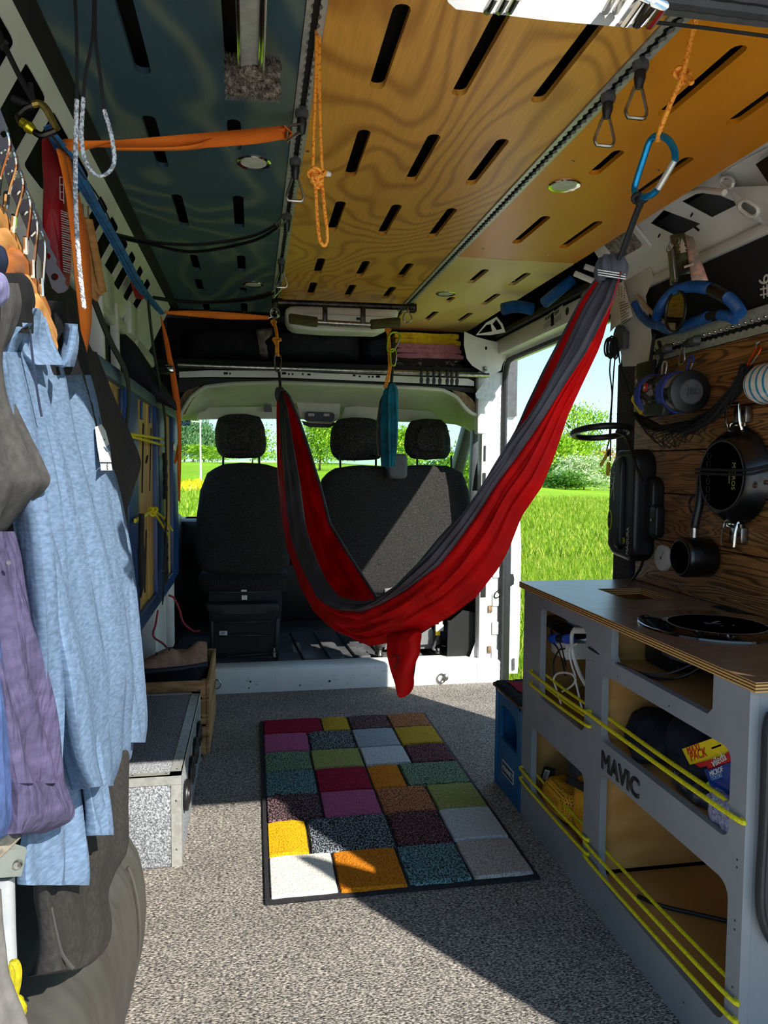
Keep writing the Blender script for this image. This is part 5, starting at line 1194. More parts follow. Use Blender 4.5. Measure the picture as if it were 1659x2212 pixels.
mb = MB(); mb.plate([(1527, 1656), (1590, 1612), (1590, 1642), (1530, 1664)], [], .004, PK2); obj('red_band', mb, pkr, t)
mb = MB(); mb.plate([(1500, 1650), (1560, 1634), (1545, 1650), (1512, 1658)], [], .003, PK2); obj('red_band', mb, pkr, t)
mb = MB(); mb.plate([(1520, 1662), (1528, 1661), (1590, 1640), (1590, 1715), (1556, 1716), (1535, 1700)], [], .02, PK2); obj('pouch', mb, pkb, t)
mb = MB(); mb.plate([(1522, 1694), (1530, 1688), (1556, 1716), (1545, 1720)], [], .015, lambda a, b, w_: X_(a, b, .892) + Vector((w_, 0, 0))); obj('green_cloth', mb, mat('lime cloth', '7ccf2a', .7, 0., '5fb01c', 60), t)
def tx(s, u0, v0, u1, v1, hgt, m_, x, al='LEFT'):
    a = X_(u0, v0, x); b = X_(u1, v1, x); rt = b - a; rt.normalize(); up = Vector((-1, 0, 0)).cross(rt) * -1; up = rt.cross(Vector((1, 0, 0))) if rt.cross(Vector((1, 0, 0))).z > 0 else Vector((1, 0, 0)).cross(rt)
    n_ = rt.cross(up)
    if n_.x > 0: rt = rt
    return text('lettering', s, hgt, m_, a, rt, up, t, .0004, al)
rdp = mat('print red', 'c4151c', .5)
tx('MAXI', 1484, 1624, 1517, 1611, .021, rdp, .8935); tx('PACK', 1491, 1637, 1528, 1624, .025, rdp, .8935)
tx('vileda', 1538, 1650, 1582, 1624, .023, 'white plastic', .8875); tx('MICROF', 1533, 1673, 1582, 1652, .0135, 'white plastic', .8875); tx('COLORS', 1536, 1683, 1580, 1666, .0105, mat('print light', '8fb0d0', .5), .8875)
mb = MB(); mb.lathe([(.0, .0), (.022, .002), (.024, .01), (.024, .02), (.0, .022)], X_(1497, 1735, .89), (1, -.2, .3), 20); tag(obj('jar_lid', mb, 'black plastic'), 'round black lid before the lilac fluffy cloth', 'lid')
lump('clear_bag', (.905, 1.37, .460), (.06, .13, .045), mat('clear bag', '3a3f4a', .2, 0., '1c2028', 40), 'dark crumpled plastic bag between the cloths and the lilac fleece', 'bag', .012, 40, 11)
# lower left: mesh shoe bags
def mat_mesh(name, c):
    mt, t, b = _base(name, .7, 0., .2); co = _coord(t, (1, 1, 1)); vo = t.nodes.new('ShaderNodeTexVoronoi'); t.links.new(co, vo.inputs['Vector']); vo.inputs['Scale'].default_value = 150; vo.inputs['Randomness'].default_value = .15
    t.links.new(_ramp(t, vo.outputs['Distance'], [(.28, lin('201404')), (.42, lin(c))]), b.inputs['Base Color']); MATS[name] = mt; return mt
ym = mat_mesh('yellow mesh', 'd99a22'); yf = mat_cloth('ochre cloth', 'c98418', 'a86c10', 30, trans=0)
t = thing('mesh_bag', 'yellow mesh bag standing at the near end of the lower left compartment', 'bag', (.92, 1.86, .09))
lump_ = lambda c, sz, m_, nm, s_: None
def lpart(nm, c, sz, m_, par, amp=.008, fr=18, seed=0):
    o = lump(nm, c, sz, m_, '', '', amp, fr, seed); del o['label']; del o['category']; o.parent = par; o.location = Vector(o.location) - Vector(par.location); return o
lpart('mesh_body', (.925, 1.845, .185), (.10, .16, .19), ym, t, .006, 14, 2)
lpart('cloth_top', (.93, 1.835, .285), (.08, .12, .06), yf, t, .006, 14, 4)
mb = MB(); mb.strip(smooth_path([X_(1224, 1683, .873), X_(1240, 1690, .871), X_(1262, 1702, .873)], 10), (0, 0, .011), .004); obj('black_band', mb, 'black strap', t)
t = thing('mesh_bag', 'yellow mesh bag lying at the far end of the lower left compartment', 'bag', (.92, 2.02, .09))
lpart('mesh_body', (.925, 2.02, .145), (.12, .20, .10), ym, t, .006, 14, 6)
lpart('cloth_bottom', (.915, 2.09, .125), (.08, .09, .07), yf, t, .006, 14, 7)
t = thing('wash_bag', 'dark grey wash bag with a striped white label behind the yellow mesh bags', 'bag', (.98, 2.03, .18))
lpart('body', (.985, 2.00, .235), (.10, .19, .13), mat_cloth('grey satin', '4a4d55', '33363d', 20, trans=0), t, .008, 14, 8)
mb = MB(); mb.plate([(1165, 1690), (1175, 1655), (1198, 1660), (1190, 1692)], [], .004, lambda a, b, w_: X_(a, b, .905) + Vector((w_, 0, 0))); obj('label_patch', mb, 'black', t)
mb = MB(); mb.plate([(1171, 1683), (1177, 1662), (1187, 1665), (1180, 1686)], [], .002, lambda a, b, w_: X_(a, b, .903) + Vector((w_, 0, 0))); obj('label', mb, 'white plastic', t)
mb = MB()
for k in range(7): mb.bar(X_(1173 + k * .9, 1682 - k * 2.6, .9025), X_(1179 + k * .9, 1684 - k * 2.6, .9025), .0016, .0006, 0, (1, 0, 0))
obj('label_stripes', mb, 'black', t)
# big lower compartment: dark cable on the floor
mb = MB(); mb.tube(smooth_path([(XF + .06, 1.60, .094), (.95, 1.55, .095), (1.05, 1.48, .096), (1.15, 1.40, .097), (1.18, 1.30, .10)], 30), .005, 8); tag(obj('floor_cable', mb, 'black'), 'black cable lying in the big empty lower compartment', 'cable')
# black cable bundle hanging on the near end of the unit
t = thing('cable_bundle', 'thick looped black cable hanging on the near end of the grey unit', 'cable', (.93, 1.13, .2))
for k in range(7):
    y_ = 1.132 - .006 * (k % 3); r_ = .006
    pts = [(u + k * 3.0, v, ) for u, v in [(1664, 1540), (1654, 1580), (1650, 1700), (1646, 1800), (1640, 1900), (1640, 1960), (1648, 2000), (1668, 2040)]]
    mb = MB(); mb.tube(smooth_path([U(u, v, 'y', y_) for u, v in pts], 40), r_, 8); obj('loop', mb, 'rubber', t)

# ---------------------------------------------------------------- blue crate with a foot mat
cb = mat('crate blue', '0f5f92', .4, 0., '0c527f', 12)
t = thing('drinks_crate', 'blue plastic drinks crate standing before the grey unit', 'crate', (.93, 2.36, 0))
x0, x1, y0, y1 = .862, 1.16, 2.245, 2.50; H = .345
x0 = U(1072, 1690, 'z', 0).x; 
def wall(fn, wd, nm):
    hole = [(wd * .17, .180), (wd * .83, .135 + .045), (wd * .83, .25), (wd * .74, .29), (wd * .62, .30), (wd * .30, .30), (wd * .20, .285), (wd * .17, .26)]
    mb = MB(); mb.plate([(0, 0), (wd, 0), (wd, H), (0, H)], [hole], .012, fn); obj(nm, mb, cb, t)
wall(lambda a, b, w_: Vector((x0 + w_, y1 - a, b)), y1 - y0, 'side_wall'); wall(lambda a, b, w_: Vector((x1 - w_, y1 - a, b)), y1 - y0, 'side_wall')
mb = MB(); mb.span((x0, y1 - .012, 0), (x1, y1, H)); obj('side_wall', mb, cb, t); mb = MB(); mb.span((x0, y0, 0), (x1, y0 + .012, H)); obj('side_wall', mb, cb, t)
mb = MB(); mb.span((x0 + .01, y0 + .01, .004), (x1 - .01, y1 - .01, .016)); obj('base', mb, cb, t)
mb = MB()
for a in (y0, y1 - .02): mb.span((x0 - .004, a, 0), (x0 + .004, a + .02, H), .002)
mb.span((x0 - .004, y0, H - .012), (x0 + .004, y1, H), .002); obj('rim', mb, cb, t)
ly = (U(1085, 1655, 'x', x0).y + U(1110, 1680, 'x', x0).y) / 2; lz = (U(1085, 1655, 'x', x0).z + U(1110, 1680, 'x', x0).z) / 2
mb = MB(); mb.box((x0 - .0008, ly, lz), (.0016, .112, .046)); lb_ = obj('label', mb, 'white plastic', t)
mb = MB(); mb.box((x0 - .0014, ly, lz), (.0016, .104, .037)); obj('label_field', mb, mat('label blue', '0c2c4a', .5), lb_)
text('lettering', 'HENNIEZ', .026, 'white plastic', (x0 - .0026, ly, lz), (0, -1, 0), (0, 0, 1), lb_, .0003)
t = thing('foot_mat', 'black fluffy mat with a red shape lying on the blue crate', 'mat', (.98, 2.37, H))
mb = MB(); mb.span((x0 - .012, y0 - .008, H + .002), (x1 + .01, y1 + .012, H + .012), .004); obj('base_board', mb, mat('brown board', '6b4424', .7, 0., '3a2412', 30), t)
mb = MB(); mb.grid(lambda a, b: Vector((x0 - .012 + (x1 - x0 + .02) * a, y0 - .008 + (y1 - y0 + .02) * b, H + .022 + .004 * mnoise.noise(Vector((a * 30, b * 30, 0))) - .008 * (a in (0., 1.) or b in (0., 1.)))), 24, 24); obj('pile', mb, mat_speckle('black pile', [(.4, '121214'), (.6, '2a2b2e')], 200, bump=.9), t)
mb = MB(); mb.grid(lambda a, b: Vector((x0 + .03 + .24 * a, y0 + .10 + .13 * b - .05 * a + .03 * (abs(a - .45) < .15), H + .025 + .003 * mnoise.noise(Vector((a * 20, b * 20, 0))))), 14, 10); obj('red_shape', mb, mat_speckle('red pile', [(.35, '6a1428'), (.6, 'a8283f')], 200, bump=.9), t)
# can standing inside the crate
t = thing('spray_can', 'pink and white printed tin inside the blue crate', 'tin', (x0 + .10, y0 + .085, .017)); c = Vector((x0 + .10, y0 + .085, .017))
mb = MB(); mb.lathe([(.036, 0), (.038, .004), (.038, .19), (.034, .20)], c, (0, 0, 1), 24); obj('body', mb, mat('tin print', 'd8d4dc', .4, 0., 'a85a78', 45, lo=.45, hi=.52), t)
mb = MB(); mb.lathe([(.034, .20), (.028, .225), (.0, .23)], c, (0, 0, 1), 24); obj('lid', mb, 'grey plastic', t)
# ---------------------------------------------------------------- things on the right wall
WX = 1.246
def W(u, v, o=0.): return U(u, v, 'x', WX - o)
blk_e = mat('black enamel', '0b0b0d', .28, 0., '08080a', 8, spec=.6)
# big frying pan, base towards us, held by two chrome hooks
t = thing('frying_pan', 'large black pan hung face down on the plank wall between two chrome hooks', 'pan', (WX, 1.72, 1.09))
pb = U(1556, 1028, 'x', WX - .062); pc = Vector((WX, pb.y, pb.z)); mb = MB(); K = .74
mb.lathe([(.168 * K, .012), (.172 * K, .0135), (.170 * K, .018), (.155 * K, .038), (.132 * K, .058), (.126 * K, .061), (.0, .061)], pc, (-1, 0, 0), 56); pb_ = obj('body', mb, blk_e, t)
mb = MB(); mb.lathe([(.118 * K, .061), (.121 * K, .0625), (.124 * K, .061)], pc, (-1, 0, 0), 56); obj('base_ring', mb, mat('enamel grey', '3a3a3c', .3), t)
gold = mat('print gold', 'a89a50', .5)
text('lettering', 'MIGROS', .019, gold, pc + Vector((-.0617, -.052, .0)), (0, 0, -1), (0, -1, 0), t, .0003)
text('lettering', 'CUCINA', .008, gold, pc + Vector((-.0617, -.036, -.004)), (0, 0, -1), (0, -1, 0), t, .0003)
mb = MB()
for k in range(6): mb.tube([pc + Vector((-.0615, .052 + .008 * cos(a * .7), .052 - .022 * k + .009 * sin(a * .7))) for a in range(9)], .0007, 4, True)
obj('base_symbols', mb, 'enamel grey', t)
for z, sg in ((.122, 1), (-.122, -1)):
    q = pc + Vector((-.022, -.0, z)); q2 = pc + Vector((-.034, -.0, z + sg * .062))
    mb = MB(); mb.tube(smooth_path([q + Vector((0, .028, -.012 * sg)), q + Vector((-.01, .027, .02 * sg)), q2 + Vector((0, .026, -.006 * sg)), q2 + Vector((0, .02, 0)), q2 + Vector((0, -.02, 0)), q2 + Vector((0, -.026, -.006 * sg)), q + Vector((-.01, -.027, .02 * sg)), q + Vector((0, -.028, -.012 * sg))], 40), .0045, 8, False, True, .7); obj('handle', mb, 'chrome', pb_)
for z, lab in ((.156, 'upper'), (-.152, 'lower')):
    h = thing('hook_plate', 'chrome hook plate with two screws at the %s rim of the large pan' % lab, 'hook', pc + Vector((0, -.012, z)))
    c = pc + Vector((-.012, -.012, z)); mb = MB(); mb.box(c, (.022, .05, .042), .004); pl_ = obj('plate', mb, 'steel', h)
    for yy in (-.016, .016):
        mb = MB(); mb.lathe([(.006, 0), (.004, .002), (0, .0025)], c + Vector((-.011, yy, .003)), (-1, 0, 0), 10); obj('screw', mb, 'dark steel', pl_)
    mb = MB(); mb.bar(c + Vector((-.014, -.03, -.025 if lab == 'upper' else .025)), c + Vector((-.014, .03, -.025 if lab == 'upper' else .025)), .006, .012, .002); obj('lip', mb, 'chrome', h)
t = thing('pan_strap', 'black elastic strap stretched over the base of the large pan', 'strap', pc + Vector((-.07, 0, 0)))
for dz in (.005, -.006):
    mb = MB(); mb.tube(smooth_path([pc + Vector((-.008, .135, .012 + dz)), pc + Vector((-.045, .118, .012 + dz)), pc + Vector((-.066, .09, .012 + dz)), pc + Vector((-.066, -.085, .010 + dz)), pc + Vector((-.045, -.12, .016 + dz)), pc + Vector((-.008, -.15, .03 + dz))], 30), .0036, 6); obj('strand', mb, 'black strap', t)
for k in range(2):
    mb = MB(); mb.lathe([(.006, 0), (.006, .006), (0, .008)], U(1633 + 24 * k, 1049 - 7 * k, 'x', WX - .055), (-1, 0, 0), 12); obj('pan_rivet', mb, 'steel', t)
# small saucepan with a long handle, base towards us
t = thing('saucepan', 'small black saucepan with a dotted base hanging on its handle under the large pan', 'pan', (WX, 1.95, .87))
sc_ = U(1468, 1204, 'x', WX - .098); mb = MB(); sk = Vector((WX - .012, sc_.y, sc_.z))
mb.lathe([(.053, .0), (.055, .004), (.055, .075), (.052, .083), (.047, .086), (.0, .086)], sk, (-1, 0, 0), 44); obj('body', mb, blk_e, t)
c = sk + Vector((-.0865, 0, 0)); mb = MB()
for i in range(-6, 7):
    for j in range(-6, 7):
        a = (i + .5 * (j % 2)) * .0072; b = j * .0063
        if a * a + b * b < .041 ** 2: mb.lathe([(.0016, 0), (0, .0008)], c + Vector((0.0006, a, b)), (-1, 0, 0), 6)
obj('base_dot', mb, 'print grey', t)['kind'] = 'stuff'
mb = MB(); mb.lathe([(.044, 0.0), (.0455, .0012), (.047, .0)], c, (-1, 0, 0), 40); obj('base_ring', mb, 'enamel grey', t)
a = sk + Vector((-.045, 0, .052)); mb = MB(); mb.tube([a, a + Vector((0, 0, .03))], .0105, 14); obj('ferrule', mb, 'steel', t)
mb = MB(); mb.tube(smooth_path([a + Vector((0, 0, .028)), a + Vector((.002, -.002, .05)), a + Vector((.008, -.008, .10)), a + Vector((.014, -.004, .155)), a + Vector((.018, -.004, .172))], 20), [.010, .011, .012] + [.0122] * 12 + [.012, .011, .010, .008, .006], 12); obj('handle', mb, 'black plastic', t)
mb = MB(); rr = a + Vector((.03, .05, .09)); mb.tube([rr + Vector((0, .024 * cos(k * pi / 10), .024 * sin(k * pi / 10))) for k in range(20)], .0035, 6, True); tag(obj('ring_hook', mb, 'black plastic'), 'black ring hook beside the saucepan handle', 'hook')
# dial thermometer
gc = W(1428, 1205, .012); gc = Vector((WX, gc.y, gc.z)); t = thing('dial_gauge', 'round white dial thermometer on the planks left of the saucepan', 'gauge', gc)
mb = MB(); mb.lathe([(.040, 0), (.041, .006), (.039, .012), (.035, .013)], gc, (-1, 0, 0), 36); rim = obj('rim', mb, 'white plastic', t)
mb = MB(); mb.lathe([(.036, .0118), (0, .0119)], gc, (-1, 0, 0), 36); obj('face', mb, 'white paint', t)
mb = MB()
for k in range(21):
    a_ = radians(-40 + 13 * k); d = Vector((0, cos(a_), sin(a_))); mb.bar(gc + Vector((-.0124, 0, 0)) + d * .025, gc + Vector((-.0124, 0, 0)) + d * .031, .0012, .0006, 0, (1, 0, 0))
mb.bar(gc + Vector((-.013, .004, -.006)), gc + Vector((-.013, -.016, .022)), .002, .0006, 0, (1, 0, 0)); mb.lathe([(.004, .0125), (0, .016)], gc, (-1, 0, 0), 10); obj('scale_mark', mb, 'black', t)
mb = MB(); mb.strip([gc + Vector((-.0126, .017 * cos(a_ * .2 + 3.4), .017 * sin(a_ * .2 + 3.4))) for a_ in range(9)], (0, 0, .0022), .0006); obj('red_zone', mb, pkr, t)
# e-bike pack / black case with stickers
ca = [W(1327, 1005, .10), W(1372, 968, .10)]
t = thing('battery_pack', 'slim upright black battery case with a fish bone sticker beside the side door', 'battery', (1.19, 2.30, .85))
mb = MB(); o_ = [(2.405, 1.13), (2.36, 1.185), (2.26, 1.185), (2.235, 1.16), (2.235, .855), (2.26, .830), (2.38, .84), (2.41, .865)]
def BP(a, b, w_): return Vector((1.165 + w_, a - .105, b))
mb.pillow(resample([Vector((*p, 0)) for p in o_ + [o_[0]]], 41)[:-1], lambda a, b, w_: BP(a, b, w_), .075, .018, 4); obj('body', mb, 'black plastic', t)
mb = MB(); mb.pillow(resample([Vector((*p, 0)) for p in [(2.345, 1.15), (2.315, 1.17), (2.30, 1.15), (2.30, .88), (2.32, .86), (2.345, .88), (2.345, 1.15)]], 31)[:-1], lambda a, b, w_: BP(a, b, w_ - .012), .03, .008, 3); obj('ridge', mb, 'black plastic', t)
mb = MB(); mb.pillow(rrect(-.035, -.09, .03, .10, .03), lambda a, b, w_: Vector((1.20 + w_, 2.12 + a, 1.00 + b)), .04, .01, 3); mb.pillow(rrect(-.02, -.05, .02, .05, .012), lambda a, b, w_: Vector((1.19 + w_, 2.065 + a, .965 + b)), .03, .008, 3); obj('mount', mb, 'black plastic', t)
mb = MB(); mb.lathe([(.006, 0), (.004, .002)], Vector((1.188, 2.07, .97)), (-1, 0, 0), 12); obj('mount_screw', mb, 'steel', t)
mlime = mat('logo lime', 'b6c81a', .5); xx = 1.1635
P_ = Vector((xx, 2.19, .895)); mb = MB(); mb.lathe([(.010, 0), (.010, .0008), (0, .0008)], P_, (-1, 0, 0), 20); obj('badge', mb, mlime, t); text('badge_letter', 'm', .018, 'black', P_ + Vector((-.0012, 0, 0)), (0, 0, 1), (0, 1, 0), t, .0002)
text('lettering', 'MAGURA', .021, 'white plastic', Vector((xx - .0006, 2.162, .897)), (0, 0, 1), (0, 1, 0), t, .0002)
P_ = Vector((xx, 2.285, .955)); mb = MB(); mb.pillow([(.0135 * cos(k * pi / 8), .034 * sin(k * pi / 8)) for k in range(16)], lambda a, b, w_: P_ + Vector((w_ - .001, a, b)), .004, .001, 2); obj('display_rim', mb, mlime, t)
mb = MB(); mb.pillow([(.0095 * cos(k * pi / 8), .028 * sin(k * pi / 8)) for k in range(16)], lambda a, b, w_: P_ + Vector((w_ - .002, a, b)), .004, .001, 2); dsp = obj('display', mb, 'black', t)
text('display_digits', '88', .014, gold, P_ + Vector((-.003, 0, 0)), (0, 0, 1), (0, 1, 0), dsp, .0002)
mb = MB(); fz = lambda a, b: Vector((xx - .0006, 2.265 - .3 * a + .0, 1.105 + b))
mb.tube([fz(.07, .055), fz(.0, -.03), fz(-.06, -.075)], .0009, 4); mb.tube([fz(0, -.03), fz(.02, -.085)], .0009, 4)
for k in range(6): c_ = fz(.055 - .017 * k, .04 - .018 * k); mb.tube([c_ + Vector((0, -.012, .010)), c_, c_ + Vector((0, .014, .004))], .0009, 4)
mb.tube([fz(.07, .055), fz(.03, .06), fz(.05, .035), fz(.07, .055)], .0009, 4); obj('fish_bone_sticker', mb, 'white plastic', t)
# ring magnifier lamp on a gooseneck
t = thing('ring_lamp', 'black ring lamp on a bent arm before the side door', 'lamp', W(1365, 990, .08)); rc = U(1302, 933, 'x', 1.13); mb = MB()
a1 = U(1256, 945, 'x', 1.10); a2 = U(1346, 921, 'x', 1.16); mj = (a2 - a1) / 2; rc = (a1 + a2) / 2; vw = (EYE - rc).normalized(); mn = mj.cross(vw).normalized(); dp = mj.normalized().cross(mn)
nrm_ = (mn * .93 + vw * .37).normalized(); mv = mj.normalized().cross(nrm_) * mj.length
mb.tube([rc + mj * cos(k * pi / 24) + mv * sin(k * pi / 24) for k in range(48)], .0105, 10, True); obj('ring', mb, 'black plastic', t)
mb = MB(); mb.tube(smooth_path([a2 + Vector((.0, .0, -.004)), U(1350, 938, 'x', 1.165), U(1360, 962, 'x', 1.165), U(1372, 1000, 'x', 1.16), U(1388, 1040, 'x', 1.158)], 24), .0045, 8); mb.tube([U(1332, 932, 'x', 1.15), U(1350, 938, 'x', 1.165)], .007, 8); obj('arm', mb, 'black plastic', t)
mb = MB(); mb.tube(smooth_path([U(1390, 1205, 'x', 1.20), U(1384, 1225, 'x', 1.21), U(1372, 1245, 'x', 1.22), U(1366, 1252, 'x', 1.23)], 14), .0045, 8); tag(obj('battery_lead', mb, 'black'), 'black lead running down from the battery case to the worktop', 'cable')
# loudspeaker
cam_m, ct, cbb = _base('camo cloth', .8, 0., .2); cco = _coord(ct, (1, 1, 2)); ct.links.new(_ramp(ct, _noise(ct, cco, 26, 1.5, .4), [(.42, lin('15161a')), (.46, lin('3b3a36')), (.54, lin('3b3a36')), (.57, lin('77757a'))]), cbb.inputs['Base Color'])
t = thing('loudspeaker', 'cylindrical camouflage loudspeaker with blue straps hanging on the plank wall', 'speaker', W(1460, 850, .07)); sa = W(1404, 852, .075); se_ = W(1492, 846, .085); ax = (se_ - sa).normalized()
Ls = (se_ - sa).length; mb = MB(); mb.tube([sa, sa + ax * .004, se_ - ax * .012, se_], [.050, .055, .055, .050], 32); obj('grille', mb, cam_m, t)
bluer = mat('blue rubber', '1f3fa0', .6, 0., '18307c', 30)
for f0_, f1_ in ((.06, .20), (.62, .80)):
    mb = MB(); mb.tube([sa + ax * Ls * f0_, sa + ax * Ls * (f0_ + .01), sa + ax * Ls * (f1_ - .01), sa + ax * Ls * f1_], [.056, .0585, .0585, .056], 32); obj('strap', mb, bluer, t)
mb = MB(); mb.tube([se_ - ax * .02, se_ - ax * .012, se_, se_ + ax * .004], [.055, .0575, .0575, .048], 32); obj('end_ring', mb, 'black plastic', t)
mb = MB(); mb.lathe([(.030, 0), (.034, .003), (.031, .006), (0, .0075)], se_ + ax * .002, ax, 28); ec_ = obj('end_cap', mb, 'grey plastic', t)
up_ = Vector((0, 0, 1)); rt_ = Vector((0, 0, 1)).cross(ax); rt_.normalize(); upx = ax.cross(rt_)
text('lettering', 'JBL', .024, mat('logo grey', '3a3a3e', .3, 0.), se_ + ax * .0105, rt_, upx, ec_, .0006)
mb = MB(); mb.pillow([(-.05, -.02), (.05, -.02), (.06, 0), (.05, .018), (-.05, .018), (-.06, 0)], lambda a, b, w_: sa + ax * (Ls * .5 + a) + Vector((-.05 + w_, 0, -.045 + b)), .03, .008, 3); obj('foot', mb, 'rubber', t)
mb = MB(); qd = W(1427, 839, .138); mb.box(sa + ax * Ls * .33 + Vector((-.0535, 0, .016)), (.004, .022, .022), .001); bdg = obj('badge', mb, pkr, t); text('badge_letters', 'JBL', .009, 'white plastic', sa + ax * Ls * .33 + Vector((-.0565, 0, .016)), (0, -1, 0), (0, 0, 1), bdg, .0003)
# rail fittings with rings and carabiners on the wall rail
def fit_wall(u, v, lab):
    q = W(u, v, .0); t = thing('rail_fitting', lab, 'fitting', q, 'rail fittings with rings'); mb = MB(); mb.tube([q + Vector((-.004, -.035, .003)), q + Vector((-.014, -.03, .003)), q + Vector((-.014, -.008, .0))], [.014, .014, .013], 12); obj('stud', mb, 'grey plastic', t)
    mb = MB(); mb.tube([q + Vector((-.014, -.010, 0)), q + Vector((-.016, .012, -.001)), q + Vector((-.018, .026, -.004))], [.0135, .011, .008], 12); obj('sleeve', mb, 'black plastic', t); return t, q
t, q = fit_wall(1440, 758, 'rail fitting left of the two on the wall rail above the loudspeaker'); mb = MB(); dring(mb, q + Vector((-.02, .022, -.002)), (0, .15, -1), (0, -.012, 0), .045, .0028); obj('ring', mb, 'steel', t)
t, q2 = fit_wall(1500, 741, 'rail fitting right of the two on the wall rail above the loudspeaker'); mb = MB(); dring(mb, q2 + Vector((-.02, .022, -.002)), (0, .15, -1), (0, -.014, 0), .055, .003); obj('ring', mb, 'steel', t)
a = W(1436, 781, .03); t = thing('carabiner', 'small grey carabiner holding the left end of the loudspeaker', 'carabiner', a); biner(t, a, W(1434, 813, .035) - a, (0, -1, 0), .052, .024, .003, MATS['aluminium'], MATS['steel'])
a = W(1494, 770, .03); t = thing('carabiner', 'small blue carabiner holding the right end of the loudspeaker', 'carabiner', a); biner(t, a, W(1488, 800, .035) - a, (0, -1, 0), .052, .024, .003, bluer, MATS['steel'])
mb = MB(); mb.tube([W(1489, 798, .06), W(1486, 810, .075), W(1492, 812, .08), W(1494, 798, .06)], .002, 5); mb.tube([W(1435, 812, .05), W(1433, 826, .07)], .002, 5); tag(obj('speaker_loop', mb, 'black strap'), 'black cord loops from the two small carabiners to the loudspeaker', 'cord')
# phone sized black panel with two black cords behind the speaker
t = thing('hanging_case', 'black slim case hanging on two black cords at the left end of the wall rail', 'case', W(1410, 830, .02)); mb = MB(); mb.span((1.215, W(1430, 800).y, 1.30), (1.235, W(1392, 800).y, 1.462), .006); obj('case', mb, 'black plastic', t)
mb = MB(); mb.tube(smooth_path([W(1414, 722, .02), W(1410, 745, .022), W(1404, 790, .02)], 12), .0055, 8); mb.tube(smooth_path([W(1423, 738, .022), W(1429, 760, .024), W(1428, 780, .02), W(1422, 792, .02)], 14), .0055, 8); obj('cord', mb, 'black strap', t)
text('marking', '4', .02, 'white plastic', Vector((1.2135, W(1394, 812).y - .004, 1.405)), (0, -1, 0), (0, 0, 1), t, .0003)
# cargo net: sagging bag of cords
t = thing('cargo_net', 'black knotted net hammock for fruit slung below the loudspeaker', 'net', W(1490, 930, .03))
TOPN = smooth_path([W(u, v, .035) for u, v in [(1370, 892), (1392, 912), (1430, 924), (1480, 922), (1530, 900), (1580, 855), (1605, 815), (1618, 790)]], 40)
BOTN = smooth_path([W(u, v, .06) for u, v in [(1370, 896), (1385, 915), (1410, 950), (1440, 968), (1475, 960), (1530, 925), (1590, 860), (1618, 795)]], 40)
mb = MB(); nl = 7
def nb(a, b): i = max(0, min(39, int(round(a * 39)))); return TOPN[i].lerp(BOTN[i], b) + Vector((-.03 * sin(pi * b) * sin(pi * a), 0, .003 * mnoise.noise(Vector((a * 30, b * 9, 0)))))
for k in range(26):
    for sg in (1, -1):
        pts = []
        for j in range(nl + 1):
            a_ = (k + .5 * (j % 2) * sg) / 25
            if 0 <= a_ <= 1: pts.append(nb(a_, j / nl))
        if len(pts) > 2: mb.tube(pts, .0016, 5)
obj('mesh', mb, 'black strap', t)
for k in range(9):
    mb = MB(); f_ = k / 9; mb.tube([TOPN[i] + Vector((-.012 * sin(k * 2.1), 0, .006 * sin(i * .5 + k) + .008 * cos(k * 1.3) * sin(pi * i / 39))) for i in range(0, 40, 2)], .004, 6); obj('rim_cord', mb, 'black strap', t)
for k in range(8):
    mb = MB(); mb.tube([TOPN[i].lerp(BOTN[i], .2 + .6 * ((k * 3) % 8) / 8) + Vector((-.02 * abs(sin(k * 1.7 + i * .1)), 0, .005 * sin(i * .7 + k * 2))) for i in range(22, 40, 1)], .0042, 6); obj('bunched_cord', mb, 'black strap', t)
a = W(1642, 748, .01); t = thing('carabiner', 'small orange carabiner on the planks holding the upper end of the net', 'carabiner', a); biner(t, a, W(1617, 793, .03) - a, (0, -1, -.3), (W(1617, 793, .03) - a).length, .016, .0028, mat('orange anodised', 'd0500f', .3, .6), MATS['steel'])
a = W(1643, 750, .0); mb = MB(); mb.tube([a, a + Vector((-.012, 0, 0)), a + Vector((-.014, -.004, .008)), a + Vector((-.008, -.006, .012))], .003, 6); tag(obj('screw_hook', mb, 'steel'), 'steel screw hook in the planks holding the small orange carabiner', 'hook')
# yellow tent-line runners on black cords from the coil on the pillar
t = thing('line_coil', 'coil of black cord hung on the white pillar behind the side door', 'cord', W(1328, 740, .0)); c = U(1331, 738, 'x', 1.225)
for k in range(6):
    mb = MB(); mb.tube([c + Vector((-.006 * k, (.022 + .004 * sin(k * 3)) * cos(a_ * pi / 8), -.02 + (.034 + .004 * cos(k * 2)) * sin(a_ * pi / 8))) for a_ in range(16)], .0032, 6, True); obj('loop', mb, 'black strap', t)
mb = MB(); mb.tube(smooth_path([U(u, v, 'x', 1.215) for u, v in [(1336, 755), (1340, 790), (1352, 825), (1366, 862)]], 16), .0024, 6); obj('strand', mb, 'black strap', t)
for o, pts in ((0, [(1322, 755), (1317, 800), (1322, 850), (1318, 905), (1316, 950), (1311, 970), (1314, 985), (1316, 972)]), (1, [(1330, 760), (1326, 800), (1323, 850), (1320, 905), (1319, 960), (1318, 996)])):
    mb = MB(); mb.tube(smooth_path([U(u, v, 'x', 1.20) for u, v in pts], 30), .0024, 6); obj('strand', mb, 'black strap', t)
mb = MB(); c = U(1342, 725, 'x', 1.235); mb.lathe([(.035, 0), (.035, .012), (.028, .014)], c, (-1, 0, 0), 16); mb.span(c + Vector((-.012, -.04, -.05)), c + Vector((.01, .02, .01)), .006); obj('bracket', mb, 'grey plastic', t)
yel = MATS['yellow plastic']
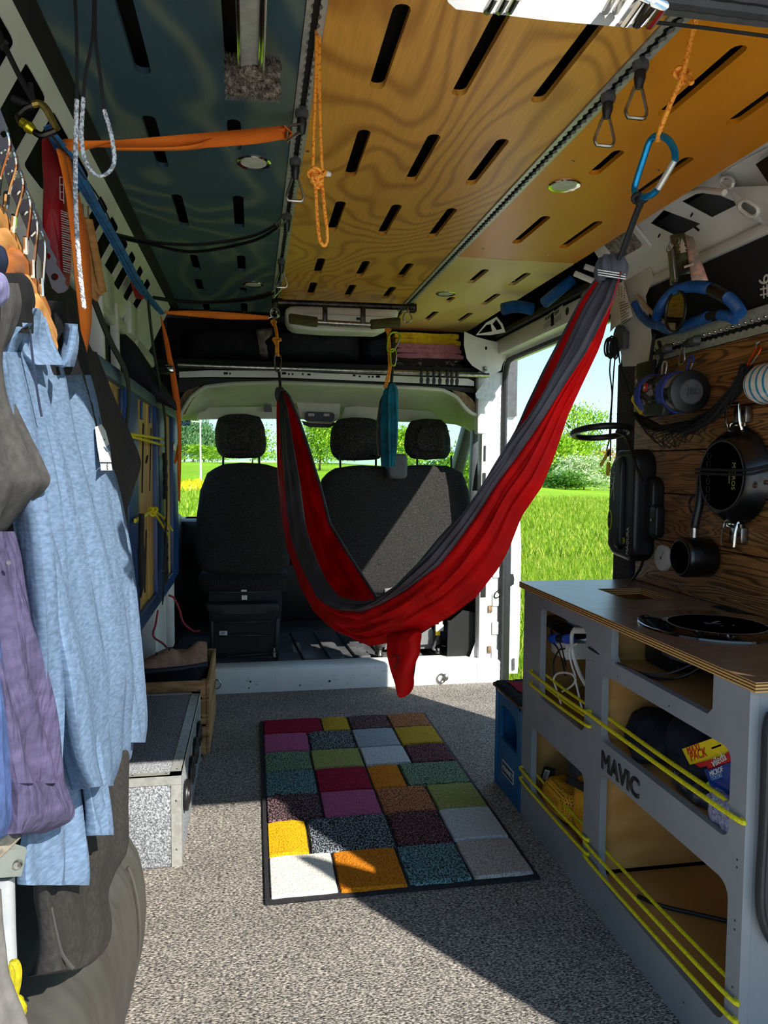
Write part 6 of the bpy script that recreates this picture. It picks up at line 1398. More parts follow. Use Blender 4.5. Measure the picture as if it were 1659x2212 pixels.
def runner(p0, p1, hw, lab, slots=2):
    p0 = Vector(p0); p1 = Vector(p1); d = (p1 - p0); L = d.length; d.normalize(); n_ = Vector((-1, 0, 0)); x = d.cross(n_).normalized()
    mb = MB(); hs = [stadium((L * (.15 + .45 * k), 0), (L * (.45 + .45 * k), 0), hw * .28, 3) for k in range(slots)]
    mb.plate(rrect(0, -hw, L, hw, hw * .6, 3), hs, .004, lambda a, b, w_: p0 + d * a + x * b + n_ * w_); tag(obj('line_runner', mb, yel), lab, 'line runner')
runner(U(1367, 858, 'x', 1.21), U(1388, 892, 'x', 1.21), .010, 'yellow plastic line runner before the left end of the net')
runner(U(1319, 972, 'x', 1.205), U(1298, 1006, 'x', 1.205), .007, 'yellow tent peg shaped runner hanging before the meadow', 1)
runner(U(1316, 998, 'x', 1.20), U(1314, 1028, 'x', 1.20), .011, 'yellow forked line runner hanging lowest before the meadow')
# striped mug
mst, tt_, bb_ = _base('mug stripes', .25, 0., .5); uo = tt_.nodes.new('ShaderNodeTexCoord'); sp = tt_.nodes.new('ShaderNodeSeparateXYZ'); tt_.links.new(uo.outputs['Object'], sp.inputs[0])
mu = tt_.nodes.new('ShaderNodeMath'); mu.operation = 'MULTIPLY'; mu.inputs[1].default_value = 2 * pi / .023; si = tt_.nodes.new('ShaderNodeMath'); si.operation = 'SINE'; tt_.links.new(sp.outputs['Y'], mu.inputs[0]); tt_.links.new(mu.outputs[0], si.inputs[0])
tt_.links.new(_ramp(tt_, si.outputs[0], [(.48, lin('e6e4da')), (.54, lin('2c8bb8'))]), bb_.inputs['Base Color'])
mc = W(1662, 828, .05); t = thing('mug', 'blue and white striped enamel mug lying against the planks at the right edge', 'mug', mc)
mb = MB(); mb.lathe([(.028, .044), (.040, .040), (.048, .02), (.048, -.09), (.046, -.092), (.0, -.09)], mc, (0, 1, 0), 36); mg_ = obj('body', mb, mst, t)
mb = MB(); mb.tube([mc + Vector((0, -.02, .05)), mc + Vector((0, -.03, .065)), mc + Vector((0, -.07, .065)), mc + Vector((0, -.08, .05))], .004, 8); obj('handle', mb, 'white plastic', mg_)
# blue corrugated hose lying in the upper right recess
bh = mat('blue hose', '1c5ea6', .45)
def hose(pts, lab, r_=.02, rib=1, n=120):
    t = smooth_path(pts, n); mb = MB(); mb.tube(t, [r_ * (1.0 if i % 2 else .88) for i in range(n)] if rib else r_, 12); return tag(obj('hose', mb, bh), lab, 'hose')
hz = lambda u, v, x=1.21: U(u, v, 'x', x)
hose([hz(1418, 692), hz(1424, 670), hz(1440, 645), hz(1462, 628), hz(1492, 619), hz(1524, 622), hz(1540, 626)], 'blue corrugated hose arching over the wall rail', .0165)
hose([hz(1572, 642), hz(1588, 658), hz(1600, 678)], 'short corrugated blue hose end right of the black sleeve', .0165, 1, 40)
mb = MB(); mb.tube(smooth_path([hz(1538, 626), hz(1552, 632), hz(1572, 644)], 10), .018, 12); tag(obj('hose_sleeve', mb, 'black plastic'), 'black sleeve joining the two corrugated blue hose pieces', 'sleeve')
hose([hz(1425, 703, 1.235), hz(1450, 712, 1.235), hz(1490, 700, 1.235), hz(1530, 684, 1.235)], 'smooth blue hose lying low behind the wall rail', .0155, 0, 24)
hose([hz(1555, 680, 1.235), hz(1575, 683, 1.235), hz(1588, 690, 1.235)], 'stub of corrugated blue hose behind the wall rail', .0145, 1, 24)
mb = MB(); mb.tube([hz(1530, 684, 1.235), hz(1557, 678, 1.235)], .012, 10); tag(obj('hose_joint', mb, 'black plastic'), 'black joint between the low blue hoses behind the wall rail', 'sleeve')
hose([hz(1372, 655, 1.24), hz(1385, 680, 1.24), hz(1405, 698, 1.24), hz(1425, 704, 1.24)], 'dark blue hose end curling at the left of the recess', .0145, 1, 40)
mb = MB(); mb.tube([hz(1376, 640, 1.235), hz(1404, 672, 1.235), hz(1440, 700, 1.235)], .007, 8); tag(obj('beige_tube', mb, mat('beige plastic', 'b09a80', .5)), 'thin beige tube lying across the hose', 'tube')
mb = MB(); mb.tube([hz(1471, 640, 1.20) + Vector((0, .042 * cos(k * pi / 16), .045 * sin(k * pi / 16) - .005)) * 1 for k in range(32)], .004, 8, True)
rgc = U(1459, 672, 'x', 1.20)
t = thing('hand_mirror', 'oval shaving mirror with a metal bracket hanging before the blue hose', 'mirror', rgc)
mb = MB(); mb.tube([rgc + Vector((.0, .058 * cos(k * pi / 20) * .9, .058 * sin(k * pi / 20))) for k in range(40)], .0045, 8, True); mr_ = obj('rim', mb, 'black plastic', t)
mb = MB(); mb.lathe([(.053, 0), (.053, .002), (0, .002)], rgc + Vector((.002, 0, 0)), (-1, 0, 0), 32); obj('glass', mb, mat('mirror glass', 'b0a890', .02, 1.), t)
mb = MB(); mb.bar(U(1449, 540, 'x', 1.135), U(1456, 606, 'x', 1.15), .024, .010, .003, (1, 0, 0)); obj('bracket', mb, mat('bracket steel', '8a867e', .35, .8), t)
mb = MB(); mb.bar(U(1455, 600, 'x', 1.19), U(1457, 614, 'x', 1.19), .022, .016, .003, (1, 0, 0)); obj('clamp', mb, 'steel', t)
# strip of photographs and a key ring
t = thing('photo_strip', 'curled strip of photo prints hanging from the white metal beside the key ring', 'photo', U(1490, 560, 'x', 1.17))
ph = [((1446, 510), (1478, 503), (1498, 590), (1470, 605), 'photo dark', '1c2023', '55684c'), ((1478, 503), (1497, 512), (1530, 606), (1500, 607), 'photo warm', 'd8a898', '8c8680')]
for a_, b_, c_, d_, nm, c1_, c2_ in ph:
    mm = mat(nm, c1_, .35, 0., c2_, 26, lo=.4, hi=.6)
    A_, B_, C_, D_ = [U(q_[0], q_[1], 'x', 1.17) for q_ in (a_, b_, c_, d_)]
    mb = MB(); mb.grid(lambda s, q_: A_.lerp(B_, s).lerp(D_.lerp(C_, s), q_) + Vector((-.018 * sin(pi * s) * (.4 + q_), 0, 0)), 8, 10); obj('print', mb, mm, t, solid=.0006)
mb = MB(); mb.bar(U(1478, 577, 'x', 1.148), U(1498, 571, 'x', 1.148), .006, .001, 0, (1, 0, 0)); obj('white_caption', mb, 'white plastic', t)
t = thing('key_ring', 'steel key ring with a small tree shaped tag above the mirror bracket', 'key ring', U(1450, 530, 'x', 1.125))
for (u, v, r_) in ((1448, 530, .011), (1443, 538, .009), (1462, 522, .010)):
    c = U(u, v, 'x', 1.125); mb = MB(); mb.tube([c + Vector((-.002 * k % .004, r_ * cos(k * pi / 8), r_ * sin(k * pi / 8))) for k in range(16)], .0012, 5, True); obj('ring', mb, 'steel', t)
mb = MB(); mb.plate([(1473, 514), (1480, 528), (1477, 528), (1484, 538), (1479, 538), (1484, 544), (1469, 547), (1471, 541), (1466, 541), (1470, 532), (1467, 532)], [], .002, lambda a, b, w_: U(a, b, 'x', 1.115 + w_)); obj('tree_tag', mb, 'white metal', t)
# marking on the dark panel, papers by the hammock top
text('marking', '#6', .055, 'white plastic', U(1652, 618, 'x', XR - .0015), (0, .1, 1), (0, 1, -.1), wr)
t = thing('paper_sheet', 'white printed sheet tucked behind the hammock top on the white pillar', 'paper', U(1340, 670, 'x', 1.20)); PA, PB, PCc, PD = [U(u, v, 'x', 1.215) for u, v in ((1325, 600), (1344, 598), (1367, 683), (1318, 718))]
mb = MB(); mb.grid(lambda s, q_: PA.lerp(PB, s).lerp(PD.lerp(PCc, s), q_) + Vector((-.01 * sin(pi * s), 0, 0)), 6, 8); obj('sheet', mb, mat('paper', 'cfc4b4', .8, 0., 'bfb2a0', 10), t, solid=.0006)
mb = MB()
for k in range(9):
    a_ = U(1338 + k * .6, 655 + k * 6, 'x', 1.2035); b_ = U(1360 + k * .4, 648 + k * 5, 'x', 1.2035); mb.bar(a_, a_.lerp(b_, R.uniform(.5, 1)), .002, .0006, 0, (1, 0, 0))
for k in range(5):
    for j in range(3): a_ = U(1336 + j * 6, 618 + k * 5 + j * 3, 'x', 1.2035); mb.bar(a_, a_ + Vector((0, -.006, .002)), .002, .0006, 0, (1, 0, 0))
obj('printed_lines', mb, 'black', t)['kind'] = 'stuff'
PA2, PB2, PC2, PD2 = [U(u, v, 'x', 1.21) for u, v in ((1282, 598), (1296, 592), (1272, 645), (1254, 640))]
mb = MB(); mb.grid(lambda s, q_: PA2.lerp(PB2, s).lerp(PD2.lerp(PC2, s), q_), 3, 4); tag(obj('paper_sheet', mb, 'paper', solid=.0006), 'blank cream card left of the hammock top', 'paper')
# ---------------------------------------------------------------- ceiling fixtures
def spot(u, v, lab):
    c = U(u, v, 'z', ZC); t = thing('ceiling_spot', lab, 'lamp', c, 'flush ceiling spots')
    mb = MB(); mb.lathe([(.030, -.001), (.040, -.004), (.042, -.002), (.042, 0)], c, (0, 0, 1), 28); bz_ = obj('bezel', mb, 'chrome', t)
    mb = MB(); mb.lathe([(0, -.002), (.031, -.002), (.031, 0)], c, (0, 0, 1), 28); obj('lens', mb, mat('frosted lens', 'c9c6bd', .4), bz_)
spot(548, 351, 'flush chrome spot in the blue ceiling board before the orange strap'); spot(547, 614, 'flush chrome spot far back in the blue ceiling board'); spot(1219, 400, 'flush spot in the orange ceiling board'); spot(963, 634, 'flush spot in the pale ceiling board')
def fitting(u, v, lab, ring=True, dr=(0, .12, -1), s=1., m_='steel'):
    q = U(u, v, 'z', ZC - .004); t = thing('rail_fitting', lab, 'fitting', q, 'rail fittings with rings')
    mb = MB(); mb.tube([q, q + Vector((0, -.004, -.010)), q + Vector((0, -.004, -.016))], [.0140, .0140, .012], 14); obj('stud', mb, 'grey plastic', t)
    mb = MB(); mb.tube([q + Vector((0, -.002, -.014)), q + Vector((0, 0, -.026)), q + Vector((0, .002, -.034)), q + Vector((0, .004, -.044))], [.010, .0108, .009, .007], 12); sv_ = obj('sleeve', mb, 'black plastic', t)
    if ring: mb = MB(); dring(mb, q + Vector((0, .004, -.036)), dr, (.021 * s, 0, 0), .056 * s, .0034); obj('ring', mb, m_, sv_)
    return t
fitting(638, 345, 'rail fitting with an empty ring on the left rail'); fitting(1383, 135, 'rail fitting with an empty ring, nearest on the right rail'); fitting(1313, 205, 'rail fitting with an empty ring, second on the right rail')
fitting(652, 240, 'rail fitting on the left rail holding the wide orange strap', False); fitting(620, 465, 'rail fitting on the left rail holding the black straps', False); fitting(608, 562, 'empty rail fitting far along the left rail'); fitting(601, 610, 'farthest rail fitting on the left rail', False)
# wide orange strap from the left rail to the wall
A_ = U(622, 290, 'y', 1.58); B_ = U(135, 318, 'y', 1.32)
t = thing('ratchet_strap', 'wide orange webbing strap stretched from the left rail to the upper left wall', 'strap', (A_ + B_) / 2)
q_ = U(650, 268, 'y', 1.56)
mb = MB(); mb.tube([q_, U(628, 271, 'y', 1.57), A_ + Vector((0, 0, .01)), A_ + Vector((0, 0, -.012)), U(648, 285, 'y', 1.56)], .0032, 8); obj('buckle_loop', mb, 'steel', t)
def bandpts(px, ys): return [U(u, v, 'y', y) for (u, v), y in zip(px, ys)]
mb = MB()
def band(top, bot, ys, tilt=0., n=24, mt='orange webbing', par=None, nm='webbing', th=.0018):
    T_ = smooth_path(bandpts(top, ys), n); B2 = smooth_path(bandpts(bot, [y + tilt for y in ys]), n); mb = MB()
    mb.grid(lambda a, b: T_[int(round(b * (n - 1)))].lerp(B2[int(round(b * (n - 1)))], a), 3, n); return obj(nm, mb, mt, par, solid=th)
ysb = [1.58, 1.52, 1.45, 1.38, 1.33]
band([(612, 271), (520, 280), (400, 290), (240, 303), (140, 303)], [(618, 300), (540, 312), (400, 321), (240, 318), (150, 316)], ysb, .012, 24, 'orange webbing', t)
band([(616, 276), (560, 283), (480, 292), (400, 316), (240, 320)], [(620, 302), (560, 298), (480, 312), (400, 324), (240, 325)], [1.58, 1.55, 1.50, 1.44, 1.36], .02, 24, 'orange webbing', t)
mb = MB(); e0_, e1_ = U(614, 272, 'y', 1.58), U(622, 300, 'y', 1.60); mb.strip([e0_ + Vector((.0, .01, .0)), (e0_ + e1_) / 2 + Vector((.012, .01, .0)), e1_ + Vector((0, .01, 0))], (0, .02, .004), .002); obj('webbing', mb, 'orange webbing', t)
band([(240, 304), (190, 304), (145, 300), (132, 303)], [(240, 308), (190, 322), (160, 326), (150, 325)], [1.36, 1.34, 1.31, 1.29], .02, 12, 'orange webbing', t)
# vertical orange strap
t = thing('ratchet_strap', 'orange webbing strap hanging down in front of the red bag', 'strap', U(170, 500, 'y', 1.25))
band([(122, 320), (140, 400), (152, 500), (162, 600), (172, 690), (180, 762)], [(140, 330), (158, 420), (184, 500), (192, 600), (197, 690), (186, 766)], [1.25] * 6, .04, 30, 'orange webbing', t)
band([(128, 322), (150, 420), (168, 520), (178, 620), (186, 740)], [(150, 340), (172, 430), (190, 520), (197, 620), (197, 700)], [1.28] * 5, .05, 30, 'orange webbing', t)
# far orange straps
t = thing('ratchet_strap', 'thin orange strap stretched far back under the blue ceiling board', 'strap', U(470, 680, 'y', 3.0))
band([(355, 672), (420, 671), (500, 675), (584, 683)], [(358, 678), (420, 684), (500, 690), (580, 690)], [3.0, 3.1, 3.15, 3.2], .01, 20, 'orange webbing', t)
mb = MB(); c = U(592, 684, 'y', 3.2); mb.tube([c + Vector((.016 * cos(k * pi / 8), .004 * sin(k), .016 * sin(k * pi / 8) + .01)) for k in range(16)], .0025, 6, True); mb.tube([U(580, 687, 'y', 3.2), U(590, 684, 'y', 3.2)], .003, 6); obj('ring', mb, 'steel', t)
t = thing('ratchet_strap', 'narrow orange strap hanging beside the blue stored frame', 'strap', U(370, 850, 'y', 3.0)); yv = 3.05
band([(346, 682), (352, 720), (360, 770), (366, 800), (374, 860), (381, 900), (384, 950), (383, 1010), (385, 1080)], [(348, 682), (363, 730), (371, 770), (378, 800), (388, 860), (391, 900), (392, 960), (391, 1020), (389, 1088)], [yv] * 9, .0, 40, 'orange webbing', t)
band([(383, 960), (378, 985), (375, 1000)], [(389, 965), (384, 990), (379, 1003)], [yv + .02] * 3, .0, 8, 'orange webbing', t)
mb = MB(); c = U(366, 797, 'y', yv - .012); mb.box(c, (.032, .012, .030), .003); mb.tube([U(357, 791, 'y', yv - .02), U(374, 793, 'y', yv - .02)], .003, 6); mb.tube([U(358, 803, 'y', yv - .02), U(375, 804, 'y', yv - .02)], .003, 6); obj('cam_buckle', mb, 'chrome', t)
# blue strap running along the upper left wall, with its carabiner
t = thing('load_strap', 'blue webbing strap running along the upper left wall from the brass carabiner', 'strap', U(220, 450, 'y', 1.7))
for d_ in (-.006, .004, .014):
    mb = MB(); mb.strip(smooth_path([U(104, 276, 'y', 1.2) + Vector((0, d_, 0)), U(150, 355, 'y', 1.42) + Vector((d_ * .8, 0, 0)), U(200, 440, 'y', 1.72) + Vector((d_ * .6, 0, 0)), U(250, 530, 'y', 2.12) + Vector((d_ * .9, 0, 0)), U(300, 620, 'y', 2.6) + Vector((d_, 0, 0)), U(350, 678, 'y', 3.0) + Vector((d_ * .4, 0, 0))], 40), (.005, 0, .003), .002); obj('ply', mb, 'blue webbing', t)
mb = MB(); mb.tube(smooth_path([U(110, 290, 'y', 1.2), U(215, 430, 'y', 1.72), U(255, 520, 'y', 2.1)], 24), .002, 5); obj('black_trace', mb, 'black strap', t)
brass = mat('brass tinted', 'a8924a', .3, .8, '7a6830', 40); yb = 1.19
t = thing('carabiner', 'brass and steel locking carabiner at the upper left wall', 'carabiner', U(75, 250, 'y', yb))
def Bq(u, v): return U(u, v, 'y', yb)
mb = MB(); mb.tube(smooth_path([Bq(70, 226), Bq(85, 224), Bq(100, 236), Bq(118, 270), Bq(123, 280)], 24), .0055, 8); obj('spine', mb, brass, t)
mb = MB(); mb.tube(smooth_path([Bq(120, 282), Bq(105, 288), Bq(88, 292), Bq(75, 285)], 16), .005, 8); mb.tube(smooth_path([Bq(70, 228), Bq(52, 236), Bq(40, 250), Bq(45, 265)], 16), .005, 8); obj('bow', mb, 'dark steel', t)
mb = MB(); mb.tube([Bq(46, 263), Bq(56, 270)], .007, 10); mb.tube([Bq(58, 271), Bq(62, 275), Bq(66, 278), Bq(74, 284)], [.007, .009, .008, .006], 10); obj('locking_sleeve', mb, mat('bright brass', 'd8c22a', .25, .8), t)
mb = MB(); mb.tube(smooth_path([Bq(-6, 60), Bq(6, 90), Bq(40, 160), Bq(70, 215), Bq(76, 226)], 24), .0042, 6); mb.tube([Bq(0, 105), Bq(14, 88), Bq(8, 96)], .005, 6); mb.tube([Bq(66, 180), Bq(68, 200), Bq(72, 218)], .004, 6); mb.tube([Bq(26, 212), Bq(45, 220), Bq(68, 230)], .005, 6); tag(obj('black_rope', mb, 'black strap'), 'black tied cord holding the brass carabiner at upper left', 'cord')
# black straps
for lab, top_b, bot_b, y_ in (('pair of slack black straps under the blue ceiling board', [(600, 480), (540, 508), (430, 525), (330, 520), (245, 502)], [(603, 492), (545, 524), (420, 547), (330, 532), (240, 512)], [2.12, 2.15, 2.2, 2.2, 2.1]), ('slack black strap far back under the blue ceiling board', [(590, 628), (540, 640), (450, 650), (380, 648), (330, 640)], [(592, 636), (545, 650), (450, 656), (380, 652), (330, 645)], [2.95, 2.98, 3.0, 3.0, 2.9])):
    t = thing('black_strap', lab, 'strap', U(400, 520 if y_[0] < 2.5 else 645, 'y', y_[2]))
    band(top_b, [(a_, b_ + 6) for a_, b_ in top_b], y_, .02, 24, 'black strap', t); band(bot_b, [(a_, b_ - 6) for a_, b_ in bot_b], y_, .03, 24, 'black strap', t)
    a_, b_ = top_b[0]; mb = MB()
    mb.tube([U(a_ + 12, b_ - 14, 'y', y_[0]), U(a_ - 4, b_ + 4, 'y', y_[0]), U(a_ + 2, b_ + 14, 'y', y_[0]), U(a_ + 18, b_ - 4, 'y', y_[0])], .0028, 6); obj('hook', mb, 'steel', t)
# pull-up bar on the two rails
yp = 3.18
def Y_(u, v, y=yp): return U(u, v, 'y', y)
t = thing('pull_up_bar', 'dark steel pull up bar with two green foam grips hung between the rails', 'bar', Y_(745, 690))
mb = MB(); mb.tube([Y_(602, 653), Y_(888, 664)], .013, 14); mb.lathe([(.018, 0), (.018, .02)], Y_(600, 653), (1, 0, 0), 14); mb.lathe([(.018, 0), (.018, .02)], Y_(885, 664), (1, 0, 0), 14); obj('top_tube', mb, 'dark steel', t)
for u, v0, v1 in ((702, 658, 698), (784, 662, 700)):
    mb = MB(); mb.bar(Y_(u, v0), Y_(u, v1), .020, .022, .003, (0, 1, 0)); obj('drop_arm', mb, 'dark steel', t)
mb = MB(); mb.tube([Y_(690, 696), Y_(800, 702)], .011, 12); mb.tube([Y_(640, 691), Y_(690, 696)], .011, 12); mb.tube([Y_(800, 702), Y_(852, 698)], .011, 12); obj('grip_tube', mb, 'steel', t)
foam = mat('green foam', '4f4a1f', .9, 0., '3a3616', 60, bump=.4)
for a_, b_ in (((624, 688), (686, 696)), ((800, 701), (864, 696))):
    mb = MB(); mb.tube([Y_(*a_), Y_(a_[0] + 2, a_[1]), Y_(b_[0] - 2, b_[1]), Y_(*b_)], [.016, .0215, .0215, .017], 16); obj('grip', mb, foam, t)
for u, v in ((594, 650), (892, 660)):
    q_ = U(u, v, 'z', ZC - .01); mb = MB(); mb.span(q_ + Vector((-.014, -.02, -.03)), q_ + Vector((.014, .02, .005)), .004); obj('mount', mb, 'dark steel', t)
for u, v, lab in ((594, 676, 'steel split ring below the left end of the pull up bar'), (880, 686, 'steel split ring below the right end of the pull up bar')):
    c = Y_(u, v, 3.15); mb = MB(); mb.tube([c + Vector((.019 * cos(k * pi / 10), .006 * sin(k * .6), .021 * sin(k * pi / 10))) for k in range(20)], .0028, 6, True); mb.tube([c + Vector((0, 0, .02)), c + Vector((.004, .01, .045))], .004, 6); tag(obj('split_ring', mb, 'steel'), lab, 'ring')
# roof air conditioner / white roof unit
t = thing('roof_unit', 'white moulded roof unit behind the pull up bar', 'roof unit', U(740, 700, 'y', 3.4)); yr = 3.40
px = [(617, 668), (622, 662), (700, 660), (858, 666), (862, 672), (858, 690), (840, 708), (818, 719), (700, 716), (635, 711), (622, 702), (617, 690)]
Pq = [U(u, v, 'y', yr) for u, v in px]; mb = MB(); mb.pillow([(p.x, p.z) for p in resample(Pq + [Pq[0]], 49)[:-1]], lambda a, b, w_: Vector((a, yr - .01 + w_, b)), .13, .02, 4, .004); obj('shell', mb, 'white plastic', t)
mb = MB(); mb.bar(U(655, 703, 'y', yr - .03), U(808, 713, 'y', yr - .03), .012, .008, .002); mb.bar(U(655, 678, 'y', yr - .02), U(855, 688, 'y', yr - .02), .008, .005, .002); obj('seam', mb, 'white metal', t)
for k in range(4):
    c = U(716 + 8 * k, 705 + k * .5, 'y', yr - .031); mb = MB(); mb.lathe([(.004, 0), (0, .002)], c, (0, -1, 0), 8); obj('button', mb, 'black plastic', t)
mb = MB(); mb.box(U(776, 689, 'y', yr - .012), (.03, .006, .014), .002); obj('latch', mb, 'black plastic', t)
# loose orange cord with a knot hanging by the left rail (near)
yc = 1.30
t = thing('orange_rope', 'long orange doubled cord with a knot hanging beside the left rail', 'cord', U(690, 300, 'y', yc))
for k, pts in enumerate(([(684, -10), (682, 150), (678, 280), (676, 370)], [(691, -10), (690, 150), (692, 280), (696, 370)], [(688, -10), (687, 90), (688, 200)])):
    mb = MB(); mb.tube(smooth_path([U(u, v, 'y', yc) for u, v in pts], 30), .0029, 8); obj('strand', mb, 'orange cord', t)
mb = MB(); mb.tube(smooth_path([U(u, v, 'y', yc) for u, v in [(680, 385), (683, 430), (686, 480), (690, 515), (698, 530), (705, 526), (707, 505), (702, 460), (697, 410), (694, 385)]], 40), .0031, 8); obj('loop', mb, 'orange cord', t)
for d_ in ((-6, 380, .012), (2, 376, .013), (-2, 392, .010)):
    mb = MB(); knot(mb, U(687 + d_[0], d_[1], 'y', yc), d_[2], .0032); obj('knot', mb, 'orange cord', t)
mb = MB(); mb.lathe([(.0045, 0), (.005, .004), (.003, .010)], U(703, 374, 'y', yc), (1, 0, -.2), 10); obj('frayed_end', mb, mat('frayed white', 'd8d4cc', .9), t)
# squeegee/duster stored under the blue board
zd = 1.775
t = thing('fleece_duster', 'grey fleece window applicator on a metal pole stored under the blue ceiling board', 'duster', U(545, 150, 'z', zd))
a_ = U(487, 165, 'z', zd); b_ = U(606, 172, 'z', zd)
fl_m = mat_speckle('grey fleece', [(.3, '2f2a26'), (.5, '6b6258'), (.7, '9a9186')], 120, bump=1., bd=.01)
mb = MB(); mid = (a_ + b_) / 2; hx_ = (b_ - a_) / 2
def ff(s, q_):
    an = 2 * pi * s; e_ = 1 - .12 * (abs(2 * q_ - 1) ** 6); p = a_.lerp(b_, q_) + Vector((0, .020 * cos(an) * e_, .030 * sin(an) * e_)); nn = mnoise.noise_vector(p * 90); return p + nn * .005
mb.grid(ff, 36, 50, True); mb.f += [list(range(36)), list(range(36 * 49, 36 * 50))]; mb.sm += [0, 0]; obj('fleece', mb, fl_m, t)
rfl = random.Random(5); mb = MB()
for k in range(1500):
    an = rfl.uniform(0, 6.28); q_ = rfl.random(); p = a_.lerp(b_, q_) + Vector((0, .020 * cos(an), .030 * sin(an))); d_ = Vector((rfl.gauss(0, .4), cos(an), sin(an))).normalized() * rfl.uniform(.005, .011); s_ = Vector((.0006, 0, .0003)); mb.add([p - s_, p + s_, p + d_], [(0, 1, 2)])
obj('fleece_fibres', mb, fl_m, t)['kind'] = 'stuff'
p0 = U(543, 150, 'z', zd - .01); p1 = Vector((p0.x + .002, .78, zd - .02)); mb = MB(); mb.bar(p0, p1, .042, .016, .004); obj('channel', mb, 'aluminium', t)
mb = MB(); mb.bar(p0 + Vector((.014, 0, -.01)), p1 + Vector((.014, 0, -.01)), .008, .006, .001); mb.bar(p0 + Vector((-.019, 0, -.004)), p1 + Vector((-.019, 0, -.004)), .006, .014, .001); obj('edge_profile', mb, 'chrome', t)
mb = MB(); mb.bar(U(525, 158, 'z', zd - .02), U(562, 150, 'z', zd - .02), .03, .02, .004); obj('socket', mb, fl_m, t)

# ---------------------------------------------------------------- left side
# grey-white rope loop hanging near the camera
yg = 1.02
rope_m = mat('rope white', 'c9c9cc', .6, 0., '77777c', 260, lo=.45, hi=.55)
t = thing('braided_rope', 'grey white braided rope hanging in a loop before the left wall', 'rope', U(190, 350, 'y', yg))
def braid(pts, n, r_):
    P_ = smooth_path(pts, n); mb = MB()
    for ph in (0, 2.1, 4.2):
        q_ = []
        for i, p in enumerate(P_): q_.append(p + Vector((cos(i * .9 + ph), sin(i * .9 + ph) * .6, sin(i * .9 + ph) * .3)) * r_ * .45)
        mb.tube(q_, r_ * .62, 6)
    return mb
obj('long_end', braid([U(u, v, 'y', yg) for u, v in [(166, 215), (164, 300), (163, 400), (166, 500), (173, 590), (182, 665)]], 150, .0030), rope_m, t)
obj('loop', braid([U(u, v, 'y', yg) for u, v in [(180, 210), (176, 290), (182, 340), (200, 372), (220, 380), (240, 366), (247, 340), (240, 290), (225, 237)]], 130, .0028), rope_m, t)
mb = MB()
for pts in ([(162, -10), (166, 100), (166, 218)], [(203, -10), (200, 80), (185, 160), (180, 212)], [(206, -10), (206, 80), (216, 160), (225, 238)]): mb.tube(smooth_path([U(u, v, 'y', yg) for u, v in pts], 16), .0024, 6)
obj('black_cord', mb, 'black strap', t)
# red bag
redb = mat('red bag cloth', 'b0121c', .5, 0., '8c0c14', 14, bump=.3, bs=40)
t = thing('dry_bag', 'long red printed bag hanging on the upper left wall behind the orange strap', 'bag', U(135, 480, 'y', 1.35)); yR_ = 1.36
def rb(px): return [U(u, v, 'y', yR_) for u, v in px]
bagpx = [(108, 305), (118, 300), (135, 320), (150, 340), (162, 370), (166, 430), (164, 520), (162, 600), (158, 630), (145, 628), (128, 590), (112, 540), (110, 470), (112, 400), (110, 350)]
Pq = resample(rb(bagpx + [bagpx[0]]), 61)[:-1]; cc = sum(Pq, Vector()) / 60
def bgf(a, b):
    i = int(round(a * 60)) % 60; s_ = sin(pi * b) ** .45; q_ = cc + (Pq[i] - cc) * s_; return q_ + Vector((-.01, -.035 * cos(pi * b) + .008 * mnoise.noise(q_ * 24), 0))
mb = MB(); mb.grid(bgf, 60, 15, True); obj('body', mb, redb, t)
mb = MB()
for k in range(26): a_ = U(131 + k * .22, 455 + k * 5.2, 'y', yR_ - .045); mb.bar(a_, a_ + Vector((.012 + .004 * (k % 3), .004, -.003)), .0012, .0006, 0, (0, 1, 0))
for a_, b_ in (((129, 382), (130, 430)), ((137, 384), (138, 440)), ((129, 382), (137, 384)), ((129, 398), (137, 400)), ((130, 414), (138, 416)), ((130, 430), (138, 434))): mb.bar(U(*a_, 'y', yR_ - .046), U(*b_, 'y', yR_ - .046), .0012, .0006, 0, (0, 1, 0))
obj('white_print', mb, 'white plastic', t)['kind'] = 'stuff'
# wooden trouser hangers behind the strap
hw_ = mat('hanger wood', 'b9834a', .4, 0., 'a0703a', 20, (1, 1, 4)); hw2 = mat('hanger wood red', '9a5c2c', .4, 0., '80481f', 20, (1, 1, 4))
t = thing('wooden_hanger', 'plain wooden hanger seen edge on behind the orange strap', 'hanger', U(205, 560, 'y', 1.7)); yh = 1.62
for pts in ([(180, 470), (190, 540), (205, 640)], [(192, 475), (205, 540), (222, 630)], [(196, 590), (212, 625), (222, 634)], [(197, 610), (206, 640), (212, 645)]):
    P_ = [U(u, v, 'y', yh) for u, v in pts]; mb = MB(); mb.tube(smooth_path(P_, 12), .009, 8, sq=.6); obj('arm', mb, hw_, t)
mb = MB(); mb.tube([U(178, 440, 'y', yh), U(180, 472, 'y', yh)], .002, 6); mb.tube([U(190, 445, 'y', yh), U(191, 476, 'y', yh)], .002, 6); obj('hook', mb, 'steel', t)
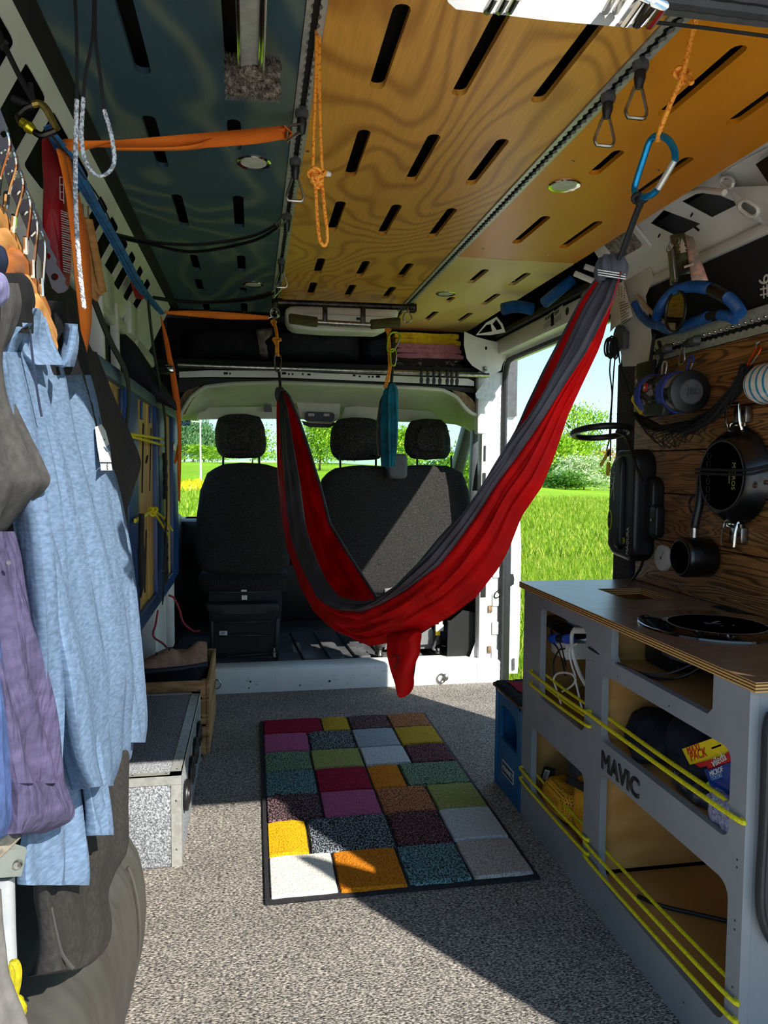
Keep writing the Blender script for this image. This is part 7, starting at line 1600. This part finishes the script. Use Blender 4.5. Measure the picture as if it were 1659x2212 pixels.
# cascading hanger bar with holes, near the camera
t = thing('hanger_strip', 'grey perforated cascading hanger strip carrying the clothes at the left edge', 'hanger', U(70, 440, 'y', 1.0))
def yb_(v): return .84 + (v - 240) * .0005
o_l = [(-40, 280), (0, 350), (25, 420), (55, 490), (80, 545), (105, 600), (112, 622), (125, 634), (140, 631), (148, 622), (140, 612), (142, 602), (122, 570), (123, 562), (108, 532), (109, 524), (92, 490), (92, 482), (76, 448), (76, 440), (58, 405), (58, 398), (40, 350), (40, 340), (22, 300), (20, 285), (0, 235), (-20, 200)]
hs = [circ(118, 598, 8, 10), circ(102, 554, 7.5, 10), circ(86, 511, 7.5, 10), circ(69, 467, 7.5, 10), circ(54, 423, 7.5, 10), circ(38, 378, 7.5, 10), circ(23, 333, 7.5, 10), circ(8, 290, 7.5, 10)]
mb = MB(); mb.plate(o_l, hs, .008, lambda a, b, w_: U(a, b, 'y', yb_(b) + w_)); obj('strip', mb, mat('slate plastic', '4a5260', .5, 0., '40475a', 10), t)
# hangers (shoulders run front to back), hooks in the strip holes
hk = [((86, 511), (92, 640)), ((69, 467), (72, 600)), ((54, 423), (56, 548)), ((38, 378), (28, 500)), ((23, 333), (12, 450)), ((8, 290), (-6, 420))]
names_ = ['carrying the blue hoodie', 'behind the hoodie hanger', 'third from the front in the row', 'fourth from the front in the row', 'fifth from the front in the row', 'at the very left edge of the picture']
for k, ((hu, hv), (nu, nv)) in enumerate(hk):
    y_ = .98 - .012 * k; m_ = hw_ if k not in (2, 5) else hw2
    n_ = U(nu, nv, 'y', y_); h_ = U(hu, hv, 'y', yb_(hv) - .004); t = thing('wooden_hanger', 'wooden coat hanger with a steel hook, ' + names_[k], 'hanger', n_, 'wooden coat hangers on the strip')
    mb = MB(); mb.tube(smooth_path([h_ + Vector((-.01, 0, .0)), h_ + Vector((.0, 0, .008)), h_ + Vector((.006, 0, -.01)), n_.lerp(h_, .4) + Vector((.003, 0, 0)), n_], 20), .0019, 6); obj('hook', mb, 'chrome', t)
    mb = MB(); mb.tube([n_.lerp(h_, .30), n_], .0034, 8); obj('ferrule', mb, 'chrome', t)
    def arm(a, b, n_=n_, k=k):
        an = 2 * pi * a; q_ = (b - .5) * 1.3; r_ = .018 * (1 - .25 * abs(q_)); sag = .075 * abs(q_) ** 1.5
        return n_ + Vector((-.012 * (1 - q_ * q_) + .013 * cos(an), q_ * (.13 if k else .07), -.014 - sag + r_ * 1.15 * sin(an)))
    mb = MB(); mb.grid(arm, 14, 25, True); mb.f += [list(range(14)), list(range(14 * 24, 14 * 25))]; mb.sm += [0, 0]; obj('shoulder', mb, m_, t)

# clothes
def garment(nm, rows, m_, par, th=.05, rip=.008, fr=7., n=44, seed=0, sym=0., nv=40):
    """cloth tube lofted through rows (v, uL, uR, yL, yR)"""
    rs = []
    for r_ in rows: rs.append((U(r_[1], r_[0], 'y', r_[3]), U(r_[2], r_[0], 'y', r_[4])))
    A = smooth_path([q_[0] for q_ in rs], nv); B = smooth_path([q_[1] for q_ in rs], nv)
    def fn(a, b):
        i = int(round(b * (nv - 1))); an = 2 * pi * a; c = (A[i] + B[i]) / 2; h = (B[i] - A[i]) / 2; hh = Vector((h.x, h.y, 0)); pp_ = Vector((hh.y, -hh.x, 0)); pp_ = pp_.normalized() if pp_.length > 1e-6 else Vector((1, 0, 0)); pp_ = -pp_ if pp_.x < 0 else pp_
        k = min(1, .35 + b * 2.2); tk = min(th, h.length * .9); wv_ = rip * k * (sin(fr * cos(an) * 2.2 + seed + 1.5 * sin(b * 4)) + 1.2 * mnoise.noise(Vector((cos(an) * 2.2, b * 3.5, seed)))) * abs(sin(an))
        return c + h * cos(an) + pp_ * (tk * sin(an) * (.1 if sin(an) > 0 else 1) + wv_ * (1 if sin(an) > 0 else -1))
    mb = MB(); mb.grid(fn, n, nv, True); mb.f.append(list(range(n))); mb.sm.append(False)
    mb.f.append(list(range(n * (nv - 1), n * nv))); mb.sm.append(False)
    return obj(nm, mb, m_, par)
def rw(rows, yl, yr): return [(v, a, b, yl, yr) for v, a, b in rows]
heather = mat_cloth('blue heather', '7289a6', '566b83', 90, (1, 1, 3), trans=.12, rough=.9, bump=.35, bs=10, lo=.3, hi=.7)
t = thing('hooded_shirt', 'long pale blue heather hooded shirt hanging nearest on the left', 'shirt', U(180, 1300, 'y', 1.0))
garment('body', rw([(698, 60, 76), (712, 44, 112), (728, 30, 150), (750, 17, 172), (795, 8, 189), (860, 14, 206), (960, 40, 224), (1060, 70, 246), (1160, 95, 266), (1260, 115, 284), (1360, 130, 296), (1460, 150, 303), (1560, 165, 290), (1640, 178, 280), (1700, 205, 240)], .84, 1.40), heather, t, .04, .010, 6, 56, 1)
garment('sleeve', rw([(760, 6, 50), (900, 30, 95), (1050, 62, 125), (1200, 88, 142), (1350, 100, 152), (1500, 100, 160), (1650, 82, 168), (1800, 62, 186), (1880, 55, 194), (1912, 58, 192)], .80, .93), heather, t, .028, .006, 3, 30, 3, nv=30)
garment('sleeve', rw([(716, 150, 156), (735, 146, 166), (830, 170, 198), (950, 196, 224), (1050, 214, 256), (1150, 228, 276), (1250, 240, 292), (1350, 252, 303), (1450, 262, 312), (1550, 272, 319), (1604, 277, 314)], 1.26, 1.44), heather, t, .032, .006, 3, 30, 5, nv=30)
garment('lower_hem', rw([(1470, 165, 195), (1560, 172, 208), (1660, 186, 226), (1760, 202, 241), (1804, 208, 244)], .90, .98), heather, t, .02, .004, 3, 24, 8, nv=16)
def hp(px, y): return [U(u, v, 'y', y) for u, v in px]
garment('hood', rw([(666, 76, 82), (678, 68, 92), (700, 60, 102), (730, 50, 112), (760, 52, 126), (788, 80, 140)], .90, 1.0), heather, t, .022, .003, 4, 30, 41, nv=20)
garment('hood', rw([(700, 160, 167), (730, 153, 170), (762, 146, 168), (792, 138, 160)], 1.06, 1.12), heather, t, .014, .002, 3, 20, 43, nv=14)
mb = MB(); mb.tube(smooth_path(hp([(80, 668), (92, 690), (104, 732), (118, 768), (132, 786), (143, 778), (153, 745), (160, 704)], .99), 40), .0045, 8); obj('hood_rim', mb, heather, t)
mb = MB(); mb.tube(smooth_path(hp([(64, 712), (70, 770), (78, 830), (86, 880), (90, 900)], .868), 16), .0014, 5); obj('drawstring', mb, mat('navy cord', '1a2740', .8), t)
pq = [(176, 922), (190, 916), (200, 930), (208, 960), (211, 985), (212, 998), (186, 998), (180, 960)]
def hoodf(u, v, o): return U(u, v, 'y', 1.03)
def front(u, v):       # point on the shirt front under the image position: plane fitted to the lit side
    i_ = (v - 960) / 100; L__ = U(40 + 30 * i_, v, 'y', .84); R__ = U(224 + 22 * i_, v, 'y', 1.40); d_ = R__ - L__; return UP(u, v, L__, Vector((d_.y, -d_.x, 0)))
mb = MB(); mb.plate(pq, [], .001, lambda a, b, w_: front(a, b) + Vector((.020 + w_, 0, 0))); obj('chest_print', mb, 'white paint', t)
mb = MB(); mb.plate([(187, 1001), (212, 1001), (214, 1016), (188, 1016)], [], .001, lambda a, b, w_: front(a, b) + Vector((.020 + w_, 0, 0))); obj('chest_print', mb, 'white paint', t)
mb = MB(); mb.plate([(193, 964), (200, 968), (206, 960), (208, 974), (200, 974)], [], .001, lambda a, b, w_: front(a, b) + Vector((.0215 + w_, 0, 0))); mb.plate([(193, 949), (196, 947), (197, 951)], [], .001, lambda a, b, w_: front(a, b) + Vector((.0215 + w_, 0, 0))); obj('print_detail', mb, heather, t)
c_ = front(200, 1008) + Vector((.0225, 0, 0)); text('lettering', 'E', .016, 'black', c_, (0, 1, 0), (0, 0, 1), t, .0003)
# black coat behind
coat_m = mat_cloth('charcoal wool', '34312f', '282624', 140, trans=0., rough=.95, bump=.3, bs=20)
t = thing('long_coat', 'long charcoal coat hanging behind the pale blue shirt', 'coat', U(220, 1500, 'y', 1.2))
garment('body', rw([(690, 105, 160), (740, 95, 190), (820, 98, 225), (900, 105, 250), (1000, 112, 268), (1200, 118, 280)], 1.10, 1.52) + [(1400, 114, 283, 1.05, 1.42), (1600, 110, 280, .98, 1.30), (1740, 100, 277, .90, 1.18), (1830, 98, 276, .88, 1.14), (1880, 98, 250, .86, 1.12), (1930, 100, 232, .86, 1.10), (1990, 108, 241, .86, 1.10), (2040, 116, 234, .86, 1.08), (2080, 122, 200, .86, 1.04), (2096, 130, 165, .86, 1.0)], coat_m, t, .04, .006, 4, 50, 11)
garment('sleeve', rw([(760, 180, 208), (850, 205, 243), (930, 222, 278), (985, 232, 301), (1010, 235, 303), (1050, 240, 290), (1090, 248, 278), (1104, 256, 272)], 1.46, 1.56), coat_m, t, .04, .004, 3, 30, 13, nv=24)
garment('hood', rw([(650, 118, 150), (672, 104, 163), (710, 98, 172), (760, 98, 186), (810, 104, 196)], 1.06, 1.20), mat_cloth('black lining', '0f0f12', None, 30, trans=0.), t, .03, .004, 3, 30, 45, nv=18)
mb = MB(); mb.tube(smooth_path(hp([(110, 1960), (120, 2010), (134, 2060), (158, 2092)], .868), 16), .002, 5); obj('seam', mb, mat('grey thread', '3c3a38', .9), t)
# grey jacket
t = thing('grey_jacket', 'dark grey jacket with a bent sleeve at the left edge of the picture', 'jacket', U(30, 900, 'y', .8))
garment('sleeve', rw([(612, -60, 40), (660, -60, 47), (720, -60, 30), (770, -60, 8), (840, -60, 20), (900, -60, 46), (960, -60, 76), (1010, -60, 100), (1036, -60, 109), (1060, -60, 97), (1105, -60, 50), (1150, -60, 8)], .70, .82), mat_cloth('grey softshell', '474543', '3c3a38', 120, trans=0., rough=.9, bump=.25), t, .035, .003, 3, 36, 17)
garment('collar', rw([(590, 10, 50), (610, 20, 66), (650, 40, 74), (690, 46, 70), (720, 52, 66)], .84, .94), mat_cloth('black lining 2', '141416', None, 30, trans=0.), t, .02, .003, 3, 24, 19, nv=16)
t = thing('lavender_pullover', 'lavender fleece pullover sleeve at the left edge beside the hangers', 'pullover', U(0, 625, 'y', .7))
garment('sleeve', rw([(586, -60, -4), (596, -60, 12), (620, -60, 20), (645, -60, 18), (662, -60, 2)], .66, .74), mat_cloth('lavender fleece', '7f7c9e', '686589', 90, trans=0., bump=.4), t, .02, .002, 3, 24, 23, nv=16)
t = thing('navy_pullover', 'dark navy pullover sleeve at the left edge below the hangers', 'pullover', U(0, 560, 'y', .76))
garment('sleeve', rw([(528, -60, -2), (540, -60, 12), (570, -60, 18), (600, -60, 8)], .74, .80), mat_cloth('navy fleece', '1a2236', '121828', 60, trans=0.), t, .02, .002, 3, 20, 25, nv=12)
t = thing('purple_shirt', 'dusty purple button cuff shirt sleeve hanging at lower left', 'shirt', U(70, 1500, 'y', .78))
purp = mat_cloth('dusty purple', '524c69', '433e58', 40, (1, 1, 2.5), trans=.05, rough=.9, bump=.7, bs=26)
garment('sleeve', rw([(1148, -50, 30), (1200, -48, 42), (1280, -40, 58), (1360, -20, 76), (1440, -2, 98), (1540, 14, 116), (1640, 28, 132), (1692, 38, 140)], .71, .82), purp, t, .03, .006, 3, 36, 27)
garment('cuff', rw([(1688, 38, 140), (1720, 39, 152), (1752, 38, 162), (1776, 38, 150), (1800, 38, 96)], .71, .82), purp, t, .032, .003, 3, 30, 29, nv=16)
mb = MB(); mb.lathe([(.0025, 0), (.002, .001), (0, .001)], U(18, 1216, 'y', .735), (.5, -1, 0), 10); obj('button', mb, 'grey plastic', t)
t = thing('denim_jacket', 'mid blue jacket sleeve at the lower left edge of the picture', 'jacket', U(10, 1650, 'y', .7))
garment('sleeve', rw([(1380, -60, 0), (1440, -60, 6), (1550, -60, 18), (1650, -60, 23), (1720, -60, 30), (1770, -60, 36), (1800, -60, 20), (1812, -60, 2)], .64, .72), mat_cloth('mid blue cotton', '42547f', '36466c', 60, trans=0., bump=.5, bs=20), t, .03, .004, 3, 30, 31)
# folding leg with bracket and yellow knot, bottom left corner
yq = .74
def Q(u, v, y=yq): return U(u, v, 'y', y)
t = thing('trestle_leg', 'white folding leg with a galvanised bracket at the bottom left corner', 'leg', Q(20, 2100))
mb = MB(); mb.plate([(-30, 1842), (55, 1830), (58, 1838), (46, 1893), (-30, 1898)], [], .035, lambda a, b, w_: Q(a, b, yq + w_)); mb.plate([(-30, 1830), (30, 1822), (55, 1830), (-30, 1843)], [], .03, lambda a, b, w_: Q(a, b, yq + w_)); obj('bracket', mb, mat('galvanised', '8f938c', .45, .6, '7d817a', 20), t)
mb = MB(); mb.lathe([(.0045, 0), (.0035, .002), (0, .0025)], Q(38, 1868, yq - .001), (0, -1, 0), 10); obj('bolt', mb, 'steel', t)
mb = MB(); mb.tube([Q(10, 1895, yq + .015), Q(14, 2010, yq + .015), Q(20, 2130, yq + .015), Q(26, 2300, yq + .015)], [.009, .0085, .008, .008], 14); obj('leg', mb, mat('leg enamel', '9fa1a3', .4), t)
mb = MB(); mb.tube(smooth_path([Q(-10, 1840), Q(14, 1818), Q(30, 1800)], 10), .008, 8); obj('grey_cord', mb, mat('sand cord', '8f8676', .9, 0., '6f6656', 120), t)
t = thing('yellow_rope', 'bright yellow rope loop with a knot at the bottom left corner', 'rope', Q(25, 2150, .70)); yw = mat('bright yellow rope', 'a89c00', .55, 0., '8f8400', 120)
mb = MB(); mb.tube(smooth_path([Q(28, 2160, .70), Q(36, 2120, .70), Q(37, 2095, .70), Q(32, 2082, .70), Q(28, 2085, .70), Q(27, 2110, .70), Q(23, 2150, .70)], 30), .0042, 8); mb.tube(smooth_path([Q(22, 2170, .70), Q(16, 2195, .70), Q(8, 2240, .70)], 12), .0042, 8); obj('loop', mb, yw, t)
for k, (u, v) in enumerate(((22, 2165), (30, 2172), (18, 2180), (28, 2186))): mb = MB(); mb.tube([Q(u, v, .695) + Vector((.008 * cos(a * pi / 6), -.004 * sin(a * pi / 6 + k), .006 * sin(a * pi / 6))) for a in range(12)], .0042, 8, True); obj('knot_turn', mb, yw, t)
t = thing('grey_cushion', 'pale grey curved pad at the very bottom left', 'pad', Q(0, 2150, .66)); garment('pad', rw([(1920, -60, 2), (1990, -60, 7), (2050, -60, 14), (2100, -60, 20), (2160, -60, 42), (2212, -60, 62), (2260, -60, 70)], .62, .66), mat_cloth('pale grey cloth', '6d6a66', '5d5a56', 60, trans=0.), t, .02, .002, 3, 24, 33, nv=16)
# ridged dark wheel arch cover
t = thing('wheel_arch_cover', 'ridged dark grey plastic wheel arch cover on the floor below the clothes', 'cover', (-.3, 1.4, 0)); wa = mat('arch plastic', '46443f', .5, 0., '3c3a36', 8, bump=.1, bs=300)
def arch(a, b):
    y_ = .90 + .64 * b; h_ = .44 * (1 - .92 * max(0., (b - .93) / .07) ** 2)
    s_ = a * 2; rd = .004 * sin(2 * pi * b * 6) ** 3
    if s_ < 1:
        z_ = h_ * s_; return Vector((-.278 + .066 * sin(pi * min(1, z_ / .50)) + rd - .05 * max(0, (s_ - .8) / .2) ** 2, y_, z_))
    return Vector((-.278 + .066 * sin(pi * min(1, h_ / .50)) - .05 - .14 * (s_ - 1), y_, h_ + .012 * sin(pi * (s_ - 1))))
mb = MB(); mb.grid(arch, 33, 120); obj('shell', mb, wa, t)
mb = MB(); mb.tube([arch(.02 + .4 * k / 12, .80) + Vector((.003, 0, 0)) for k in range(13)], .0035, 6); obj('rib', mb, wa, t)

# stored blue frame with wooden boards, strapped to the left wall
XB = -.345
blue_p = mat('blue paint', '16407e', .4, 0., '103468', 8); slate_p = mat('slate blue paint', '3a5063', .45, 0., '33475a', 8)
def yx(u, v): return U(u, v, 'x', XB)
t = thing('stored_frame', 'blue painted frame with pale wooden boards strapped upright to the left wall', 'frame', (XB, 2.7, .61))
mb = MB(); mb.span((XB - .05, 1.72, 1.335), (XB + .004, 3.62, 1.372), .004); obj('top_rail', mb, slate_p, t)
mb = MB(); mb.span((XB - .05, 1.9, .605), (XB + .002, 3.40, .655), .004); obj('bottom_rail', mb, blue_p, t)
for y0_, y1_ in ((yx(275, 868).y, yx(298, 900).y), (yx(337, 925).y, yx(354, 960).y), (yx(373, 960).y, yx(384, 960).y), (1.72, 1.80)):
    mb = MB(); mb.span((XB - .04, y0_, .62), (XB + .001, min(y1_, 3.62), 1.35), .003); obj('post', mb, blue_p, t)
pine = mat('pine board', 'd0a860', .55, 0., 'b98d48', 5, (2, 8, .5))
for y0_, y1_, nb_ in ((1.80, yx(275, 868).y - .0, 4), (yx(298, 900).y, yx(337, 925).y, 3), (yx(354, 960).y, yx(373, 960).y, 2)):
    for k in range(nb_):
        a_ = y0_ + (y1_ - y0_) * k / nb_; b_ = y0_ + (y1_ - y0_) * (k + 1) / nb_; mb = MB(); mb.span((XB - .03, a_ + .0015, .63), (XB - .012 - .002 * (k % 2), b_ - .0015, 1.335), .002); obj('board', mb, pine, t)
mb = MB()
for u in (238, 267, 311, 329): q_ = yx(u, 850); mb.bar((XB - .008, q_.y, 1.33), (XB - .008, q_.y, 1.27), .012, .008, .002, (1, 0, 0))
obj('clip', mb, blue_p, t)['kind'] = 'stuff'
mb = MB()
for u0_, v0_, v1_ in ((310, 915, 1065), (326, 925, 1060), (319, 985, 1000), (298, 1130, 1290), (316, 1145, 1280)): a_ = U(u0_, v0_, 'x', XB - .011); b_ = U(u0_ - 3, v1_, 'x', XB - .011); mb.bar(a_, b_, .006, .004, 0, (1, 0, 0))
obj('dark_groove', mb, 'black', t)['kind'] = 'stuff'
mb = MB()
for k in range(60):
    r_, c_2 = divmod(k, 4); base = yx(352, 985); q_ = Vector((XB + .003, base.y + .03 * c_2 + .015 * (r_ % 2), 1.16 - .026 * r_ - (.13 if r_ > 6 else 0))); mb.tube([q_ + Vector((0, .013 * cos(j * pi / 3), .013 * sin(j * pi / 3))) for j in range(6)], .0025, 4, True)
obj('hex_mesh', mb, 'black', t)['kind'] = 'stuff'
q_ = yx(350, 1233); mb = MB(); mb.lathe([(.012, 0), (.012, .004), (.006, .005)], q_ + Vector((.004, 0, 0)), (1, 0, 0), 16); obj('lock', mb, 'steel', t)
mb = MB(); q_ = yx(343, 975); mb.lathe([(.02, 0), (.015, .001)], q_ + Vector((.003, 0, 0)), (1, 0, 0), 9); obj('chipped_paint', mb, pine, t)
for lab, px1, px2 in (('yellow cord stretched across the upper part of the blue frame', [(272, 937), (300, 940), (358, 950)], [(272, 940), (310, 950), (357, 963)]), ('yellow cord tied in a knot across the lower part of the blue frame', [(292, 1123), (310, 1113), (330, 1104), (352, 1118), (372, 1146)], [(292, 1127), (312, 1116), (328, 1105), (345, 1125), (364, 1157)])):
    t2 = thing('frame_cord', lab, 'cord', yx(*px1[1]))
    for pz in (px1, px2):
        mb = MB(); mb.tube(smooth_path([U(u, v, 'x', XB + .014) for u, v in pz], 20), .0042, 8); obj('strand', mb, 'yellow cord', t2)
    if len(px1) > 3: mb = MB(); knot(mb, U(330, 1104, 'x', XB + .018), .016, .0042); obj('knot', mb, 'yellow cord', t2)
# black straps over the frame, and dark cover above it
for lab, pz, hw in (('wide black strap running down over the right part of the blue frame', [(320, 650), (330, 740), (345, 830), (356, 900), (358, 960), (360, 1100), (356, 1200), (352, 1300)], .020), ('black strap slanting down over the left part of the blue frame', [(200, 640), (235, 730), (270, 800), (278, 850), (272, 940)], .020)):
    mb = MB(); P_ = smooth_path([U(u, v, 'x', XB + .022) for u, v in pz], 30); mb.strip(P_, (0, hw, .008), .003); tag(obj('tie_strap', mb, 'black strap'), lab, 'strap')
mb = MB(); c = yx(362, 965); mb.box(c + Vector((.026, 0, 0)), (.012, .05, .035), .003); tag(obj('strap_buckle', mb, 'steel'), 'steel buckle on the wide black strap at the blue frame', 'buckle')
mb = MB(); mb.tube(smooth_path([U(u, v, 'x', XB + .03) for u, v in [(306, 1110), (305, 1180), (307, 1260), (303, 1290)]], 14), [.008] * 5 + [.01] * 5 + [.004] * 4, 8); tag(obj('strap_tail', mb, 'black strap'), 'loose black strap end hanging over the pale boards of the blue frame', 'strap')
bag('dark_cover', [(196, 742), (215, 690), (250, 700), (290, 740), (330, 800), (375, 862), (380, 884), (300, 848), (205, 800)], 2.75, .12, mat_cloth('anthracite cover', '26262c', '1b1b20', 20, trans=0, bump=.5), 'dark cover draped along the top of the blue frame', 'cover', .012, 8)

# carpeted box, wooden crate, shoe, red cord
boxc = mat_speckle('box felt', [(.36, '4a4b4f'), (.5, '7f8287'), (.62, 'b4b7bb')], 240, bump=.4)
t = thing('felt_box', 'grey felt covered flight case with aluminium edges at the left of the floor', 'case', (-.33, 2.48, 0)); bx0, bx1, by0, by1, bz = -.465, -.2, 2.09, 2.865, .262
mb = MB(); mb.span((bx0, by0, .0), (bx1, by1, bz), .004); obj('body', mb, boxc, t)
al = MATS['aluminium']
for a_, b_ in (((bx0, by0, bz), (bx1, by0, bz)), ((bx1, by0, bz), (bx1, by1, bz)), ((bx1, by0, 0), (bx1, by0, bz)), ((bx1, by1, 0), (bx1, by1, bz)), ((bx0, by1, bz), (bx1, by1, bz))):
    mb = MB(); A2, B2 = Vector(a_), Vector(b_)
    for off_ in ((Vector((0, .0, .0015)), (.034, .003)), (Vector((0, 0, 0)), None)):
        pass
    d_ = (B2 - A2).normalized()
    if abs(d_.x) > .5: sg = 1 if A2.y < 2.4 else -1; mb.span((A2.x, A2.y - .002 * sg, A2.z - .026), (B2.x + .002, A2.y + .001 * sg, A2.z + .002)); mb.span((A2.x, A2.y - .002 * sg, A2.z - .001), (B2.x + .002, A2.y + .022 * sg, A2.z + .002))
    elif abs(d_.y) > .5: mb.span((A2.x - .030, A2.y - .002, A2.z - .001), (A2.x + .002, B2.y + .002, A2.z + .002)); mb.span((A2.x - .001, A2.y, A2.z - .012), (A2.x + .002, B2.y, A2.z + .002))
    else: sg = 1 if A2.y < 2.4 else -1; mb.span((A2.x - .026, A2.y - .0025 * sg, 0), (A2.x + .002, A2.y + .001 * sg, bz - .027)); mb.span((A2.x - .001, A2.y, 0), (A2.x + .002, A2.y + .014 * sg, bz - .013))
    o_ = obj('edge_profile', mb, al, t)
mb = MB()
for k in range(12): mb.lathe([(.003, 0), (0, .0015)], (bx1 - .014, by0 + .04 + .064 * k, bz + .002), (0, 0, 1), 8)
for z_ in (.05, .19): mb.lathe([(.0035, 0), (0, .0015)], (bx1 - .012, by0 - .0025, z_), (0, -1, 0), 8)
for x_ in (-.24, -.33, -.42): mb.lathe([(.003, 0), (0, .0015)], (x_, by0 + .012, bz + .002), (0, 0, 1), 8)
obj('rivet', mb, 'steel', t)['kind'] = 'stuff'
for k, y_ in enumerate((2.19, 2.37, 2.54, 2.70)):
    mb = MB(); c = Vector((bx1 + .002, y_, .16)); mb.pillow([(.045 * cos(q * pi / 6 + .26), .045 * sin(q * pi / 6 + .26)) for q in range(12)], lambda a, b, w_: c + Vector((w_, a, b)), .012, .004, 2)
    mb.pillow([(.028 * cos(q * pi / 6), .028 * sin(q * pi / 6)) for q in range(12)], lambda a, b, w_: c + Vector((w_ + .006, a, b)), .010, .004, 2); obj('round_vent', mb, 'black plastic', t)
t = thing('wooden_crate', 'wooden slatted crate behind the felt case holding the shoe', 'crate', (-.32, 3.14, 0)); slw = mat('crate wood', 'b58a5c', .7, 0., '8a6238', 14, (1, .2, 3)); cx0, cx1, cy0, cy1, cz = -.455, -.168, 2.885, 3.40, .30
for z_ in (.012, .086, .160, .234):
    mb = MB(); mb.span((cx1 - .010, cy0, z_), (cx1 + .001 * (int(z_ * 100) % 3), cy1, z_ + .066), .002); obj('slat', mb, slw, t)
    mb = MB(); mb.span((cx0, cy0, z_), (cx1 - .011, cy0 + .010, z_ + .066), .002); obj('slat', mb, slw, t)
    mb = MB(); mb.span((cx0, cy1 - .010, z_), (cx1 - .011, cy1, z_ + .066), .002); obj('slat', mb, slw, t)
for x_, y_ in ((cx1 - .028, cy0 + .011), (cx1 - .028, cy1 - .029), (cx0 + .002, cy0 + .011)):
    mb = MB(); mb.span((x_, y_, 0), (x_ + .017, y_ + .018, cz), .002); obj('corner_post', mb, slw, t)
mb = MB(); mb.span((cx0, cy0, .12), (cx1 - .012, cy1, .13)); obj('floor_board', mb, slw, t)
mb = MB()
for k in range(14): mb.bar((cx1 - .05 + .007 * (k % 3), cy0 - .0006, .03 + .018 * k), (cx1 - .03, cy0 - .0006, .03 + .018 * k), .003, .0006, 0, (0, 1, 0))
obj('burnt_print', mb, 'black', t)['kind'] = 'stuff'
# shoe: heel to the right
def shoe(nm, lab, o, L, hd, col, flip=1):
    o = Vector(o); d = Vector((cos(hd), sin(hd), 0)); s_ = Vector((-sin(hd), cos(hd), 0)); t = thing(nm, lab, 'shoe', o)
    prof = [(0, .030, .055, .085), (.08, .036, .062, .092), (.2, .038, .055, .070), (.35, .040, .040, .058), (.5, .043, .035, .075), (.65, .048, .03, .072), (.8, .050, .025, .055), (.92, .042, .02, .038), (1, .018, .018, .022)]
    P_ = [Vector(p[1:]) for p in prof]; S_ = smooth_path(P_, 30)
    def up(a, b):
        i = int(round(b * 29)); w_, z0, z1 = S_[i]; an = pi * a; return o + d * (L * b) + s_ * w_ * cos(an) * .85 + Vector((0, 0, .02 + (z1) * sin(an) ** .7 + .30 * max(0, .35 - b) * L * .25))
    mb = MB(); mb.grid(up, 17, 30); mb.f.append(list(range(17))); mb.sm.append(False); up_ = obj('upper', mb, col, t)
    def so(a, b):
        i = int(round(b * 29)); w_, z0, z1 = S_[i]; an = 2 * pi * a; return o + d * (L * (b * 1.02 - .01)) + s_ * w_ * cos(an) * 1.05 + Vector((0, 0, .018 + .02 * sin(an) + .08 * max(0, .35 - b) * L))
    mb = MB(); mb.grid(so, 20, 30, True); mb.f += [list(range(20)), list(range(20 * 29, 600))]; mb.sm += [0, 0]; obj('sole', mb, mat('dark sole', '1f2530', .6, 0., '171c26', 20), t)
    mb = MB(); mb.tube([o + d * (L * .24) + s_ * (-.038) * flip + Vector((.0, 0, .085)) + q_ for q_ in (Vector((0, 0, .0)), d * .016 + Vector((0, 0, .012)), d * .018 + Vector((0, 0, -.012)), Vector((0, 0, 0)))], .0014, 5); obj('side_mark', mb, 'black', up_)
    mb = MB()
    for k in range(4): q_ = o + d * L * (.45 + .09 * k) + Vector((0, 0, .10 - .008 * k)); mb.tube([q_ + s_ * .022, q_ + Vector((0, 0, .004)), q_ - s_ * .022], .0025, 5)
    obj('lace', mb, 'black strap', up_); return t
tan = mat('tan suede', 'a07c68', .85, 0., '8c6a58', 40)
shoe('shoe', 'tan shoe with a dark sole lying in the wooden crate', (-.185, 3.05, .300), .27, radians(188), tan)
lump('dark_garment', (-.31, 3.14, .235), (.25, .46, .18), mat_cloth('navy garment', '10131c', '0a0c12', 30, trans=0), 'dark bundle of clothing under the shoe in the wooden crate', 'cloth', .016, 14, 3)
mb = MB(); mb.tube(smooth_path([U(u, v, 'y', 3.45) for u, v in [(364, 1286), (376, 1292), (388, 1318), (394, 1340), (405, 1354), (420, 1364), (432, 1362)]], 30), .0045, 8); mb.tube(smooth_path([U(u, v, 'y', 3.2) for u, v in [(341, 1318), (336, 1350), (331, 1366), (334, 1378), (352, 1390), (368, 1408), (376, 1416)]], 30), .0042, 8); tag(obj('red_cord', mb, 'red cord'), 'red cord trailing from the blue frame down to the shoe', 'cord')
